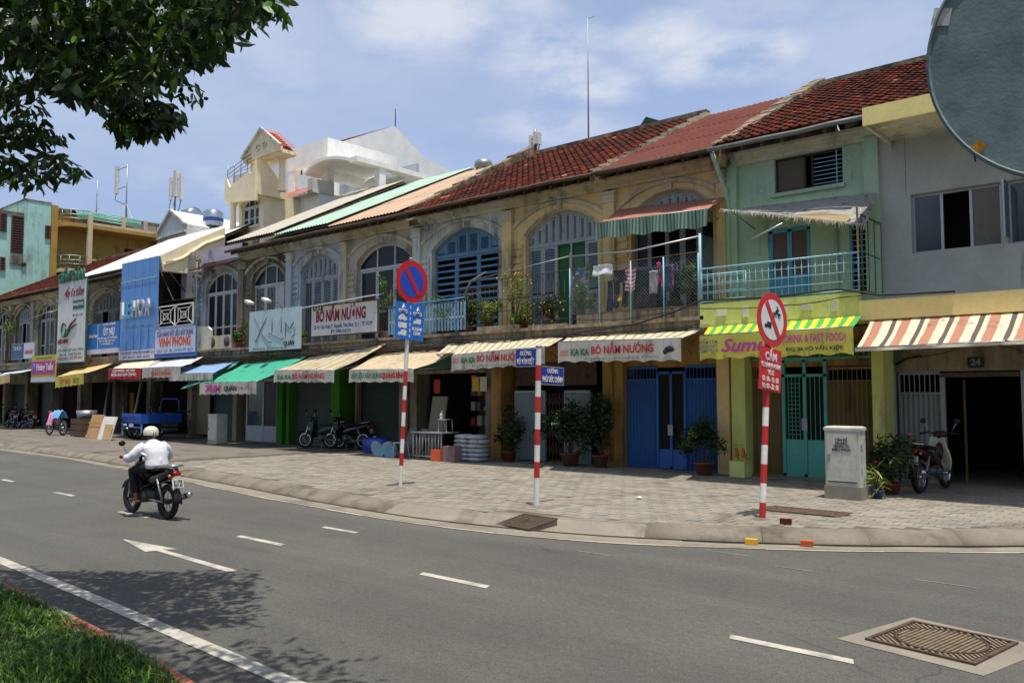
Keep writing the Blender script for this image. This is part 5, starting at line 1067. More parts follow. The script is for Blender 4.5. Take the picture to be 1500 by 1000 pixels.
# lime shop
t = awning('yellow and green striped awning with drink and fast food lettering', (-8.40, 16.18, 3.36), (-5.22, 16.18, 3.40), (-8.04, 15.1, 3.08), (-5.02, 15.1, 3.10), [C_yel, C_grn], .105, .50, C_ylv, seed=4)
text(t, 'Sumu', .36, (-7.10, 15.06, 2.85), XR, ZU, TX['magenta'], bold=.008, shear=.35, width=.98); text(t, '(DRINK & FAST FOOD)', .21, (-5.72, 15.06, 2.93), XR, ZU, TX['magenta'], bold=.003, width=1.16); text(t, 'ĐC: 26 VÕ VĂN KIỆT', .09, (-5.72, 15.06, 2.74), XR, ZU, TX['black'], bold=.002, width=1.05)
text(t, 'ĐIỂM TÂM\nGIẢI KHÁT\nCƠM TRƯA', .085, (-7.83, 15.06, 2.86), XR, ZU, TX['grey'], bold=.002)
def kaka(t, xa, xb, z, Y, sc=1.0):
    w_ = xb-xa; text(t, 'KA KA', .20*sc, (xa+w_*.20, Y, z), XR, ZU, TX['green'], bold=.01, width=w_*.16); text(t, BNN, .24*sc, (xa+w_*.55, Y, z+.03), XR, ZU, TX['red'], bold=.007, width=w_*.5)
    text(t, 'ĐC: 28 VÕ VĂN KIỆT - P. NGUYỄN THÁI BÌNH - Q.1 - ĐT: 0908.354.376', .07*sc, (xa+w_*.55, Y, z-.15*sc), XR, ZU, TX['grey'], width=w_*.6); text(t, 'QUÁN ĂN\nNGON SỐ 1', .075*sc, (xa+w_*.065, Y, z), XR, ZU, TX['red'], width=w_*.08)
    b = MB(); b.ball((xa+w_*.92, Y, z), .1*sc, 8, sc=(1.2, .08, .7)); b.ball((xa+w_*.89, Y, z-.05), .06*sc, 6, sc=(1, .1, 1)); b.build('cow_emblem', TX['black'], t)
t = awning('right one of the two cream ribbed awnings lettered in red beside the lime awning', (-12.22, 16.22, 3.30), (-8.62, 16.22, 3.30), (-11.63, 15.1, 3.10), (-8.46, 15.1, 3.05), [C_crm, C_crm, C_lin], .075, .48, C_val, seed=5); kaka(t, -11.63, -8.46, 2.84, 15.06)
t = awning('cream ribbed awning lettered in red behind the street name pole', (-15.75, 16.22, 3.28), (-12.3, 16.22, 3.32), (-15.07, 15.1, 2.90), (-12.02, 15.1, 3.02), [C_crm, C_crm, C_lin], .075, .42, C_val, seed=6); kaka(t, -15.07, -12.02, 2.76, 15.06, .95)
t = awning('short side flap of cream cloth left of the street name pole awning', (-16.3, 16.22, 3.30), (-15.2, 16.22, 3.32), (-16.2, 15.6, 2.98), (-15.1, 15.6, 3.0), [C_crm, C_crm, C_lin], .075, 0, seed=16)
t = awning('plain beige awning with green and red builder supply lettering behind the no parking pole', (-19.35, 16.22, 3.12), (-15.75, 16.22, 3.16), (-19.24, 15.1, 2.60), (-16.50, 15.1, 2.58), [C_crm2], .2, .36, C_val, seed=7)
text(t, 'VẬT LIỆU XÂY DỰNG', .20, (-18.45, 15.06, 2.42), XR, ZU, TX['green'], bold=.006, width=1.35); text(t, 'QUANG BÌNH', .21, (-17.3, 15.06, 2.42), XR, ZU, TX['red'], bold=.01, width=.95); text(t, 'ĐT: 38.215\n914 - Q.1', .07, (-16.7, 15.06, 2.42), XR, ZU, TX['grey'])
t = awning('long beige awning with red lettering beside the green cloth awning', (-22.75, 16.22, 3.12), (-18.95, 16.22, 3.42), (-23.05, 15.1, 2.66), (-19.94, 15.1, 2.62), [C_crm2, C_crm2, C_lin], .14, .38, C_val, seed=8)
text(t, BNN, .23, (-21.2, 15.06, 2.45), XR, ZU, TX['red'], bold=.006, width=1.6); text(t, 'KA KA', .19, (-22.45, 15.06, 2.44), XR, ZU, TX['green'], bold=.008, width=.75); text(t, 'ĐC: 28 VÕ VĂN KIỆT - Q.1 - ĐT: 0908.354.376', .06, (-21.2, 15.06, 2.32), XR, ZU, TX['grey'])
t = awning('emerald green cloth awning sloping low over the XUM eatery', (-26.6, 16.22, 3.02), (-22.9, 16.22, 3.16), (-27.3, 14.9, 2.30), (-23.73, 14.9, 2.32), [C_emr], .25, .42, C_val, sag=.08, seed=9)
text(t, 'XUM', .30, (-26.35, 14.86, 2.1), XR, ZU, TX['magenta'], bold=.014, width=1.0); text(t, 'QUÁN', .22, (-25.25, 14.86, 2.1), XR, ZU, TX['black'], bold=.01, width=.8); text(t, 'CƠM - NƯỚC', .1, (-24.4, 14.86, 2.12), XR, ZU, TX['magenta'], bold=.002)
awning('second emerald cloth strip between the blue awning and the green awning', (-28.4, 16.22, 3.05), (-26.9, 16.22, 3.1), (-28.7, 14.9, 2.1), (-27.4, 14.9, 2.3), [C_emr], .25, 0, seed=19)
awning('faded blue awning with scalloped grey edge left of the green one', (-30.6, 16.22, 3.0), (-27.3, 16.22, 3.1), (-28.9-.8, 15, 2.65), (-26.6, 15, 2.65), [C_blu], .25, .26, C_val, seed=10)
t = awning('grey white awning lettered VINH PHONG under the matching board', (-32.9, 16.22, 3.3), (-29.5, 16.22, 3.35), (-31.85, 15, 2.92), (-28.87, 15, 2.92), [cloth('grey_white', '#b9bcc0'), cloth('grey_white2', '#c3c5c6')], .3, .40, C_val, seed=11); text(t, 'VINH PHONG', .22, (-30.3, 14.96, 2.70), XR, ZU, TX['orange'], bold=.008, width=1.6); text(t, 'CỬA HÀNG VẬT LIỆU XÂY DỰNG', .09, (-30.3, 14.96, 2.84), XR, ZU, TX['grey'])
t = awning('ivory awning with a bright red lettered banner under the blue metal board', (-36.1, 16.22, 3.3), (-32.7, 16.22, 3.35), (-34.86, 15, 2.95), (-31.95, 15, 2.92), [C_ivy], .3, .44, C_red, seed=12); text(t, 'CƠM PHẦN - HỦ TIẾU', .14, (-33.4, 14.96, 2.84), XR, ZU, TX['white'], bold=.004, width=2.0); text(t, 'NHẬN GIAO CƠM TẬN NƠI', .14, (-33.4, 14.96, 2.69), XR, ZU, TX['white'], bold=.004, width=2.2)
t = awning('sand coloured awning with a yellow lettered banner below the blue shop board', (-41.3, 16.22, 3.1), (-37.2, 16.22, 3.3), (-39.99, 14.9, 2.68), (-37.0, 14.9, 2.82), [C_och], .3, .5, C_ylv, seed=13); text(t, 'ÚT NỤ', .3, (-38.9, 14.86, 2.48), XR, ZU, TX['orange'], bold=.012, width=1.1); text(t, 'ĐIỆN NƯỚC\nSƠN - KEO', .12, (-37.7, 14.86, 2.5), XR, ZU, TX['black'])
awning('pale blue awning with an ochre hanging edge at the far left end of the row', (-50.5, 16.22, 3.1), (-45.8, 16.22, 3.25), (-50.5, 15.0, 2.6), (-46.0, 15.0, 2.95), [cloth('ice', '#a9bcc4')], .3, .45, C_och, seed=14)
awning('farthest awning of the row, pale grey above a dark shop', (-55.5, 16.22, 3.1), (-51.0, 16.22, 3.1), (-55.5, 15.0, 2.6), (-51.0, 15.0, 2.6), [cloth('ice', '#a9bcc4')], .3, .4, C_och, seed=15)
# upper awnings
t = awning('salmon topped awning with a deep green striped valance above the laundry', (W(905,307,17.4)[0], 17.4, W(905,307,17.4)[1]), (W(1062,288,17.4)[0], 17.4, W(1062,288,17.4)[1]), (W(873,327,16.4)[0], 16.4, W(873,327,16.4)[1]), (W(1037,306,16.4)[0], 16.4, W(1037,306,16.4)[1]), [cloth('salmon_top', '#a8705c', grime=.35)], .2, 0, seed=20, group='cloth canopies on upper windows')
gs = [cloth('sage', '#7f9a86'), cloth('deep_sage', '#4f6f5e'), cloth('sage', '#7f9a86'), cloth('bottle', '#3a5c4c')]
k = 66
def Qv(i, j):
    a = i/k; (xa_, za_), (xb_, zb_) = W(873,327,16.4), W(1037,306,16.4); return (xa_+(xb_-xa_)*a, 16.38+.02*math.sin(a*30)*j, za_+(zb_-za_)*a-(.42-.04*abs(math.sin(a*14)))*j/2)
MB().grid(Qv, k, 2, smooth=True, mf=lambda i, j: (i//1) % 4).build('valance', gs, t)
tor = cloth('torn_grey', '#9a9a94', grime=.6)
t = awning('torn grey canopy with frayed edge above the light blue balcony railing', (W(1095,304,17.4)[0], 17.4, W(1095,304,17.4)[1]), (W(1285,281,17.4)[0], 17.4, W(1285,281,17.4)[1]), (W(1064,309,16.5)[0], 16.5, W(1064,309,16.5)[1]), (W(1268,329,16.25)[0], 16.25, W(1268,329,16.25)[1]), [tor], .2, 0, sag=.06, seed=21, group='cloth canopies on upper windows')
b = MB(); rg = np.random.default_rng(5)
for i in range(150):
    a = i/150; (xa_, za_), (xb_, zb_) = W(1064,309,16.48), W(1268,329,16.23); x = xa_+(xb_-xa_)*a; z = za_+(zb_-za_)*a; l = rg.uniform(.04, .16)*(1 if a > .2 else .7); b.add([(x, 16.19, z), (x+.03, 16.19, z), (x+.02+rg.normal(0, .03), 16.17+rg.normal(0, .03), z-l)], [(0,1,2), (0,2,1)])
b.build('frayed_edge', cloth('frayed', '#cfcabb', grime=.5), t, kind='stuff'); b = MB(); b.add([(W(u, v, Y_)[0], Y_, W(u, v, Y_)[1]) for u, v, Y_ in ((1150,316,16.42),(1205,311,16.46),(1248,316,16.44),(1240,325,16.2))], [(0,1,2,3), (0,3,2,1)]); b.build('sunlit_strip', cloth('sunlit_strip', '#cdb895'), t); MB().tube([(-7.45, 16.3, 5.15), (-6.75, 16.25, 5.38)], .02, 6).build('loose_pole', M_alu, t)  # pale strip puts the sunlight on the canopy top into cloth colour
q0 = W(20, 465, 16.2); awning('small white canopy over an upper window near the cyan block', (-48.2, 17.4, 6.4), (-43.9, 17.4, 6.55), (-47.8, 16.1, 5.75), (-44.6, 16.1, 6.0), [C_ivy], .3, 0, seed=22, group='cloth canopies on upper windows')
# ================= SIGN BOARDS =================
def board(name, lab, xa, xb, z0, z1, Y, m, fr=None, D=.05):
    t = thing(name, lab, 'sign board', ((xa+xb)/2, Y, z0)); bx(t, 'panel', m, xa, xb, Y, Y+D, z0, z1)
    if fr:
        b = MB(); b.box(xa-.03, xa, Y-.01, Y+D, z0-.03, z1+.03); b.box(xb, xb+.03, Y-.01, Y+D, z0-.03, z1+.03); b.box(xa, xb, Y-.01, Y+D, z1, z1+.03); b.box(xa, xb, Y-.01, Y+D, z0-.03, z0); b.build('frame', fr, t)
    b = MB()
    for x in (xa+.15, xb-.15): b.bar((x, Y+D, z0+.2), (x, YB+.1 if Y < 16 else Y+.35, z0-.0), .03, .03)
    b.build('bracket', M_iron, t); return t
S_wht = mat('sign_white', '#cfd0cc', .6, grime=.2); S_blu = mat('sign_blue_metal', '#5d93cf', .5, grime=.15, gcol='#4a6a8a'); S_b2 = mat('sign_blue', '#2b6fb4', .5, grime=.1); S_lil = mat('sign_lilac_white', '#c3c3cf', .6, grime=.1); S_pal = mat('sign_pale_blue', '#b5c6cb', .6, grime=.15, gcol='#7a8a90')
Y = 16.1; t = thing('sign_board', 'huge blue ribbed metal board with raised steel LEHOA letters', 'sign board', (-34.8, Y, 3.4))
for i in range(5): xa = -36.4+i*.66; MB().box(xa+.01, xa+.65, Y, Y+.06, 3.8, 7.6).box(xa+.60, xa+.645, Y-.02, Y, 3.8, 7.6).build('panel', S_blu, t)
bx(t, 'seam_strip', M_alu, -36.4, -33.1, Y-.03, Y-.02, 6.72, 6.78); bx(t, 'address_strip', S_lil, -36.4, -33.1, Y-.02, Y+.05, 3.38, 3.79)
text(t, '17 VÕ VĂN KIỆT - P. NGUYỄN THÁI BÌNH - Q.1', .13, (-34.75, Y-.02, 3.66), XR, ZU, TX['blue'], width=3.0); text(t, 'ĐT: 38.214 - FAX: 38.214', .12, (-34.75, Y-.02, 3.48), XR, ZU, TX['blue'], width=2.4)
cw_ = .52
for i, ch in enumerate('LEHOA'):
    text(t, ch, .98, (-35.75+i*.56, Y-.12, 5.45), XR, ZU, mat('cyan_panel', '#3aa0c4', .4) if ch == 'E' else M_alu, depth=.1, bold=.035, width=.46, name='steel_letter')
text(t, 'CỬA CUỐN - CỬA NHÔM', .16, (-34.65, Y-.02, 4.75), XR, ZU, TX['grey'], width=2.6)
b = MB(); b.tube([(-36.3, Y+.06, 7.5), (-36.3, 17.4, 7.2)], .03, 5); b.tube([(-33.2, Y+.06, 7.5), (-33.2, 17.4, 6.2)], .03, 5); b.build('bracket', M_iron, t)
t = board('sign_board', 'lilac white board lettered VINH PHONG in orange beside the blue metal board', -33.07, -29.82, 3.42, 4.56, 16.05, S_lil, S_b2); text(t, 'CỬA HÀNG VẬT LIỆU XÂY DỰNG', .27, (-31.45, 16.05, 4.32), XR, ZU, TX['blue'], bold=.006, width=2.9); text(t, 'VINH PHONG', .50, (-31.45, 16.05, 3.98), XR, ZU, TX['orange'], bold=.02, width=2.55); text(t, 'GẠCH - CÁT - ĐÁ - XI MĂNG ĐT: 38.210', .18, (-31.45, 16.05, 3.65), XR, ZU, TX['lblue'], width=2.9); bx(t, 'bottom_stripe', TX['blue'], -33.05, -29.84, 16.04, 16.05, 3.43, 3.54)
t = board('sign_board', 'tall white board with wallpaper lettering, a swoosh emblem and green top letters', -42.7, -39.5, 3.42, 7.3, 15.9, S_wht, mat('sign_green', '#2c6b52', .6))
text(t, 'GIẤY DÁN', .62, (-41.1, 15.86, 7.45), XR, ZU, TX['green'], depth=.06, bold=.03, width=3.0, name='raised_letters'); text(t, 'giấy dán tường', .55, (-40.85, 15.9, 6.68), XR, ZU, TX['red'], bold=.02, width=2.2); bx(t, 'green_panel', TX['green'], -40.95, -39.7, 15.89, 15.9, 5.88, 6.3); text(t, 'WALLPAPER', .2, (-40.33, 15.885, 6.09), XR, ZU, TX['white'], width=1.1); text(t, 'ĐT: 38 217 128', .17, (-40.4, 15.9, 5.6), XR, ZU, TX['green'], width=1.1)
b = MB(); b.tube([(-41.9+.25*math.cos(a), 15.88, 4.98+.33*math.sin(a)) for a in np.linspace(.6, 6.6, 20)], .04, 6); b.build('emblem_ring', TX['green'], t)
b = MB(); b.tube([(-41.8, 15.87, 4.62), (-41.5, 15.87, 4.72), (-41.1, 15.87, 5.02), (-40.6, 15.87, 5.16), (-40.35, 15.87, 5.15)], [.03, .06, .05, .03, .01], 6); b.build('emblem_swoosh', TX['green'], t); b = MB(); b.tube([(-41.5, 15.87, 4.9), (-41.1, 15.87, 5.2), (-40.6, 15.87, 5.42), (-40.4, 15.87, 5.45)], [.02, .04, .03, .01], 6); b.build('emblem_swoosh', TX['red'], t)
text(t, 'HIỆU MINH', .24, (-42.0, 15.9, 4.42), XR, ZU, TX['dred'], bold=.02, width=1.2); text(t, 'CỬA HÀNG GIẤY DÁN TƯỜNG', .16, (-41.1, 15.9, 4.0), XR, ZU, TX['green'], width=2.9); text(t, 'RÈM CỬA - THẢM TRẢI SÀN', .15, (-41.1, 15.9, 3.80), XR, ZU, TX['green'], width=2.5); text(t, 'MÀN SÁO - GỖ ỐP SÀN', .15, (-41.1, 15.9, 3.62), XR, ZU, TX['dred'], width=2.7)
t = board('sign_board', 'blue board lettered ÚT NỤ above the sand coloured awning', -39.85, -36.62, 3.95, 5.12, 16.15, S_b2, None); text(t, 'ÚT NỤ', .42, (-37.6, 16.15, 4.68), XR, ZU, TX['white'], bold=.018, width=1.1); text(t, 'CỬA HÀNG ĐIỆN NƯỚC', .13, (-37.6, 16.15, 5.02), XR, ZU, TX['white'], width=1.3); text(t, 'CHUYÊN CUNG CẤP ỐNG NƯỚC\nVẬT TƯ ĐIỆN - SƠN - KEO\n21 VÕ VĂN KIỆT Q.1', .13, (-37.75, 16.15, 4.28), XR, ZU, TX['white'], width=2.0); text(t, 'Bình Minh', .2, (-39.2, 16.15, 4.55), XR, ZU, TX['white'], bold=.004, width=.9); bx(t, 'pale_strip', S_lil, -39.85, -36.62, 16.13, 16.19, 3.74, 3.95); bx(t, 'divider', TX['white'], -38.75, -38.73, 16.14, 16.15, 3.96, 5.1)
t = board('sign_board', 'magenta and yellow board lettered Hoàng Tuấn hanging over the pavement', -44.1, -41.18, 2.5, 3.78, 15.3, C_ylv, None); bx(t, 'magenta_band', TX['magenta'], -44.08, -41.2, 15.28, 15.3, 2.88, 3.5); text(t, 'Hoàng Tuấn', .42, (-42.4, 15.28, 3.2), XR, ZU, TX['white'], bold=.014, width=2.0); bx(t, 'pale_strip', S_lil, -44.08, -41.2, 15.28, 15.3, 2.51, 2.72); text(t, 'CHUYÊN SỬA CHỮA XE MÁY', .12, (-42.6, 15.3, 3.63), XR, ZU, TX['green'], width=2.0); MB().ball((-43.75, 15.28, 3.2), .16, 10, sc=(1, .1, 1.3)).build('emblem', TX['lblue'], t)
t = board('sign_board', 'small half blue half white shop board near the far left end', -49.5, -46.35, 3.78, 4.6, 16.15, S_lil, None); bx(t, 'blue_half', mat('slate_blue', '#3a5575', .6), -49.48, -47.7, 16.14, 16.15, 3.8, 4.58); text(t, 'HÙNG PHÁT', .26, (-47.0, 16.15, 4.1), XR, ZU, TX['red'], bold=.008, width=1.1); text(t, 'Tài Lộc', .3, (-48.6, 16.14, 4.35), XR, ZU, TX['white'], width=1.2)
Y = 16.1; t = board('sign_board', 'pale blue board with thin carved XUM strokes and small black QUÁN', -26.18, -23.12, 3.42, 4.82, Y, S_pal, None)
ST = mat('stroke_grey', '#6d7a80', .7)
for st in ([(-25.85, 4.68), (-25.3, 3.98), (-24.95, 3.72), (-24.75, 3.72)], [(-25.1, 4.6), (-25.75, 3.74)], [(-24.95, 4.05), (-24.2, 3.78), (-24.05, 3.82)], [(-24.75, 4.7), (-24.75, 4.05)], [(-24.2, 4.72), (-24.2, 4.0)], [(-23.95, 3.85), (-23.95, 4.35), (-23.7, 4.12), (-23.45, 4.35), (-23.45, 3.9), (-23.6, 3.82)]):
    b = MB(); b.tube([(x, Y-.01, z) for x, z in st], .016, 4); b.build('carved_stroke', ST, t)
text(t, 'QUÁN', .20, (-23.75, Y, 3.62), XR, ZU, TX['black'], bold=.008, width=.62); text(t, 'CƠM VĂN PHÒNG - GIẢI KHÁT - 24 VÕ VĂN KIỆT', .09, (-24.9, Y, 3.49), XR, ZU, TX['grey'], width=2.1)
for x in (-25.6, -24.55):
    tl = thing('spot_lamp', 'left white flood lamp on a bent arm above the carved board' if x < -25 else 'right white flood lamp on a bent arm above the carved board', 'lamp', (x, Y, 4.85)); MB().tube([(x+.5, Y+.1, 4.6), (x+.3, Y-.1, 5.0), (x, Y-.3, 5.08)], .015, 5).build('arm', M_iron, tl); MB().obox((x-.05, Y-.35, 5.10), .3, .22, .08, Matrix.Rotation(.4, 3, 'Y')).build('lamp_head', M_white, tl)
t = board('sign_board', 'white board with large red beef grill lettering under a narrow white rain cover', -22.45, -19.16, 3.78, 4.72, 16.05, S_wht, M_iron)
text(t, BNN, .50, (-20.95, 16.05, 4.38), XR, ZU, TX['dred'], bold=.02, width=2.5, shear=.06); text(t, 'KA KA', .2, (-22.1, 16.05, 4.66), XR, ZU, TX['green'], bold=.01, width=.55); text(t, '28 Võ Văn Kiệt, P. Nguyễn Thái Bình, Q.1 - TP. HCM', .17, (-20.85, 16.05, 4.05), XR, ZU, TX['blue'], width=2.9); text(t, 'ĐT: 0908.354.376', .15, (-20.9, 16.05, 3.88), XR, ZU, TX['blue'], width=1.0); MB().add([(-22.7, 15.8, 4.72), (-19.1, 15.8, 4.86), (-19.1, 16.25, 4.92), (-22.7, 16.25, 4.80), (-22.7, 15.8, 4.68), (-19.1, 15.8, 4.82)], [(0,1,2,3), (0,4,5,1), (0,3,2,1)]).build('rain_cover', M_white, t)
# ================= POLES AND SIGNS =================
def tilt_thing(name, lab, cat, loc, deg, rz=0, group=None):
    t = thing(name, lab, cat, loc, 0, group); M = Matrix.Translation(Vector(loc)) @ Matrix.Rotation(math.radians(-deg), 4, 'X') @ Matrix.Rotation(rz, 4, 'Z')
    t.matrix_world = M; t.rotation_euler = M.to_euler(); WMX[t.name] = M; return t
def pole(t, h, r, bands, first_red):
    b = MB(); z = 0; k = 0; n = 14
    for i, bz in enumerate(bands+[h]):
        b.add([(r*math.cos(2*math.pi*q/n), r*math.sin(2*math.pi*q/n), zz_) for zz_ in (z, bz) for q in range(n)], [(q, (q+1) % n, n+(q+1) % n, n+q) for q in range(n)], (0 if (i % 2 == 0) == first_red else 1), True); z = bz
    b.lathe([(r, h), (r+.006, h), (r+.006, h+.03), (0, h+.035)], (0, 0, 0), n, 2); return b.build('pole', [M_red, M_white, M_steel], t, local=True)
def T(t, s, size, y, z, m, x=.03, **k):     # lettering on a face looking along +X of the thing
    M = org(t); o = M @ Vector((x, y, z)); R = M.to_3x3(); return text(t, s, size, o, R @ Vector((0, 1, 0)), R @ Vector((0, 0, 1)), m, **k)
def disc(t, zc, R, ring, face, bar=True, ang=-1, yc=0):
    RX = Matrix.Rotation(math.pi/2, 3, 'Y'); c = (.055, yc, zc)
    p = MB().lathe([(0, 0), (R, 0), (R, .006), (0, .006)], c, 40, R=RX, smooth=False).build('sign_disc', ring, t, local=True)
    MB().lathe([(0, .007), (R*.74, .007), (R*.74, .010), (0, .010)], c, 40, R=RX, smooth=False).build('sign_face', face, p, local=True)
    if bar: MB().bar((.0685, yc-R*.62*.72, zc+R*.62*.95), (.0685, yc+R*.62*.72, zc-R*.62*.95), .006, .085).build('slash', ring, p, local=True)
    b = MB(); b.box(0, .055, yc-.03, yc+.03, zc-.2, zc-.17); b.box(0, .055, yc-.03, yc+.03, zc+.1, zc+.13); b.build('bracket', M_steel, t, local=True); return p
def icon_bike(t, y, z, s, m, x):
    b = MB(); b.tube([(x, y-s*.33+s*.15*math.cos(a), z-s*.15+s*.15*math.sin(a)) for a in np.linspace(0, 6.28, 13)], s*.035, 4); b.tube([(x, y+s*.33+s*.15*math.cos(a), z-s*.15+s*.15*math.sin(a)) for a in np.linspace(0, 6.28, 13)], s*.035, 4)
    b.tube([(x, y-s*.33, z-s*.15), (x, y, z+.0), (x, y+s*.33, z-s*.15)], s*.07, 4); b.tube([(x, y-s*.1, z), (x, y+s*.02, z+s*.3), (x, y+s*.2, z+s*.15)], s*.09, 5); b.ball((x, y+s*.05, z+s*.42), s*.09, 6, sc=(.3, 1, 1)); b.build('motorbike_symbol', m, t, local=True)
def icon_car(t, y, z, s, m, kind, x):
    b = MB(); P_ = {'car': [(-.45,-.2),(.45,-.2),(.45,.02),(.28,.05),(.15,.25),(-.22,.25),(-.35,.05),(-.45,0)], 'bus': [(-.45,-.2),(.45,-.2),(.45,.22),(-.45,.22)], 'truck': [(-.45,-.2),(.45,-.2),(.45,.22),(-.1,.22),(-.15,.05),(-.4,0)]}[kind]
    b.prism([(y+p*s, z+q*s) for p, q in P_], 0, x, x+.002)
    for k in (-.26, .26): b.ball((x, y+k*s, z-.2*s), s*.09, 8, sc=(.1, 1, 1))
    b.build(kind+'_symbol', m, t, local=True)
S_roy = mat('sign_royal_blue', '#2246b0', .45, grime=.1); S_sgb = mat('sign_panel_blue', '#1f6cc4', .45, grime=.1); S_nav = mat('sign_navy', '#1d3596', .5, grime=.15); S_rd = mat('sign_red', '#c2161f', .45, grime=.08); S_w = mat('sign_face_white', '#d9d9d2', .5, grime=.08); S_blk = mat('symbol_black', '#1a1a1c', .6)
t = tilt_thing('traffic_sign', 'no parking disc, blue with red ring, above a blue vehicle panel on a banded pole', 'traffic sign', (-11.85, 10.52, .15), 3.0)
pole(t, 4.35, .038, [.42, .66, .92, 1.16, 1.42, 1.66, 1.92, 2.2], False)
disc(t, 3.92, .405, S_rd, S_roy); pn = MB().box(.045, .055, -.36, .36, 2.80, 3.50).build('vehicle_panel', S_sgb, t, local=True)
for i in range(6): MB().box(.056, .058, -.012, .012, 2.84+i*.11, 2.90+i*.11).build('dash', M_white, pn, local=True)
icon_bike(pn, -.19, 3.36, .22, M_white, .058); icon_bike(pn, .18, 3.34, .22, M_white, .058); icon_car(pn, -.19, 3.21, .24, M_white, 'car', .056); icon_car(pn, -.19, 3.06, .24, M_white, 'bus', .056); icon_car(pn, -.19, 2.92, .24, M_white, 'truck', .056); icon_car(pn, .18, 3.17, .22, M_white, 'truck', .056); T(pn, 'XE 3 BÁNH\n5 BÁNH', .085, .18, 2.97, M_white, x=.056, bold=.003, width=.26)
t = tilt_thing('traffic_sign', 'white disc with red ring banning cyclos above a red CẤM panel', 'traffic sign', (-5.07, 11.28, .15), 7.0, math.radians(-8))
pole(t, 3.0, .045, [.23, .50, .77, 1.04, 1.31, 1.58], True)
p = disc(t, 2.86, .40, S_rd, S_w); pn = MB().box(.045, .055, -.285, .285, 1.82, 2.44).build('notice_panel', S_rd, t, local=True)
T(pn, 'CẤM', .16, 0, 2.31, M_white, x=.056, bold=.004, width=.30); T(pn, 'XE 3 BÁNH VÀ 4 BÁNH', .10, 0, 2.18, M_white, x=.056, bold=.001, width=.50); T(pn, 'THÔ SƠ', .10, 0, 2.08, M_white, x=.056, bold=.001, width=.17); T(pn, '05 : 00 - 13 : 00', .10, 0, 1.98, M_white, x=.056, bold=.003, width=.42); T(pn, '16 : 00 - 22 : 00', .10, 0, 1.88, M_white, x=.056, bold=.003, width=.42)
icon_bike(p, .10, 2.98, .20, S_blk, .067); icon_car(p, -.12, 2.77, .2, S_blk, 'truck', .067)
t = tilt_thing('street_name_pole', 'red and white banded pole with two navy street name plates near the kerb grate', 'street sign', (-8.30, 10.20, .15), 1.5)
pole(t, 2.50, .045, [.45, .70, .96, 1.21, 1.47, 1.72, 1.97, 2.22], False)
Mx = org(t)
p1 = MB().box(-.46, -.05, -.012, .0, 2.21, 2.48).build('name_plate', S_nav, t, local=True); bb = MB(); bb.box(-.47, -.46, -.014, .002, 2.20, 2.49); bb.box(-.46, -.05, -.014, .002, 2.20, 2.21); bb.box(-.46, -.05, -.014, .002, 2.48, 2.49); bb.build('plate_rim', M_alu, p1, local=True)
def TY(t, s, size, x, z, m, y, **k):
    M = org(t); return text(t, s, size, M @ Vector((x, y, z)), M.to_3x3() @ Vector((1, 0, 0)), M.to_3x3() @ Vector((0, 0, 1)), m, **k)
TY(p1, 'ĐƯỜNG', .095, -.255, 2.41, M_white, -.012, bold=.002, width=.24); TY(p1, 'VÕ VĂN KIỆT', .12, -.255, 2.28, M_white, -.012, bold=.003, width=.36)
p2 = MB().box(.0, .012, .06, .64, 1.93, 2.20).build('name_plate', S_nav, t, local=True); bb = MB(); bb.box(-.001, .014, .64, .655, 1.92, 2.21); bb.box(-.001, .014, .06, .64, 1.915, 1.93); bb.box(-.001, .014, .06, .64, 2.20, 2.215); bb.build('plate_rim', M_alu, p2, local=True)
T(p2, 'ĐƯỜNG', .095, .35, 2.135, M_white, x=.013, bold=.002, width=.28); T(p2, 'PHÓ ĐỨC CHÍNH', .12, .35, 2.0, M_white, x=.013, bold=.003, width=.52)
# dirt mounds at the pole feet
for (x, y, l) in ((-5.07, 11.28, 'third'), (-8.3, 10.2, 's'), (-11.85, 10.52, 'f')):
    b = MB(); b.lathe([(.16, 0), (.11, .012), (.05, .022), (0, .022)], (x, y, .15), 12); struct(b, 'mortar_collar', M_gut)
# ================= CABINETS =================
def cabinet(lab, x, y, w_, d, h, ph, txt=None):
    t = thing('utility_cabinet', lab, 'cabinet', (x, y, .15), 0, 'grey utility cabinets on the pavement'); CB = mat('cabinet_grey', '#b5b5a8', .55, grime=.12, gcol='#7a705c', scale=3)
    bx(t, 'plinth', M_gut, -w_/2-.02, w_/2+.02, -d/2-.02, d/2+.02, 0, ph, local=True); bx(t, 'housing', CB, -w_/2, w_/2, -d/2, d/2, ph, ph+h, local=True); bx(t, 'door', CB, -w_/2+.03, w_/2-.03, -d/2-.014, -d/2, ph+.05, ph+h-.04, local=True)
    b = MB(); b.box(-w_/2-.015, w_/2+.015, -d/2-.02, d/2+.015, ph+h, ph+h+.045); b.add([(-w_/2-.015, -d/2-.02, ph+h+.045), (w_/2+.015, -d/2-.02, ph+h+.045), (w_/2+.015, d/2+.015, ph+h+.045), (-w_/2-.015, d/2+.015, ph+h+.045), (-w_/2+.03, -d/2+.03, ph+h+.07), (w_/2-.03, -d/2+.03, ph+h+.07), (w_/2-.03, d/2-.03, ph+h+.07), (-w_/2+.03, d/2-.03, ph+h+.07)], [(0,1,5,4),(1,2,6,5),(2,3,7,6),(3,0,4,7),(4,5,6,7)]); b.build('lid', CB, t, local=True)
    bx(t, 'lock', M_steel, -w_/2+.05, -w_/2+.085, -d/2-.03, -d/2-.014, ph+h*.45, ph+h*.57, local=True); bx(t, 'vent', M_iron, -w_/2+.04, w_/2-.04, -d/2-.016, -d/2-.014, ph+.06, ph+.085, local=True)
    if txt: TY(t, txt, .055, .0, ph+h*.74, S_blk, -d/2-.015, bold=.001); 
    return t
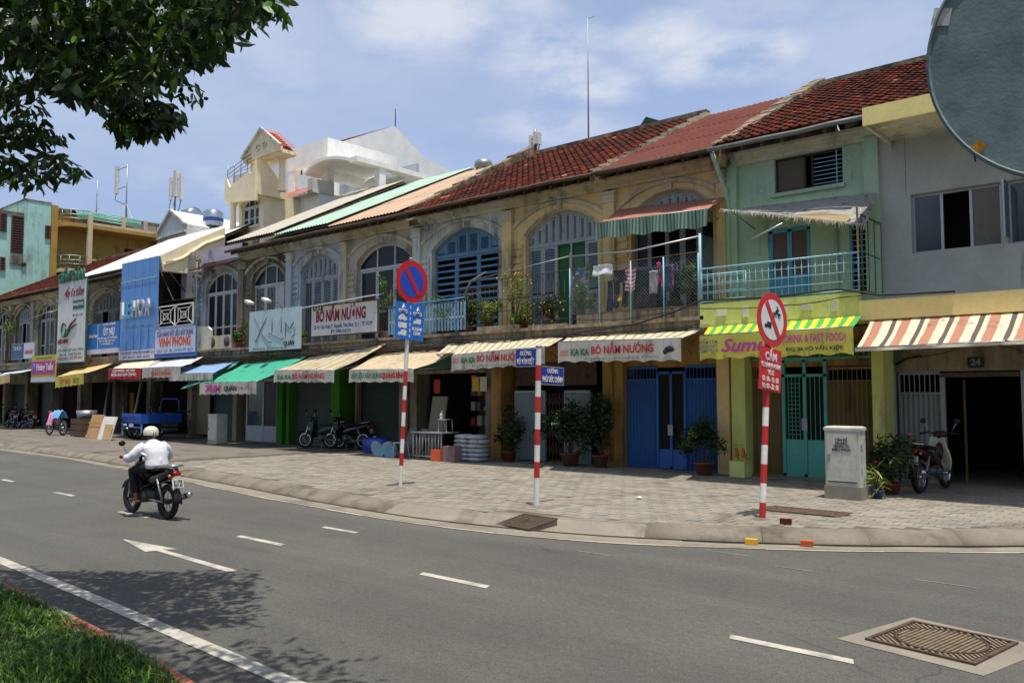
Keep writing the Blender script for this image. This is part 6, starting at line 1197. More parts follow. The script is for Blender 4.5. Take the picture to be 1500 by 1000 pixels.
t = cabinet('tall grey roadside cabinet on a concrete plinth lettered with small black print', -4.98, 14.42, .56, .34, .93, .22, 'CẤM ĐỂ\nXE, RÁC\nTRƯỚC TỦ\nĐIỆN THOẠI')
for i, (z, c) in enumerate(((1.05, '#8a9c94'), (.8, '#6a7a8a'), (.62, '#7fa39a'), (.42, '#90a0a0'))): bx(t, 'sticker', mat('cab_sticker_%d' % i, c, .6), .281, .283, -.08, .0, z, z+.12, local=True)
cabinet('smaller pale utility cabinet in front of the glazed door under the green awning', -27.2, 15.55, .60, .4, .95, .06)
# ================= MOTORBIKES =================
def loft(b, secs, n=12, m=0, p=2.6):
    vs = []; fs = []
    for (x, cy, cz, ry, rz) in secs:
        for k in range(n):
            a = 2*math.pi*k/n; c, s = math.cos(a), math.sin(a); vs.append((x, cy+ry*math.copysign(abs(c)**(2/p), c), cz+rz*math.copysign(abs(s)**(2/p), s)))
    for i in range(len(secs)-1):
        for k in range(n): fs.append((i*n+k, i*n+(k+1) % n, (i+1)*n+(k+1) % n, (i+1)*n+k))
    fs += [tuple(range(n))[::-1], tuple((len(secs)-1)*n+k for k in range(n))]; b.add(vs, fs, m, True); return b
def wheel(t, x, r, name='wheel', w_=.045, y=0, spokes=12, rm=None):
    RXX = Matrix.Rotation(math.pi/2, 3, 'X'); b = MB(); b.lathe([(r-.075+.0, -w_*.6), (r-.03, -w_), (r, -w_*.35), (r, w_*.35), (r-.03, w_), (r-.075, w_*.6), (r-.075, -w_*.6)], (x, y, r), 28, R=RXX); wl = b.build(name, M_rub, t, local=True)
    b = MB(); b.lathe([(r-.10, -w_*.5), (r-.072, -w_*.6), (r-.072, w_*.6), (r-.10, w_*.5), (r-.10, -w_*.5)], (x, y, r), 28, R=RXX); b.lathe([(0, -.05), (.04, -.05), (.04, .05), (0, .05)], (x, y, r), 12, R=RXX)
    for k in range(spokes): a = 2*math.pi*k/spokes; b.tube([(x+.03*math.cos(a), y+(.02 if k % 2 else -.02), r+.03*math.sin(a)), (x+(r-.09)*math.cos(a+.15), y, r+(r-.09)*math.sin(a+.15))], .004, 4)
    b.build('rim', rm or M_chr, wl, local=True)
def motorbike(lab, loc, rz, body, shield, plate=None, stand=True, rimm=None, group=None, grip=.98):
    t = thing('motorbike', lab, 'motorbike', loc, rz, group); K = dict(local=True); wheel(t, .62, .285, rm=rimm); wheel(t, -.60, .285, w_=.055, rm=rimm)
    b = MB(); loft(b, [(-.84, 0, .80, .05, .025), (-.72, 0, .76, .105, .055), (-.45, 0, .68, .13, .09), (-.15, 0, .62, .125, .11), (.08, 0, .56, .10, .10), (.2, 0, .50, .09, .10)]); b.build('side_fairing', body, t, **K)
    b = MB(); loft(b, [(-.80, 0, .83, .06, .02), (-.6, 0, .835, .125, .035), (-.3, 0, .80, .13, .04), (-.05, 0, .77, .12, .04), (.06, 0, .755, .07, .03)]); b.build('seat', M_black, t, **K)
    b = MB(); b.tube([(-.55, .14, .84), (-.80, .13, .88), (-.90, 0, .89), (-.80, -.13, .88), (-.55, -.14, .84)], .014, 6); b.build('grab_rail', M_chr, t, **K)
    b = MB(); loft(b, [(.15, 0, .42, .09, .09), (.05, 0, .38, .11, .11), (-.12, 0, .36, .12, .10), (-.25, 0, .36, .08, .08)], p=2.2); b.lathe([(0, -.16), (.09, -.16), (.10, -.13), (.10, .13), (.09, .16), (0, .16)], (-.02, 0, .34), 14, R=Matrix.Rotation(math.pi/2, 3, 'X')); b.build('engine', mat('engine_metal', '#4d4f50', .45, .6, var=.2), t, **K)
    b = MB(); b.tube([(.1, -.1, .33), (.05, -.13, .22), (-.25, -.15, .24), (-.42, -.16, .28)], .02, 8); b.tube([(-.40, -.165, .275), (-.5, -.17, .30), (-.92, -.18, .40), (-.98, -.18, .415)], [.03, .048, .052, .035], 12); b.build('exhaust', M_chr, t, **K)
    b = MB()   # leg shield
    def P(i, j): a = (i/8-.5)*2; z = .36+.60*j/8; return (.40-.13*abs(a)**1.8+.10*(z-.36)*-.6+.02, a*(.13+.10*math.sin(math.pi*min(1, .25+j/9))), z)
    b.grid(P, 8, 8, smooth=True); b.build('leg_shield', shield, t, thick=.02, **K)
    b = MB(); loft(b, [(.30, 0, .62, .06, .16), (.42, 0, .78, .07, .14), (.47, 0, .84, .05, .1)]); b.build('front_cover', body, t, **K)
    b = MB()
    for s in (-1, 1): b.tube([(.62, s*.075, .285), (.46, s*.07, .80)], .022, 8)
    b.build('front_fork', M_chr, t, **K)
    def Pf(i, j): a = math.radians(25+110*j/8); r = .325; return (.62+r*math.cos(a), (i-2)/2*.055, .285+r*math.sin(a)-abs(i-2)*.012)
    MB().grid(Pf, 4, 8, smooth=True).build('front_mudguard', body, t, thick=.008, **K)
    def Pr(i, j): a = math.radians(70+110*j/8); r = .335; return (-.60+r*math.cos(a), (i-2)/2*.065, .285+r*math.sin(a)-abs(i-2)*.012)
    MB().grid(Pr, 4, 8, smooth=True).build('rear_mudguard', M_black, t, thick=.008, **K)
    b = MB(); b.tube([(.36, .33, grip), (.42, .2, grip+.02), (.44, .05, grip), (.44, -.05, grip), (.42, -.2, grip+.02), (.36, -.33, grip)], .013, 8); h = b.build('handlebar', M_black, t, **K)
    for s in (-1, 1):
        MB().tube([(.40, s*.24, grip+.012), (.36, s*.34, grip)], .019, 8).build('grip', M_rub, h, **K)
        MB().tube([(.42, s*.2, grip+.02), (.44, s*.25, grip+.14), (.43, s*.29, grip+.2)], .007, 5).build('mirror_stalk', M_chr, h, **K); MB().ball((.43, s*.30, grip+.235), .06, 10, sc=(.25, 1.05, .8)).build('mirror', M_black, h, **K)
        MB().tube([(.45, s*.23, grip+.02), (.42, s*.33, grip-.005)], .005, 5).build('brake_lever', M_chr, h, **K)
    b = MB(); loft(b, [(.36, 0, grip-.02, .10, .06), (.44, 0, grip-.01, .12, .07), (.52, 0, grip-.03, .08, .06)]); b.build('headlight_housing', body, t, **K); MB().ball((.52, 0, grip-.03), .06, 10, sc=(.4, 1.2, .9)).build('headlight', mat('lamp_glass', '#c9ccd0', .15), t, **K)
    MB().ball((-.86, 0, .76), .05, 10, sc=(.5, 1.5, .9)).build('tail_light', mat('tail_red', '#b3161a', .3), t, **K)
    for s in (-1, 1): MB().ball((-.83, s*.11, .72), .028, 8).build('indicator', mat('indicator_amber', '#c9752a', .3), t, **K)
    pl = MB().obox((-.90, 0, .60), .006, .19, .14, Matrix.Rotation(math.radians(12), 3, 'Y')).build('number_plate', M_white, t, **K)
    if plate:
        M = org(t); R = M.to_3x3()
        for s, z in zip(plate, (.635, .575)): text(pl, s, .06, M @ Vector((-.907-(z-.6)*-.21, 0, z)), R @ Vector((0, -1, 0)), R @ Vector((.2, 0, 1)), S_blk, bold=.0015, width=.15)
    b = MB()
    for s in (-1, 1): b.tube([(-.60, s*.10, .30), (-.45, s*.12, .66)], .02, 8); b.tube([(-.60, s*.09, .285), (-.05, s*.09, .30)], .016, 6); b.tube([(.06, s*.1, .24), (.06, s*.26, .25)], .014, 6)
    b.build('rear_suspension', M_steel, t, **K); stand and MB().tube([(-.02, .09, .26), (-.12, .22, .0)], .012, 6).build('side_stand', M_steel, t, **K)
    return t
M_bkb = mat('gloss_black', '#0f1012', .2, coat=.5, bump=0); M_crb = mat('cream_plastic', '#c2bfa6', .35, bump=0); M_grb = mat('dark_green_plastic', '#20402f', .3, bump=0); M_rdb = mat('maroon_plastic', '#2e1214', .3, bump=0); M_slv = mat('silver_plastic', '#9ba0a3', .35, .3, bump=0)
mb = motorbike('black motorbike ridden along the middle lane', (-12.93, 6.265, .004), math.pi+.02, M_bkb, M_slv, ('51F2', '027.34'), stand=False, rimm=mat('dark_alloy', '#3a3b3d', .4, .6))
motorbike('parked cream and maroon motorbike seen from behind beside the grey folding gate', (-4.18, 16.62, .155), math.radians(84), M_rdb, M_crb, ('52P1', '9951'), grip=1.02)
motorbike('dark green motorbike parked nose left under the long beige awning', (-22.45, 16.55, .155), math.radians(205), M_grb, M_grb, None, group='motorbikes parked in the shade'); motorbike('black motorbike parked behind the dark green one beside the leaf green pier', (-21.55, 16.85, .155), math.radians(200), M_bkb, M_bkb, None, group='motorbikes parked in the shade')
motorbike('black motorbike parked at the far left end of the row', (-47.6, 16.3, .155), math.radians(190), M_bkb, M_bkb, None, group='motorbikes parked in the shade'); motorbike('maroon motorbike parked at the far left end of the row', (-49.3, 16.2, .155), math.radians(175), M_rdb, M_rdb, None, group='motorbikes parked in the shade')
motorbike('maroon motorbike half hidden behind the leaning white board', (-33.6, 16.0, .155), math.radians(100), M_rdb, M_bkb, None, group='motorbikes parked in the shade')
# ================= RIDER =================
def skin(name, V, E, R, m, parent, sub_=2, root=0):
    me = bpy.data.meshes.new(name); me.from_pydata(V, E, []); o = bpy.data.objects.new(name, me); COL.objects.link(o)
    md = o.modifiers.new('Skin', 'SKIN'); md.use_smooth_shade = True; sv = me.skin_vertices[0].data if me.skin_vertices else None
    if sv is None:
        bm = bmesh.new(); bm.from_mesh(me); bm.verts.layers.skin.verify(); bm.to_mesh(me); bm.free(); sv = me.skin_vertices[0].data
    for i, r in enumerate(R): sv[i].radius = r if isinstance(r, tuple) else (r, r); sv[i].use_root = (i == root)
    s2 = o.modifiers.new('Sub', 'SUBSURF'); s2.levels = sub_; s2.render_levels = sub_
    dg = bpy.context.evaluated_depsgraph_get(); nm = bpy.data.meshes.new_from_object(o.evaluated_get(dg)); o.modifiers.clear(); o.data = nm; nm.name = name
    nm.materials.clear(); nm.materials.append(m); nm.polygons.foreach_set('use_smooth', [True]*len(nm.polygons))
    o.parent = parent; WMX[o.name] = org(parent); return o
pr = thing('person', 'motorbike rider from behind in a white shirt, dark trousers and a cream open helmet', 'person', (-12.93, 6.265, .004), math.pi+.02)
M_skin = mat('skin', '#8a5a40', .55, var=.06, bump=0); M_shirt = cloth('white_shirt', '#dcdce2', grime=.0); M_trs = mat('dark_trousers', '#1c1b20', .85, bump=.1)
def fuse(mb, name, m, parent, vox=.012, it=4):
    o = mb.build(name, m, None); md = o.modifiers.new('r', 'REMESH'); md.mode = 'VOXEL'; md.voxel_size = vox; md.use_smooth_shade = True; sm = o.modifiers.new('s', 'SMOOTH'); sm.iterations = it; sm.factor = .5
    dg = bpy.context.evaluated_depsgraph_get(); nm = bpy.data.meshes.new_from_object(o.evaluated_get(dg)); o.modifiers.clear(); o.data = nm; nm.name = name; nm.materials.clear(); nm.materials.append(m); nm.polygons.foreach_set('use_smooth', [True]*len(nm.polygons)); nm.polygons.foreach_set('material_index', [0]*len(nm.polygons)); o.parent = parent; WMX[o.name] = org(parent); return o
def loftz(b, secs, n=16):
    vs = []; fs = []
    for (z, cx_, rx_, ry_, tl) in secs:
        for k in range(n): a = 2*math.pi*k/n; vs.append((cx_+rx_*math.cos(a), ry_*math.sin(a), z+tl*math.cos(a)))
    for i in range(len(secs)-1):
        for k in range(n): fs.append((i*n+k, i*n+(k+1) % n, (i+1)*n+(k+1) % n, (i+1)*n+k))
    fs += [tuple(range(n))[::-1], tuple((len(secs)-1)*n+k for k in range(n))]; return b.add(vs, fs, 0, True)
b = MB(); loftz(b, [(.80, -.17, .10, .14, 0), (.92, -.17, .10, .13, 0), (1.05, -.14, .10, .14, -.02), (1.15, -.10, .10, .16, -.03), (1.21, -.06, .08, .13, -.03), (1.25, -.02, .05, .055, -.02)])
b.tube([(-.03, 0, 1.22), (.0, 0, 1.29), (.025, 0, 1.34)], [.058, .052, .055], 12); b.ball((.03, 0, 1.375), .082, 14, sc=(1.08, .86, 1.2)); b.ball((.075, 0, 1.335), .05, 10, sc=(1, .95, .9)); b.tube([(.108, 0, 1.395), (.132, 0, 1.362), (.108, 0, 1.352)], [.008, .015, .010], 8)
for s in (-1, 1):
    b.ball((.02, s*.078, 1.372), .022, 8, sc=(.9, .45, 1.3))
    b.tube([(-.05, s*.13, 1.18), (-.02, s*.245, 1.09), (.05, s*.33, .99), (.18, s*.345, .985), (.305, s*.325, .998)], [.055, .046, .040, .034, .024], 12)
    b.ball((.335, s*.32, 1.003), .036, 10, sc=(1.1, 1.1, .5))
    for j, dy in enumerate((-.030, -.010, .010, .030)):
        b.tube([(.345, s*(.318+dy*.8), 1.010), (.378, s*(.318+dy), 1.012), (.398, s*(.318+dy), .992), (.392-.004*(j % 2), s*(.318+dy), .966-.004*(j in (1, 2)))], [.011, .0105, .0095, .008], 8)
    b.tube([(.325, s*.290, .995), (.350, s*.272, .980), (.374, s*.280, .962)], [.012, .011, .009], 8)
    b.tube([(-.14, s*.09, .84), (.06, s*.16, .80), (.22, s*.20, .765), (.165, s*.20, .58), (.10, s*.20, .38), (.08, s*.20, .30)], [.10, .075, .056, .052, .036, .038], 12)
    b.tube([(.06, s*.2, .285), (.15, s*.207, .282), (.26, s*.216, .270)], [.036, .036, .024], 10)
fuse(b, 'body', M_skin, pr, .0075, 2)
b = MB()
for s in (-1, 1): b.ball((.108, s*.028, 1.392), .009, 6)
b.build('eyes', S_blk, pr, local=True); MB().ball((.118, 0, 1.333), .013, 8, sc=(.4, 1.6, .45)).build('mouth', mat('lips', '#7a4038', .6), pr, local=True)
b = MB(); b.ball((.012, 0, 1.37), .088, 14, sc=(1.0, .93, 1.0)); b.build('hair', mat('hair_black', '#15110f', .7), pr, local=True)
b = MB(); loftz(b, [(.81, -.19, .155, .185, 0), (.87, -.195, .165, .195, 0), (.96, -.18, .150, .185, -.01), (1.06, -.15, .145, .20, -.03), (1.14, -.11, .135, .215, -.04), (1.20, -.07, .11, .18, -.04), (1.25, -.03, .075, .09, -.03), (1.27, -.01, .06, .06, -.02)], 20)
for s in (-1, 1): b.tube([(-.06, s*.14, 1.165), (-.035, s*.225, 1.115), (.0, s*.29, 1.04), (.055, s*.335, .985), (.15, s*.35, .975)], [.10, .095, .086, .078, .070], 14)
for k in range(7): y_ = -.15+.05*k; b.tube([(-.345+.02*abs(k-3), y_, .84), (-.338+.02*abs(k-3), y_*.9, .93+.02*(k % 2)), (-.30+.015*abs(k-3), y_*.8, 1.03)], [.014, .017, .004], 6)
for s in (-1, 1): b.tube([(-.20, s*.19, 1.02), (-.12, s*.23, 1.06), (-.03, s*.27, 1.10)], [.008, .016, .008], 6); b.tube([(-.22, s*.17, .98), (-.10, s*.21, 1.0)], [.014, .008], 6)
sh = fuse(b, 'shirt', M_shirt, pr, .011, 3)
b = MB(); b.tube([(.005+.066*math.cos(a), .066*math.sin(a), 1.262-.012*math.cos(a)) for a in np.linspace(0, 6.283, 16)], .016, 6); b.build('collar', M_shirt, sh, local=True)
b = MB(); loftz(b, [(.78, -.16, .15, .17, 0), (.90, -.17, .13, .15, 0)])
for s in (-1, 1): b.tube([(-.14, s*.09, .84), (.05, s*.155, .80), (.235, s*.20, .755), (.17, s*.20, .58), (.115, s*.20, .39)], [.125, .105, .080, .074, .060], 14)
fuse(b, 'trousers', M_trs, pr, .012, 3)
b = MB()
for s in (-1, 1): loft(b, [(.0, s*.2, .262, .035, .015), (.1, s*.205, .258, .042, .016), (.24, s*.215, .25, .045, .014), (.285, s*.218, .25, .02, .01)])
b.build('sandals', mat('sandal_brown', '#6b3a2a', .7), pr, local=True)
hm = MB().lathe([(.118, -.03), (.122, .0), (.118, .05), (.095, .09), (.05, .117), (0, .123)], (.03, 0, 1.385), 22).build('helmet', [mat('helmet_cream', '#d9cfbd', .35, bump=0)], pr, local=True)
b = MB(); b.grid(lambda i, j: (.03-.121*math.cos((j/10-.5)*3.0)*1.0, (i-1)*.022, 1.385+.121*math.sin((j/10-.5)*3.0)*1.02+.0), 2, 6); b.build('helmet_stripe', mat('helmet_tan', '#6d5140', .4), hm, local=True); MB().grid(lambda i, j: (.13+.05*j, (i-4)/4*(.085-.02*j), 1.40-.01*j-.004*(i-4)**2/4), 8, 2, smooth=True).build('helmet_visor', M_black, hm, thick=.006, local=True)
b = MB(); b.tube([(.03, .10, 1.37), (.05, .07, 1.30), (.07, 0, 1.285), (.05, -.07, 1.30), (.03, -.10, 1.37)], .007, 5); b.build('chin_strap', M_black, hm, local=True)
mb.scale = (.93,)*3; pr.scale = (.93,)*3
# ================= CARGO TRIKE, BICYCLE, CLUTTER =================
M_trk = mat('truck_blue', '#1f55a8', .45, grime=.25)
t = thing('cargo_tricycle', 'blue motor tricycle with an open cargo bed parked tail out under the ivory awning', 'tricycle', (-32.3, 15.9, .155), math.radians(97)); K = dict(local=True)
for s in (-1, 1): wheel(t, -.55, .30, y=s*.55, w_=.06)
wheel(t, 1.55, .29)
b = MB(); b.box(-1.1, .6, -.62, .62, .62, .68); b.build('bed', M_trk, t, **K)
for a in ((-1.1, .6, -.65, -.61, .66, 1.0), (-1.1, .6, .61, .65, .66, 1.0), (.58, .62, -.6, .6, .69, 1.0)): bx(t, 'side_board', M_trk, *a, **K)
g_ = bx(t, 'tailgate', M_trk, -1.15, -1.105, -.64, .64, .66, 1.02, **K); bx(g_, 'rib', M_trk, -1.17, -1.15, -.6, .6, .72, .76, **K); bx(g_, 'rib', M_trk, -1.17, -1.15, -.6, .6, .9, .94, **K)
b = MB(); b.bar((-1.12, -.64, .5), (-1.12, .64, .5), .04, .04); b.bar((-1.12, -.64, .3), (-1.12, -.64, .62), .04, .04); b.bar((-1.12, .64, .3), (-1.12, .64, .62), .04, .04); b.build('rear_bumper', mat('bumper_blue', '#5f94c8', .5), t, **K)
bx(t, 'number_plate', M_white, -1.15, -1.14, -.14, .14, .52, .64, **K); b = MB(); b.tube([(.5, -.6, 1.0), (.5, -.6, 1.45), (.5, -.45, 1.58), (.5, .45, 1.58), (.5, .6, 1.45), (.5, .6, 1.0)], .025, 6); b.build('hoop', M_trk, t, **K)
b = MB(); b.bar((-.7, -.3, .5), (1.1, -.15, .42), .05, .05); b.bar((-.7, .3, .5), (1.1, .15, .42), .05, .05); b.tube([(1.1, 0, .42), (1.3, 0, .9), (1.55, 0, .3)], .03, 6); b.tube([(1.2, -.38, 1.1), (1.3, 0, 1.05), (1.2, .38, 1.1)], .02, 6); b.build('frame', M_black, t, **K); MB().obox((.85, 0, .78), .5, .36, .12).build('seat', M_black, t, **K); MB().obox((.5, 0, .45), .5, .4, .3).build('engine', M_steel, t, **K)
t = thing('bicycle', 'bicycle parked at the far left with folded pink and blue cloth over its frame', 'bicycle', (-38.4, 14.4, .155), math.pi+.15)
wheel(t, .55, .33, w_=.02, spokes=18); wheel(t, -.5, .33, w_=.02, spokes=18)
b = MB(); b.tube([(-.5, 0, .33), (-.1, 0, .3), (.38, 0, .78), (-.15, 0, .78), (-.1, 0, .3)], .015, 6); b.tube([(-.5, 0, .33), (-.15, 0, .78), (-.17, 0, .9)], .012, 6); b.tube([(.55, 0, .33), (.38, 0, .85), (.3, 0, 1.0)], .015, 6); b.tube([(.2, .25, 1.02), (.32, 0, 1.0), (.2, -.25, 1.02)], .012, 6); b.build('frame', M_steel, t, **K); MB().obox((-.17, 0, .93), .24, .14, .05).build('saddle', M_black, t, **K)
for nm, c, (xa, xb), z0, z1 in (('pink', '#d58aa8', (.0, .45), .45, .98), ('blue', '#6ea3d4', (-.5, .1), .75, 1.08)):
    def Pq(i, j): a = (j/10-.5)*2; return (xa+(xb-xa)*i/8+.03*math.sin(j*1.3), a*.22+.01*math.sin(i*2.), z1-(z1-z0)*abs(a)**1.5+.02*math.sin(i*1.7+j))
    single(MB().grid(lambda i, j: tuple(org(t) @ Vector(Pq(i, j))), 8, 10, smooth=True), 'draped_cloth', cloth('drape_'+nm, c, grime=0), '%s patterned cloth draped over the parked bicycle' % nm, 'cloth')
def crate(lab, x, y, sx, sy, sz, m, z=.155, rz=0, name='crate', cat='crate'):
    t = thing(name, lab, cat, (x, y, z), rz)
    for i in range(3):
        zz_ = sz*(i+.12)/3; h = sz/3*.8
        for a in ((-sx/2, sx/2, -sy/2-.012, -sy/2, zz_, zz_+h), (-sx/2, sx/2, sy/2, sy/2+.012, zz_, zz_+h), (-sx/2-.012, -sx/2, -sy/2, sy/2, zz_, zz_+h), (sx/2, sx/2+.012, -sy/2, sy/2, zz_, zz_+h)): bx(t, 'slat', m, *a, local=True)
    for s1 in (-1, 1):
        for s2 in (-1, 1): bx(t, 'corner_post', m, s1*sx/2-.02, s1*sx/2+.02, s2*(sy/2-.02)-.02, s2*(sy/2-.02)+.02, 0, sz, local=True)
    bx(t, 'base', m, -sx/2+.02, sx/2-.02, -sy/2+.04, sy/2-.04, .02, .04, local=True); return t
M_wd = mat('old_wood', '#5b4530', .85, var=.25, grime=.4); crate('dark wooden crate standing behind the parked bicycle', -36.6, 14.9, 1.1, .8, .75, M_wd)
t = thing('basin', 'dull grey metal basin resting on the dark wooden crate', 'basin', (-36.6, 14.9, .91)); MB().lathe([(0, .02), (.3, .02), (.38, .32), (.41, .33), (.36, .02), (.31, 0), (0, 0)], (0, 0, 0), 18).build('bowl', M_steel, t, local=True); MB().tube([(.38, 0, .3), (.47, 0, .32), (.38, .05, .3)], .015, 5).build('handle', M_steel, t, local=True)
def leaning(lab, pts, Y, th, mats_, name, cat):
    q = [W(u, v, Y) for u, v in pts]; x0, x1 = min(a[0] for a in q), max(a[0] for a in q); h = max(a[1] for a in q)-.155; t = thing(name, lab, cat, ((x0+x1)/2, Y, .155)); b = MB(); b.add([(x0, Y, .155), (x1, Y, .155), (x1, Y+th, .155), (x0, Y+th, .155), (x0, Y+.25, .155+h), (x1, Y+.25, .155+h), (x1, Y+.25+th, .155+h), (x0, Y+.25+th, .155+h)], [(0,3,2,1),(4,5,6,7),(0,1,5,4),(1,2,6,5),(2,3,7,6),(3,0,4,7)]); b.build('panel', mats_[0], t); return t, x0, x1, h
t, x0, x1, h = leaning('tan cardboard panel leaning upright left of the white board', [(126,607),(142,641)], 14.2, .04, [mat('cardboard', '#a9845a', .9, grime=.3)], 'board', 'board'); bx(t, 'tape_strip', mat('tape', '#c9a24a', .6), x0+.02, x1-.02, 14.3, 14.31, .75, .8)
t, x0, x1, h = leaning('white board with a tan lower corner leaning beside the cardboard panel', [(143,610),(161,641)], 14.2, .04, [M_white], 'board', 'board'); b = MB(); b.add([(x0+.45, 14.19, .16), (x1-.01, 14.19, .16), (x1-.01, 14.315, .75), (x0+.45, 14.315, .75)], [(0,1,2,3)]); b.build('tan_patch', mat('plywood', '#b99b68', .8), t)
for (u0, v0, u1, v1, lab, m) in ((150, 610, 160, 562, 'long grey pipe leaning in the shade behind the white board', M_steel), (192, 600, 207, 560, 'long pale green pipe leaning behind the blue tricycle', mat('pipe_green', '#6f8a74', .6)), (180, 640, 181, 594, 'short pale board standing left of the blue tricycle', M_alu)):
    x, z = W(u0, v0, 16.0); x1, z1 = W(u1, v1, 17.0); single(MB().tube([(x, 16.0, .16), (x1, 17.0, z1)], .06, 8), 'leaning_pipe', m, lab, 'pipe')
# B4 shop goods
xs_ = -16.9
t = thing('display_table', 'thin metal display table with goods at the open shop front', 'table', (-16.35, 15.75, .155)); b = MB(); 
for x in (-.55, .55):
    for y in (-.3, .3): MB().tube([(x, y, 0), (x, y, .72)], .015, 5).build('leg', M_alu, t, local=True)
bx(t, 'tabletop', M_alu, -.6, .6, -.34, .34, .72, .75, local=True); b = MB()
for i in range(9): b.tube([(-.5+i*.12, -.32, .1), (-.5+i*.12, -.32, .7)], .01, 5)
b.tube([(-.55, -.31, .1), (.55, -.31, .1)], .012, 5); b.build('rods', M_alu, t, local=True)
t = thing('stool', 'small wire stool standing on the display table', 'stool', (-16.0, 15.8, .905)); b = MB()
for x in (-.15, .15):
    for y in (-.12, .12): MB().tube([(x, y, 0), (x*.9, y*.9, .32)], .012, 5).build('leg', M_alu, t, local=True)
bx(t, 'seat', M_alu, -.17, .17, -.14, .14, .32, .345, local=True)
single(MB().lathe([(0, 0), (.05, 0), (.05, .14), (.02, .18), (.02, .22), (0, .22)], (-16.15, 15.8, 1.25), 10), 'bottle', M_white, 'white bottle on the wire stool', 'bottle')
WB = mat('sack_white', '#b9bcc0', .8, grime=.25); rgs = np.random.default_rng(3)
for k in range(12):
    col = k % 2; lv = k//2; x = -15.45+col*.46+rgs.normal(0, .015); b = MB(); loft(b, [(x-.23, 16.0, .22+lv*.115, .12, .02), (x-.18, 16.0, .22+lv*.115, .24, .05), (x, 16.0, .225+lv*.115, .27, .065), (x+.18, 16.0, .22+lv*.115, .24, .05), (x+.23, 16.0, .22+lv*.115, .12, .02)], p=3)
    single(b, 'cement_sack', WB, 'white cement sack, %s of the %s stack beside the display table' % (('bottom', 'second lowest', 'third lowest', 'third highest', 'second highest', 'topmost')[lv], ('left', 'right')[col]), 'sack', 'white sacks stacked by the open shop')
b = MB(); b.box(-16.1, -15.8, 15.35, 15.6, .155, .45); single(b, 'plastic_box', mat('orange_plastic', '#c9562a', .5), 'orange plastic box on the ground in front of the sacks', 'box'); bpy.data.objects['plastic_box'].rotation_euler.z = .2
single(MB().box(-15.75, -15.3, 15.45, 15.7, .155, .55), 'carton', mat('carton_pink', '#8a6f6c', .9, grime=.4), 'dull pink carton between the orange box and the sacks', 'carton')
for k, (x, l) in enumerate(((-17.9, 'leftmost'), (-17.45, 'middle'), (-17.0, 'rightmost'))):
    b = MB(); b.add([(x, 15.9, .155), (x+.45, 15.75, .155), (x+.45, 15.8, .155), (x, 15.95, .155), (x, 16.25, .98-.03*k), (x+.45, 16.1, .98-.03*k), (x+.45, 16.15, .98-.03*k), (x, 16.3, .98-.03*k)], [(0,3,2,1),(4,5,6,7),(0,1,5,4),(1,2,6,5),(2,3,7,6),(3,0,4,7)]); single(b, 'stone_slab', mat('slab_grey', '#6d675d', .85, grime=.4), '%s of the three grey slabs leaning in front of the open shop' % l, 'slab', 'grey slabs leaning at the shop')
b = MB(); b.add([(-17.75, 16.7, .155), (-17.15, 16.7, .155), (-17.15, 16.75, .155), (-17.75, 16.75, .155), (-17.75, 17.0, 1.85), (-17.15, 17.0, 1.85), (-17.15, 17.05, 1.85), (-17.75, 17.05, 1.85)], [(0,3,2,1),(4,5,6,7),(0,1,5,4),(1,2,6,5),(2,3,7,6),(3,0,4,7)]); single(b, 'board', mat('board_olive', '#8d8b76', .8, grime=.3), 'tall olive grey board leaning inside the open shop front', 'board')
t = thing('shop_shelf', 'dark shelf with packages inside the open shop', 'shelf', (-16.6, 18.6, .17)); bx(t, 'back', M_wd, -17.6, -15.7, 18.8, 18.85, .17, 2.5)
for k in range(5): bx(t, 'shelf_board', M_wd, -17.6, -15.7, 18.4, 18.8, .5+k*.45, .53+k*.45)
pk = [mat('pack_%d' % i, c, .6) for i, c in enumerate(('#b03a2a', '#c9c2a0', '#5a7a9a', '#c9a03a', '#6f6f6f', '#3a6a4a'))]
for k in range(22): x = -17.55+(k % 7)*.26; z = .53+(k//7+1)*.45; single(MB().box(x, x+rgs.uniform(.12, .2), 18.42, 18.6, z, z+rgs.uniform(.12, .3)), 'package', pk[k % 6], '%s package, %s from the left on the %s shelf of the open shop' % (('red', 'cream', 'blue grey', 'yellow', 'grey', 'green')[k % 6], ('first', 'second', 'third', 'fourth', 'fifth', 'sixth', 'seventh')[k % 7], ('lower', 'middle', 'upper', 'top')[k//7]), 'package', 'packages on the shop shelf')
for i, (x, z, m, l) in enumerate(((-17.6, 2.15, pk[0], 'red and white poster pinned left at the open shop'), (-16.05, 2.2, pk[3], 'yellow calendar sheet hanging in the open shop'), (-15.75, 2.2, pk[1], 'pale calendar sheet hanging right of the yellow one'))): single(MB().box(x-.13, x+.13, 17.02, 17.03, z-.2, z+.2), 'poster', m, l, 'poster')
b = MB(); loft(b, [(-19.9, 16.3, .38, .14, .16), (-19.85, 16.3, .40, .2, .22), (-19.1, 16.3, .40, .22, .23), (-18.95, 16.3, .40, .17, .18)], p=5); t = single(b, 'plastic_bin', mat('bin_blue', '#1d3aa0', .4), 'royal blue plastic bin lying on its side by the dark roller shutter', 'bin')
for k, (x, y, c, l) in enumerate(((-18.55, 15.7, '#8fb8c8', 'pale blue basin tipped on its side beside the blue bin'), (-18.2, 15.9, '#b9bfc2', 'grey basin tipped up behind the pale blue one'), (-17.95, 15.6, '#7fb0cc', 'sky blue basin leaning near the no parking pole'))):
    single(MB().lathe([(0, 0), (.14, 0), (.24, .12), (.26, .12), (.15, -.012), (0, -.012)], (x, y, .36), 18, R=Matrix.Rotation(math.radians(105), 3, 'X')), 'basin', mat('basin_%d' % k, c, .5), l, 'basin')
t = thing('stool', 'grey plastic stool near the tipped basins', 'stool', (-17.55, 15.6, .155)); 
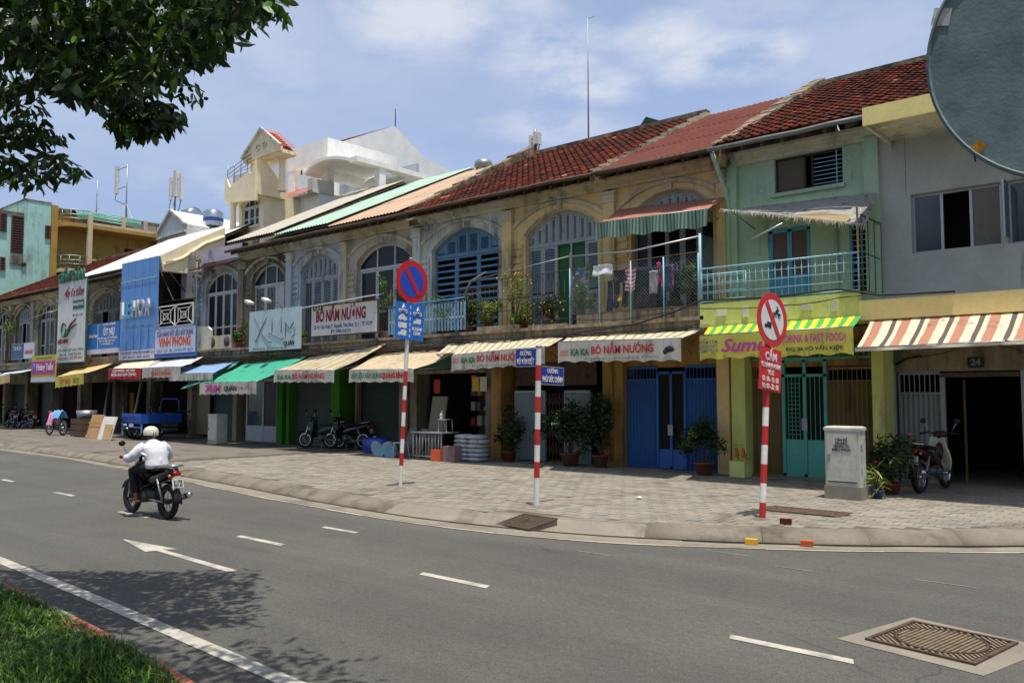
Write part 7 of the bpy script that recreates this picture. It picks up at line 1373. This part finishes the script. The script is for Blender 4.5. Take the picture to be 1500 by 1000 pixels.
for x in (-.14, .14):
    for y in (-.14, .14): MB().bar((x*1.2, y*1.2, 0), (x*.9, y*.9, .4), .03, .03).build('leg', mat('stool_grey', '#a9adb0', .5), t, local=True)
bx(t, 'seat', MATS['stool_grey'], -.16, .16, -.16, .16, .4, .43, local=True)
# AC units
for i, (u, l) in enumerate(((318, 'left'), (339, 'right'))):
    x, z = W(u, 506, 16.6); t = thing('air_conditioner', '%s of two cream outdoor air conditioning units on the ledge left of the carved board' % l, 'air conditioner', (x, 16.5, 3.62), 0, 'air conditioners on the ledge'); bx(t, 'casing', mat('ac_cream', '#b9b3a2', .6, grime=.4), -.38, .38, -.15, .15, 0, .5, local=True); MB().lathe([(.2, 0), (.19, .02), (0, .02)], (.1, -.15, .26), 18, R=Matrix.Rotation(math.pi/2, 3, 'X')).build('fan_grille', M_iron, t, local=True)
# bricks and litter
for x, y, z, m, n_, l, c in ((-4.62, 11.02, .155, TILES[3], 'brick', 'broken brick on the paving right of the cyclo ban pole', 'brick'), (-4.1, 10.42, .0, mat('brick_orange', '#b5532f', .9), 'brick', 'orange broken brick lying in the gutter', 'brick'), (-4.68, 10.08, .0, mat('yellow_block', '#d8a92c', .6), 'block', 'yellow painted block lying in the gutter', 'block')):
    o = single(MB().box(x-.075, x+.075, y-.04, y+.04, z+.008, z+.075), n_, m, l, c); o.rotation_euler.z = .3
def crumple(x, y, z, s, lab, m, seed):
    r_ = np.random.default_rng(seed); bm = bmesh.new(); bmesh.ops.create_icosphere(bm, subdivisions=2, radius=s)
    b = MB(); b.add([(x+v.co.x*(1+r_.normal(0, .18)), y+v.co.y*(.8+r_.normal(0, .18)), z+s*.45+v.co.z*.5*(1+r_.normal(0, .25))) for v in bm.verts], [tuple(v.index for v in f.verts) for f in bm.faces]); bm.free(); single(b, 'plastic_bag', m, lab, 'plastic bag')
gx_ = G(1286, 795, 0); crumple(gx_[0], gx_[1], .005, .09, 'crumpled clear plastic bag in the gutter at the right', mat('bag_clear', '#a9adb8', .25), 1); gx_ = G(862, 780, 0); crumple(gx_[0], gx_[1], .005, .07, 'crumpled white bag in the gutter right of the drain grate', M_white, 2); gx_ = G(936, 731, .15); crumple(gx_[0], gx_[1], .155, .05, 'scrap of white paper on the paving before the blue door', M_white, 3); gx_ = G(128, 640, .15); crumple(gx_[0], gx_[1], .155, .08, 'white bag on the paving before the cardboard panel', M_white, 4)
# statue on lime block
t = thing('pedestal', 'square lime green block on the pavement beside the lime pier', 'pedestal', (-8.0, 16.75, .155)); bx(t, 'block', W_lime, -.17, .17, -.17, .17, 0, .32, local=True); bx(t, 'top_edge', W_lime, -.18, .18, -.18, .18, .32, .335, local=True)
t = thing('figurine', 'pair of small orange striped cat figurines on the lime block', 'figurine', (-8.0, 16.75, .495)); OR_ = mat('figurine_orange', '#b5622a', .5, var=.3)
for s in (-1, 1):
    V = [(0, s*0+.07*s*0, .05), (0, 0, .15), (0, -.01, .22), (0, -.03, .28)]; V = [(s*.075+a, b_, c) for a, b_, c in V]; skin('cat_body', V, [(0, 1), (1, 2), (2, 3)], [(.06, .06), (.05, .05), (.035, .035), (.048, .045)], OR_, t, 2)
    b = MB()
    for e in (-1, 1): b.lathe([(.018, 0), (0, .04)], (s*.075+e*.028, -.03, .315), 6)
    b.build('ears', OR_, t, local=True); MB().tube([(s*.075+.04, .04, .02), (s*.12, .06, .08), (s*.12, .05, .15)], .012, 5).build('tail', OR_, t, local=True)
# ================= LAUNDRY =================
def hang(name, lab, u0, u1, v0, v1, m, cat, shape='rect', Y=16.42, seed=0, mf=None, n=10):
    x0, zt = W(u0, v0, Y); x1, _ = W(u1, v0, Y); zb = W((u0+u1)/2, v1, Y)[1]; zt = W((u0+u1)/2, v0, Y)[1]; b = MB(); r_ = np.random.default_rng(seed); ph = r_.random()*6
    def half(xa, xb, za, zb_, tp=0):
        def P(i, j):
            a = i/n; s = j/12; w_ = tp*s; x = xa+(xb-xa)*(w_+(1-2*w_)*a); return (x, Y+.03*math.sin(a*9+ph+s*2)*(.3+s)+.02*math.sin(s*5), za+(zb_-za)*s+.01*math.sin(a*7+ph))
        b.grid(P, n, 12, smooth=True, mf=mf)
    if shape == 'rect': half(x0, x1, zt, zb)
    elif shape == 'trousers': xm = (x0+x1)/2; zc = zt+(zb-zt)*.32; half(x0, x1, zt, zc); half(x0, xm-.03, zc, zb, .05); half(xm+.03, x1, zc, zb, .05)
    elif shape == 'shirt': half(x0+.05, x1-.05, zt, zb, .02); half(x0-.06, x0+.06, zt, zt+(zb-zt)*.35); half(x1-.06, x1+.06, zt, zt+(zb-zt)*.3)
    return single(b, name, m if isinstance(m, list) else [m], lab, cat, 'washing hung on the balcony fence', thick=.006)
hang('towel', 'small white towel folded over the fence rail at the left of the washing', 869, 896, 388, 403, cloth('towel_white', '#d8d8d8', grime=0), 'towel', Y=16.26)
cl_nav = cloth('navy', '#2c3858', grime=0); cl_blk = cloth('black_cloth', '#202029', grime=0)
hang('trousers', 'dark blue trousers hanging low left of the black pair', 890, 897, 411, 456, cl_nav, 'trousers', Y=16.6, seed=1); hang('trousers', 'black trousers hanging beside the red striped vest', 898, 921, 395, 450, cl_blk, 'trousers', 'trousers', seed=2)
hang('vest', 'red and white striped vest on the line', 915, 931, 392, 426, [cloth('stripe_red', '#c23a4a', grime=0), cloth('stripe_white', '#d8cfd0', grime=0)], 'vest', 'rect', seed=3, mf=lambda i, j: j % 2, Y=16.38); hang('skirt', 'long black skirt reaching down to the parapet', 928, 962, 391, 454, cl_blk, 'skirt', 'rect', seed=4)
hang('blouse', 'pale grey blouse with pink shoulders', 951, 963, 396, 430, cloth('blouse_grey', '#a59ea3', grime=0), 'blouse', 'rect', seed=5, Y=16.36); hang('shirt', 'navy shirt with pink trim at the right end of the line', 966, 989, 388, 428, [cl_nav, cloth('hot_pink', '#c94a86', grime=0)], 'shirt', 'shirt', seed=6, mf=lambda i, j: 1 if i in (0, 9) and j < 9 else 0); hang('scarf', 'pink scarf between the grey blouse and the navy shirt', 962, 967, 384, 414, MATS['cloth_hot_pink'], 'scarf', seed=7)
hang('bag', 'small yellow bag hanging between the black trouser legs', 906, 911, 432, 441, cloth('bag_yellow', '#d8b52c', grime=0), 'bag', seed=8, Y=16.36)
hang('trousers', 'charcoal trousers hanging behind the long black skirt', 936, 950, 393, 446, cloth('charcoal_cloth', '#2a2a30', grime=0), 'trousers', 'trousers', seed=11, Y=16.7); hang('dress', 'dark navy dress behind the pale grey blouse', 950, 972, 394, 440, cl_nav, 'dress', seed=12, Y=16.65); hang('shirt', 'faded blue shirt left of the white towel behind the mesh', 846, 862, 392, 425, cloth('faded_blue_shirt', '#5a6f8c', grime=0), 'shirt', 'shirt', seed=13, Y=16.8)
# ================= PLANTS =================
def plant(lab, x, y, z, R, n, size, cols=(0, 2), pot=True, potm=None, stem=True, base=None, wd=.42, name='potted_plant', pr_=.16, ph_=.26, seed=1, flowers=None):
    r_ = np.random.default_rng(seed); t = thing(name, lab, 'plant', (x, y, z)); ph_ = ph_ if pot else 0
    if pot: MB().lathe([(0, .0), (pr_*.7, 0), (pr_, ph_*.9), (pr_*1.1, ph_*.9), (pr_*1.1, ph_), (pr_*.9, ph_), (pr_*.88, ph_-.04), (0, ph_-.04)], (0, 0, 0), 16).build('pot', potm or mat('terracotta', '#6a3c2d', .85, grime=.4), t, local=True)
    c = (0, 0, ph_+R[2]*1.02)
    if base: c = (0, 0, base)
    b = MB()
    for k in range(7): a = r_.random()*6.28; q = r_.uniform(.3, .8); b.tube([(0, 0, max(.0, ph_-.05)), (R[0]*q*.4*math.cos(a), R[1]*q*.4*math.sin(a), c[2]*.6), (R[0]*q*math.cos(a), R[1]*q*math.sin(a), c[2]+R[2]*r_.uniform(-.3, .5))], [.016, .01, .005], 5)
    b.build('stems', M_wd, t, local=True); b = MB(); cl_ = [(np.array(c)+r_.normal(0, .42, 3)*np.array(R)) for _ in range(9)]
    for q in cl_: leaves(b, q, [R[0]*.5, R[1]*.5, R[2]*.45], n//9, size, cols, rng=r_, wd=wd, down=.1)
    b.build('foliage', LF, t, local=True, kind='stuff')
    if flowers:
        b = MB()
        for _ in range(14): p = np.array(c)+r_.normal(0, .5, 3)*np.array(R); b.ball(p, .03, 6)
        b.build('flowers', flowers, t, local=True, kind='stuff')
    return t
M_cpot = mat('concrete_pot', '#7d7568', .9, grime=.5); fl_p = mat('flower_pink', '#b5455a', .6); fl_y = mat('flower_yellow', '#c9a23a', .6)
plant('large dark leafy shrub in a pot left of the yellow pipe by the blue door', -12.35, 16.5, .155 ,(.50, .45, .70), 1500, .13, (0, 2, 2), seed=1, pr_=.24, ph_=.32); plant('slimmer dark shrub in a pot at the foot of the yellow pier', -11.55, 16.65, .155, (.40, .38, .68), 1100, .12, (0, 2), seed=2, pr_=.2, ph_=.3); plant('round dark shrub in a clay pot between the blue door and the lime pier', -8.75, 16.55, .155, (.44, .4, .44), 1200, .11, (0, 2), seed=3, pr_=.22, ph_=.28)
plant('bushy dark plant with red tips behind the grey roadside cabinet', -4.62, 15.55, .155, (.5, .45, .46), 1400, .14, (0, 2, 2), seed=4, wd=.22, pr_=.2, ph_=.2, flowers=fl_p); plant('low spiky yellow green plant at the right foot of the grey cabinet', -4.58, 14.75, .155, (.15, .15, .25), 60, .28, (1, 3), seed=5, wd=.12, pr_=.1, ph_=.14, potm=mat('pot_blue', '#26407a', .5)); plant('shaded shrub standing right of the cement sacks', -14.35, 16.5, .155, (.5, .4, .6), 900, .13, (2, 2, 0), seed=6, pr_=.2, ph_=.28)
for i, (u, v, R, c, lab, fl) in enumerate(((652, 452, (.42, .3, .40), (0, 1), 'bright green oleander in a pot on the white balcony by the blue railing end', None), (686, 455, (.45, .3, .55), (0, 1, 2), 'tangled green creeper on the iron frame of the ochre balcony', fl_p), (716, 470, (.4, .25, .35), (1, 3), 'light green bush low on the ledge beside the stone pier', None), (755, 420, (.5, .25, .42), (3, 1, 3), 'yellowing creeper hanging along the pale pipe rail', fl_y), (765, 462, (.3, .25, .3), (3, 1), 'yellow flowering plant at the foot of the open grey shutter', fl_y), (805, 458, (.5, .3, .35), (0, 2), 'dense green bush before the inner green gate', fl_y), (852, 430, (.38, .25, .42), (0, 1), 'leafy plant with pale flowers inside the left end of the wire fence', fl_p), (985, 448, (.28, .2, .2), (0, 2), 'small round bush inside the wire fence below the navy shirt', None), (1008, 405, (.3, .2, .35), (1, 0), 'light green plant in the right corner of the wire fence cage', None), (565, 430, (.35, .3, .55), (1, 0), 'tall lime green dracaena behind the no parking disc', None), (352, 490, (.3, .25, .4), (0, 1), 'green plant with red flowers left of the carved board', fl_p), (443, 505, (.16, .12, .16), (1, 1), 'small bright green plant in the gap right of the carved board', None), (12, 480, (.5, .3, .5), (0, 1), 'creeper on the far left balcony', fl_y))):
    x, z = W(u, v, 16.62); z0 = 3.62; R = (R[0]*1.0, R[1], R[2]); plant(lab, x, 16.62, z0, R, 700 if R[0] > .25 else 260, .10 if c != (3, 1, 3) else .07, c, seed=20+i, base=max(R[2]+.1, z-z0), pr_=.15, ph_=.2, potm=(None, M_cpot)[i % 2], flowers=fl, wd=(.25 if i in (0, 9) else .42))
x, z = W(690, 402, 16.4); b = MB(); x0, z0 = W(684, 470, 16.5); pts = [(x0, 16.5, 3.7), (W(683,430,16.5)[0], 16.45, W(683,430,16.5)[1]), (W(690,412,16.4)[0], 16.4, W(690,412,16.4)[1]), (W(712,398,16.3)[0], 16.3, W(712,398,16.3)[1])]; b.tube(pts, [.05, .04, .03, .015], 7); single(b, 'bare_branch', mat('bark_pale', '#8f8878', .9), 'bare pale branch bending over the balcony rail', 'branch')
# ================= CABLES =================
rc = np.random.default_rng(9)
def cable(lab, xa, xb, z0, sag, Y, r=.012):
    n = int(abs(xb-xa)/.5)+4; k = max(1, round(abs(xb-xa)/3.6)); pts = [(xa+(xb-xa)*i/n, Y+.03*math.sin(i*.9), z0-sag*abs(math.sin(math.pi*k*i/n))+.012*rc.normal()) for i in range(n+1)]; single(MB().tube(pts, r, 5), 'cable', M_cable, lab, 'cable', 'cables strung along the balcony ledge')
for i in range(6): cable('%s of the thin black cables along the balcony ledge' % ('topmost', 'second from the top', 'third from the top', 'third from the bottom', 'second from the bottom', 'lowest')[i], -34+i*.7, -8.6-i*.15, 3.42-i*.045, .06+.05*i, 16.17-i*.008, .010+.003*(i % 3))
cable('thin black cable drooping low across the laundry balcony and lime fascia', -12.4, -5.2, 3.78, .12, 16.13, .010)
single(MB().tube([(-12.6, 16.15, 3.3), (-11.5, 16.12, 3.42), (-10.2, 16.12, 3.5), (-9.2, 16.12, 3.72), (-8.55, 16.1, 3.92), (-7.0, 16.1, 3.87), (-5.6, 16.12, 3.93), (-4.9, 16.15, 3.76), (-3.6, 16.14, 3.72)], .022, 6), 'cable', M_cable, 'thick cable bundle rising over the lime fascia to the yellow band', 'cable')
for i in range(5): cable('%s loop of loose black wire hanging under the ledge, counted from the left' % ('first', 'second', 'third', 'fourth', 'fifth')[i], -23+i*2.1, -19.6+i*2.1, 3.36, .16+.05*(i % 3), 16.11, .008)
# ================= FOREGROUND SIGN BACK =================
_d = ray(1591, 56); _s = 2.24; cR, cY, cZ = _d.x*_s, _d.y*_s, EYE+_d.z*_s; t = thing('traffic_sign', 'large round traffic sign close to the camera seen from its dull grey back', 'traffic sign', (cR, cY, .1), 0)
fd = Vector((0, 0, 0))-Vector((cR, cY, 0)); ang = math.atan2(fd.y, fd.x); nx_ = Vector((math.cos(ang), math.sin(ang), 0)); tx_ = Vector((-nx_.y, nx_.x, 0))
M_bk = mat('sign_back_grey', '#748484', .95, spec=0, var=.12, grime=.3, gcol='#5c6a6b', scale=5, bump=.12, fine=90, streak=False); RB = Matrix((( -tx_.x, 0, nx_.x), (-tx_.y, 0, nx_.y), (0, 1, 0))).to_3x3()
cc = Vector((cR, cY, cZ)); dsc = MB().lathe([(0, 0), (.378, 0), (.390, -.004), (.390, .012), (.383, .016), (.378, .006), (0, .006)], cc, 64, R=RB, smooth=False).build('sign_disc', M_bk, t)
MB().lathe([(0, -.002), (.376, -.002), (.376, -.004), (0, -.004)], cc-nx_*.003, 64, R=RB, smooth=False).build('front_face', S_w, dsc)
def onplane(u, v, off=.008):
    o = Vector((0, 0, EYE)); d = ray(u, v); c2 = cc+nx_*off; s = (c2-o).dot(nx_)/d.dot(nx_); return o+d*s
b = MB(); q = [onplane(u, v, .009) for u, v in ((1369, 12), (1395, 12), (1390, 38), (1363, 38))]; b.add(q, [(3,2,1,0), (0,1,2,3)]); b.build('white_tape', mat('tape_white', '#eeeeea', .5), dsc)
b = MB(); q = [onplane(u, v, .009) for u, v in ((1432, 205), (1446, 212), (1433, 228), (1422, 217))]; b.add(q, [(3,2,1,0), (0,1,2,3)]); b.build('orange_tape', mat('tape_orange', '#d99a1c', .5), dsc)
MB().tube([onplane(1427, 227), onplane(1429, 237)], .0025, 5).build('strap_end', M_black, dsc)
MB().tube([(cR-nx_.x*.05, cY-nx_.y*.05, .1), (cR-nx_.x*.05, cY-nx_.y*.05, cZ+.3)], .04, 14).build('post', M_steel, t)
# ================= TREE =================
tr = thing('street_tree', 'leafy roadside tree on the median whose dark boughs hang into the top left corner', 'tree', (-10.2, .9, .1)); M_bark = mat('bark', '#5a4d3e', .95, var=.25, grime=.4, bump=.8, fine=20)
b = MB(); b.tube([(-10.2, .9, .05), (-10.15, .9, 1.2), (-10.1, 1.0, 2.6), (-9.9, 1.1, 3.6)], [.24, .19, .17, .15], 14); b.build('trunk', M_bark, tr)
def limb(pts, r0, r1):
    n = len(pts); MB().tube(pts, [r0+(r1-r0)*i/(n-1) for i in range(n)], 8).build('limb', M_bark, tr)
def P3(u, v, d): r_ = ray(u, v); return Vector((0, 0, EYE))+r_*d
limb([(-9.9, 1.1, 3.5), (-9.6, 1.6, 4.0), P3(-20, 150, 8.4), P3(40, 128, 8.2), P3(110, 95, 8.0), P3(190, 60, 7.6), P3(300, 30, 7.3)], .11, .015); limb([(-9.9, 1.1, 3.5), (-9.3, 1.9, 3.9), P3(-10, 190, 7.6), P3(40, 215, 7.3), P3(90, 235, 7.1)], .06, .008)
limb([(-9.9, 1.1, 3.6), (-8.4, 1.6, 4.9), (-6.8, 2.2, 5.5), (-5.6, 2.6, 5.6)], .10, .02); limb([(-9.9, 1.1, 3.6), (-11.2, 1.8, 5.0), (-12.2, 2.6, 5.8)], .10, .03); limb([(-9.9, 1.1, 3.6), (-10.2, .2, 5.2), (-9.6, -.8, 6.2)], .10, .03); limb([(-9.9, 1.1, 3.6), (-7.6, .8, 4.6), (-5.8, 1.2, 5.0)], .08, .02)
limb([P3(110, 95, 8.0), P3(180, 140, 7.9), P3(225, 165, 7.8)], .02, .005); limb([P3(190, 60, 7.6), P3(260, 115, 7.3), P3(300, 135, 7.2)], .015, .004)
rt_ = np.random.default_rng(12); pts = []
def inpoly(x, y, P_):
    c = False; n = len(P_); j = n-1
    for i in range(n):
        if (P_[i][1] > y) != (P_[j][1] > y) and x < (P_[j][0]-P_[i][0])*(y-P_[i][1])/(P_[j][1]-P_[i][1])+P_[i][0]: c = not c
        j = i
    return c
REG = [([(-60,-80),(395,-80),(418,14),(385,8),(352,30),(342,62),(315,85),(285,92),(258,112),(235,118),(205,140),(165,148),(130,150),(100,140),(78,130),(40,88),(0,80),(-60,110)], 4300, (6.2, 8.2), .142),
       ([(158,165),(185,138),(240,150),(266,160),(262,180),(220,196),(175,198)], 360, (7.2, 8.0), .135), ([(255,112),(275,110),(305,138),(300,152),(270,150),(250,140)], 26, (7.0, 7.4), .10),
       ([(-60,80),(25,95),(60,130),(75,190),(50,200),(-60,190)], 480, (7.0, 8.6), .11), ([(-60,180),(50,190),(100,195),(96,205),(60,212),(-60,215)], 240, (7.0, 8.0), .10), ([(-60,225),(70,222),(105,228),(132,250),(115,255),(85,262),(50,272),(10,265),(-60,262)], 300, (6.8, 7.8), .115), ([(350,0),(410,0),(426,22),(415,32),(370,40),(345,60)], 30, (7.2, 7.8), .13)]
for P_, n, (d0, d1), s in REG:
    xs = [p[0] for p in P_]; ys = [p[1] for p in P_]; k = 0
    while k < n:
        u, v = rt_.uniform(min(xs), max(xs)), rt_.uniform(min(ys), max(ys))
        if inpoly(u, v, P_): pts.append((P3(u, v, rt_.uniform(d0, d1)), s*rt_.uniform(.75, 1.2))); k += 1
# crown out of frame: clumps along the limbs
CL_ = [(rt_.uniform(-12.5, -2.6), rt_.uniform(-1.5, 2.4)) for _ in range(72)]+[(-4.5+.25*k, 2.75-.04*k) for k in range(5)]+[(-5.2+.3*k, 1.9) for k in range(4)]
for cq in CL_:
    c = np.array([cq[0], cq[1], 0]); c[2] = 5.6+.9*math.sin(c[0]*.8)+rt_.normal(0, .5)
    for _ in range(105):
        p = c+rt_.normal(0, .26, 3); px_ = None; v = Vector(p)-Vector((0, 0, EYE)); dd = v.dot(FW); u = 750+FOC*v.dot(RT)/dd; vv = 500-FOC*v.dot(UP)/dd
        if dd > 0 and u > -40 and vv > -60 and not (vv < 60 and u < 330): continue
        pts.append((Vector(p), .135*rt_.uniform(.8, 1.2)))
lp = []
for k in range(12):
    b = MB(); r_ = np.random.default_rng(100+k); leaf(b, np.zeros(3), 1.0, r_, 0, 1.3, .38); o = b.build('leaf', LF[(0, 2, 2, 1)[k % 4]]); lp.append(o.data); bpy.data.objects.remove(o)
def vis(p):
    v = p-Vector((0, 0, EYE)); dd = v.dot(FW); u = 750+FOC*v.dot(RT)/dd; vv = 500-FOC*v.dot(UP)/dd; return 0 < u < 1500 and 0 < vv, dd
order = sorted(range(len(pts)), key=lambda i: (0 if vis(pts[i][0])[0] else 1, vis(pts[i][0])[1]-pts[i][1]*6)); T0 = Vector((-10.2, .9, .1))
b = MB()
for k, i in enumerate(order):
    p, s = pts[i]
    if k < 300:
        o = bpy.data.objects.new('leaf', lp[k % 12]); COL.objects.link(o); o.parent = tr; o.location = p-T0; o.scale = (s*1.15,)*3; o.rotation_euler = (rt_.normal(0, .25), rt_.normal(0, .25), rt_.random()*6.28)
    else: leaf(b, np.array(p), s*1.15, rt_, int(rt_.choice((0, 2, 2, 1), p=(.34, .30, .20, .16))), 1.2, .38)
b.build('crown', LF, tr, kind='stuff')

# trees on the median and across the road behind the camera: they shade the grass and close the sky to the south
def back_tree(lab, x, y, h, R, seed):
    r_ = np.random.default_rng(seed); t = thing('street_tree', lab, 'tree', (x, y, .1), 0, 'street trees behind the camera'); MB().tube([(0, 0, 0), (.1, 0, h*.3), (0, .1, h*.6)], [.3, .24, .18], 10).build('trunk', M_bark, t, local=True)
    for k in range(5): a = k*1.256+r_.random(); MB().tube([(0, .05, h*.45), (R*.4*math.cos(a), R*.4*math.sin(a), h*.7), (R*.75*math.cos(a), R*.75*math.sin(a), h*.85)], [.14, .09, .03], 7).build('limb', M_bark, t, local=True)
    b = MB()
    for _ in range(26):
        c = np.array([0, 0, h*.78])+r_.normal(0, .38, 3)*np.array([R, R, h*.22]); leaves(b, c, (R*.35, R*.35, h*.09), 70, .42, (0, 2, 2, 1), rng=r_)
    b.build('crown', LF, t, local=True, kind='stuff')
for i, (x, y, h, R) in enumerate(((4.5, -3.6, 9, 3.2), (-4.5, -4.2, 10, 3.4), (-13.5, -4.0, 10, 3.6), (-23, -3.6, 9.5, 3.4), (12.5, -4.5, 10, 3.6), (-1, -15, 12, 4.5), (-12, -16, 13, 5), (9, -16, 12, 4.6), (-24, -16, 13, 5))): back_tree('leafy street tree behind the camera, %s' % ('on the median to the right', 'on the median just behind', 'on the median to the left', 'on the median far left', 'on the median far right', 'across the far lane', 'across the far lane to the left', 'across the far lane to the right', 'across the far lane at far left')[i], x, y, h, R, 50+i)
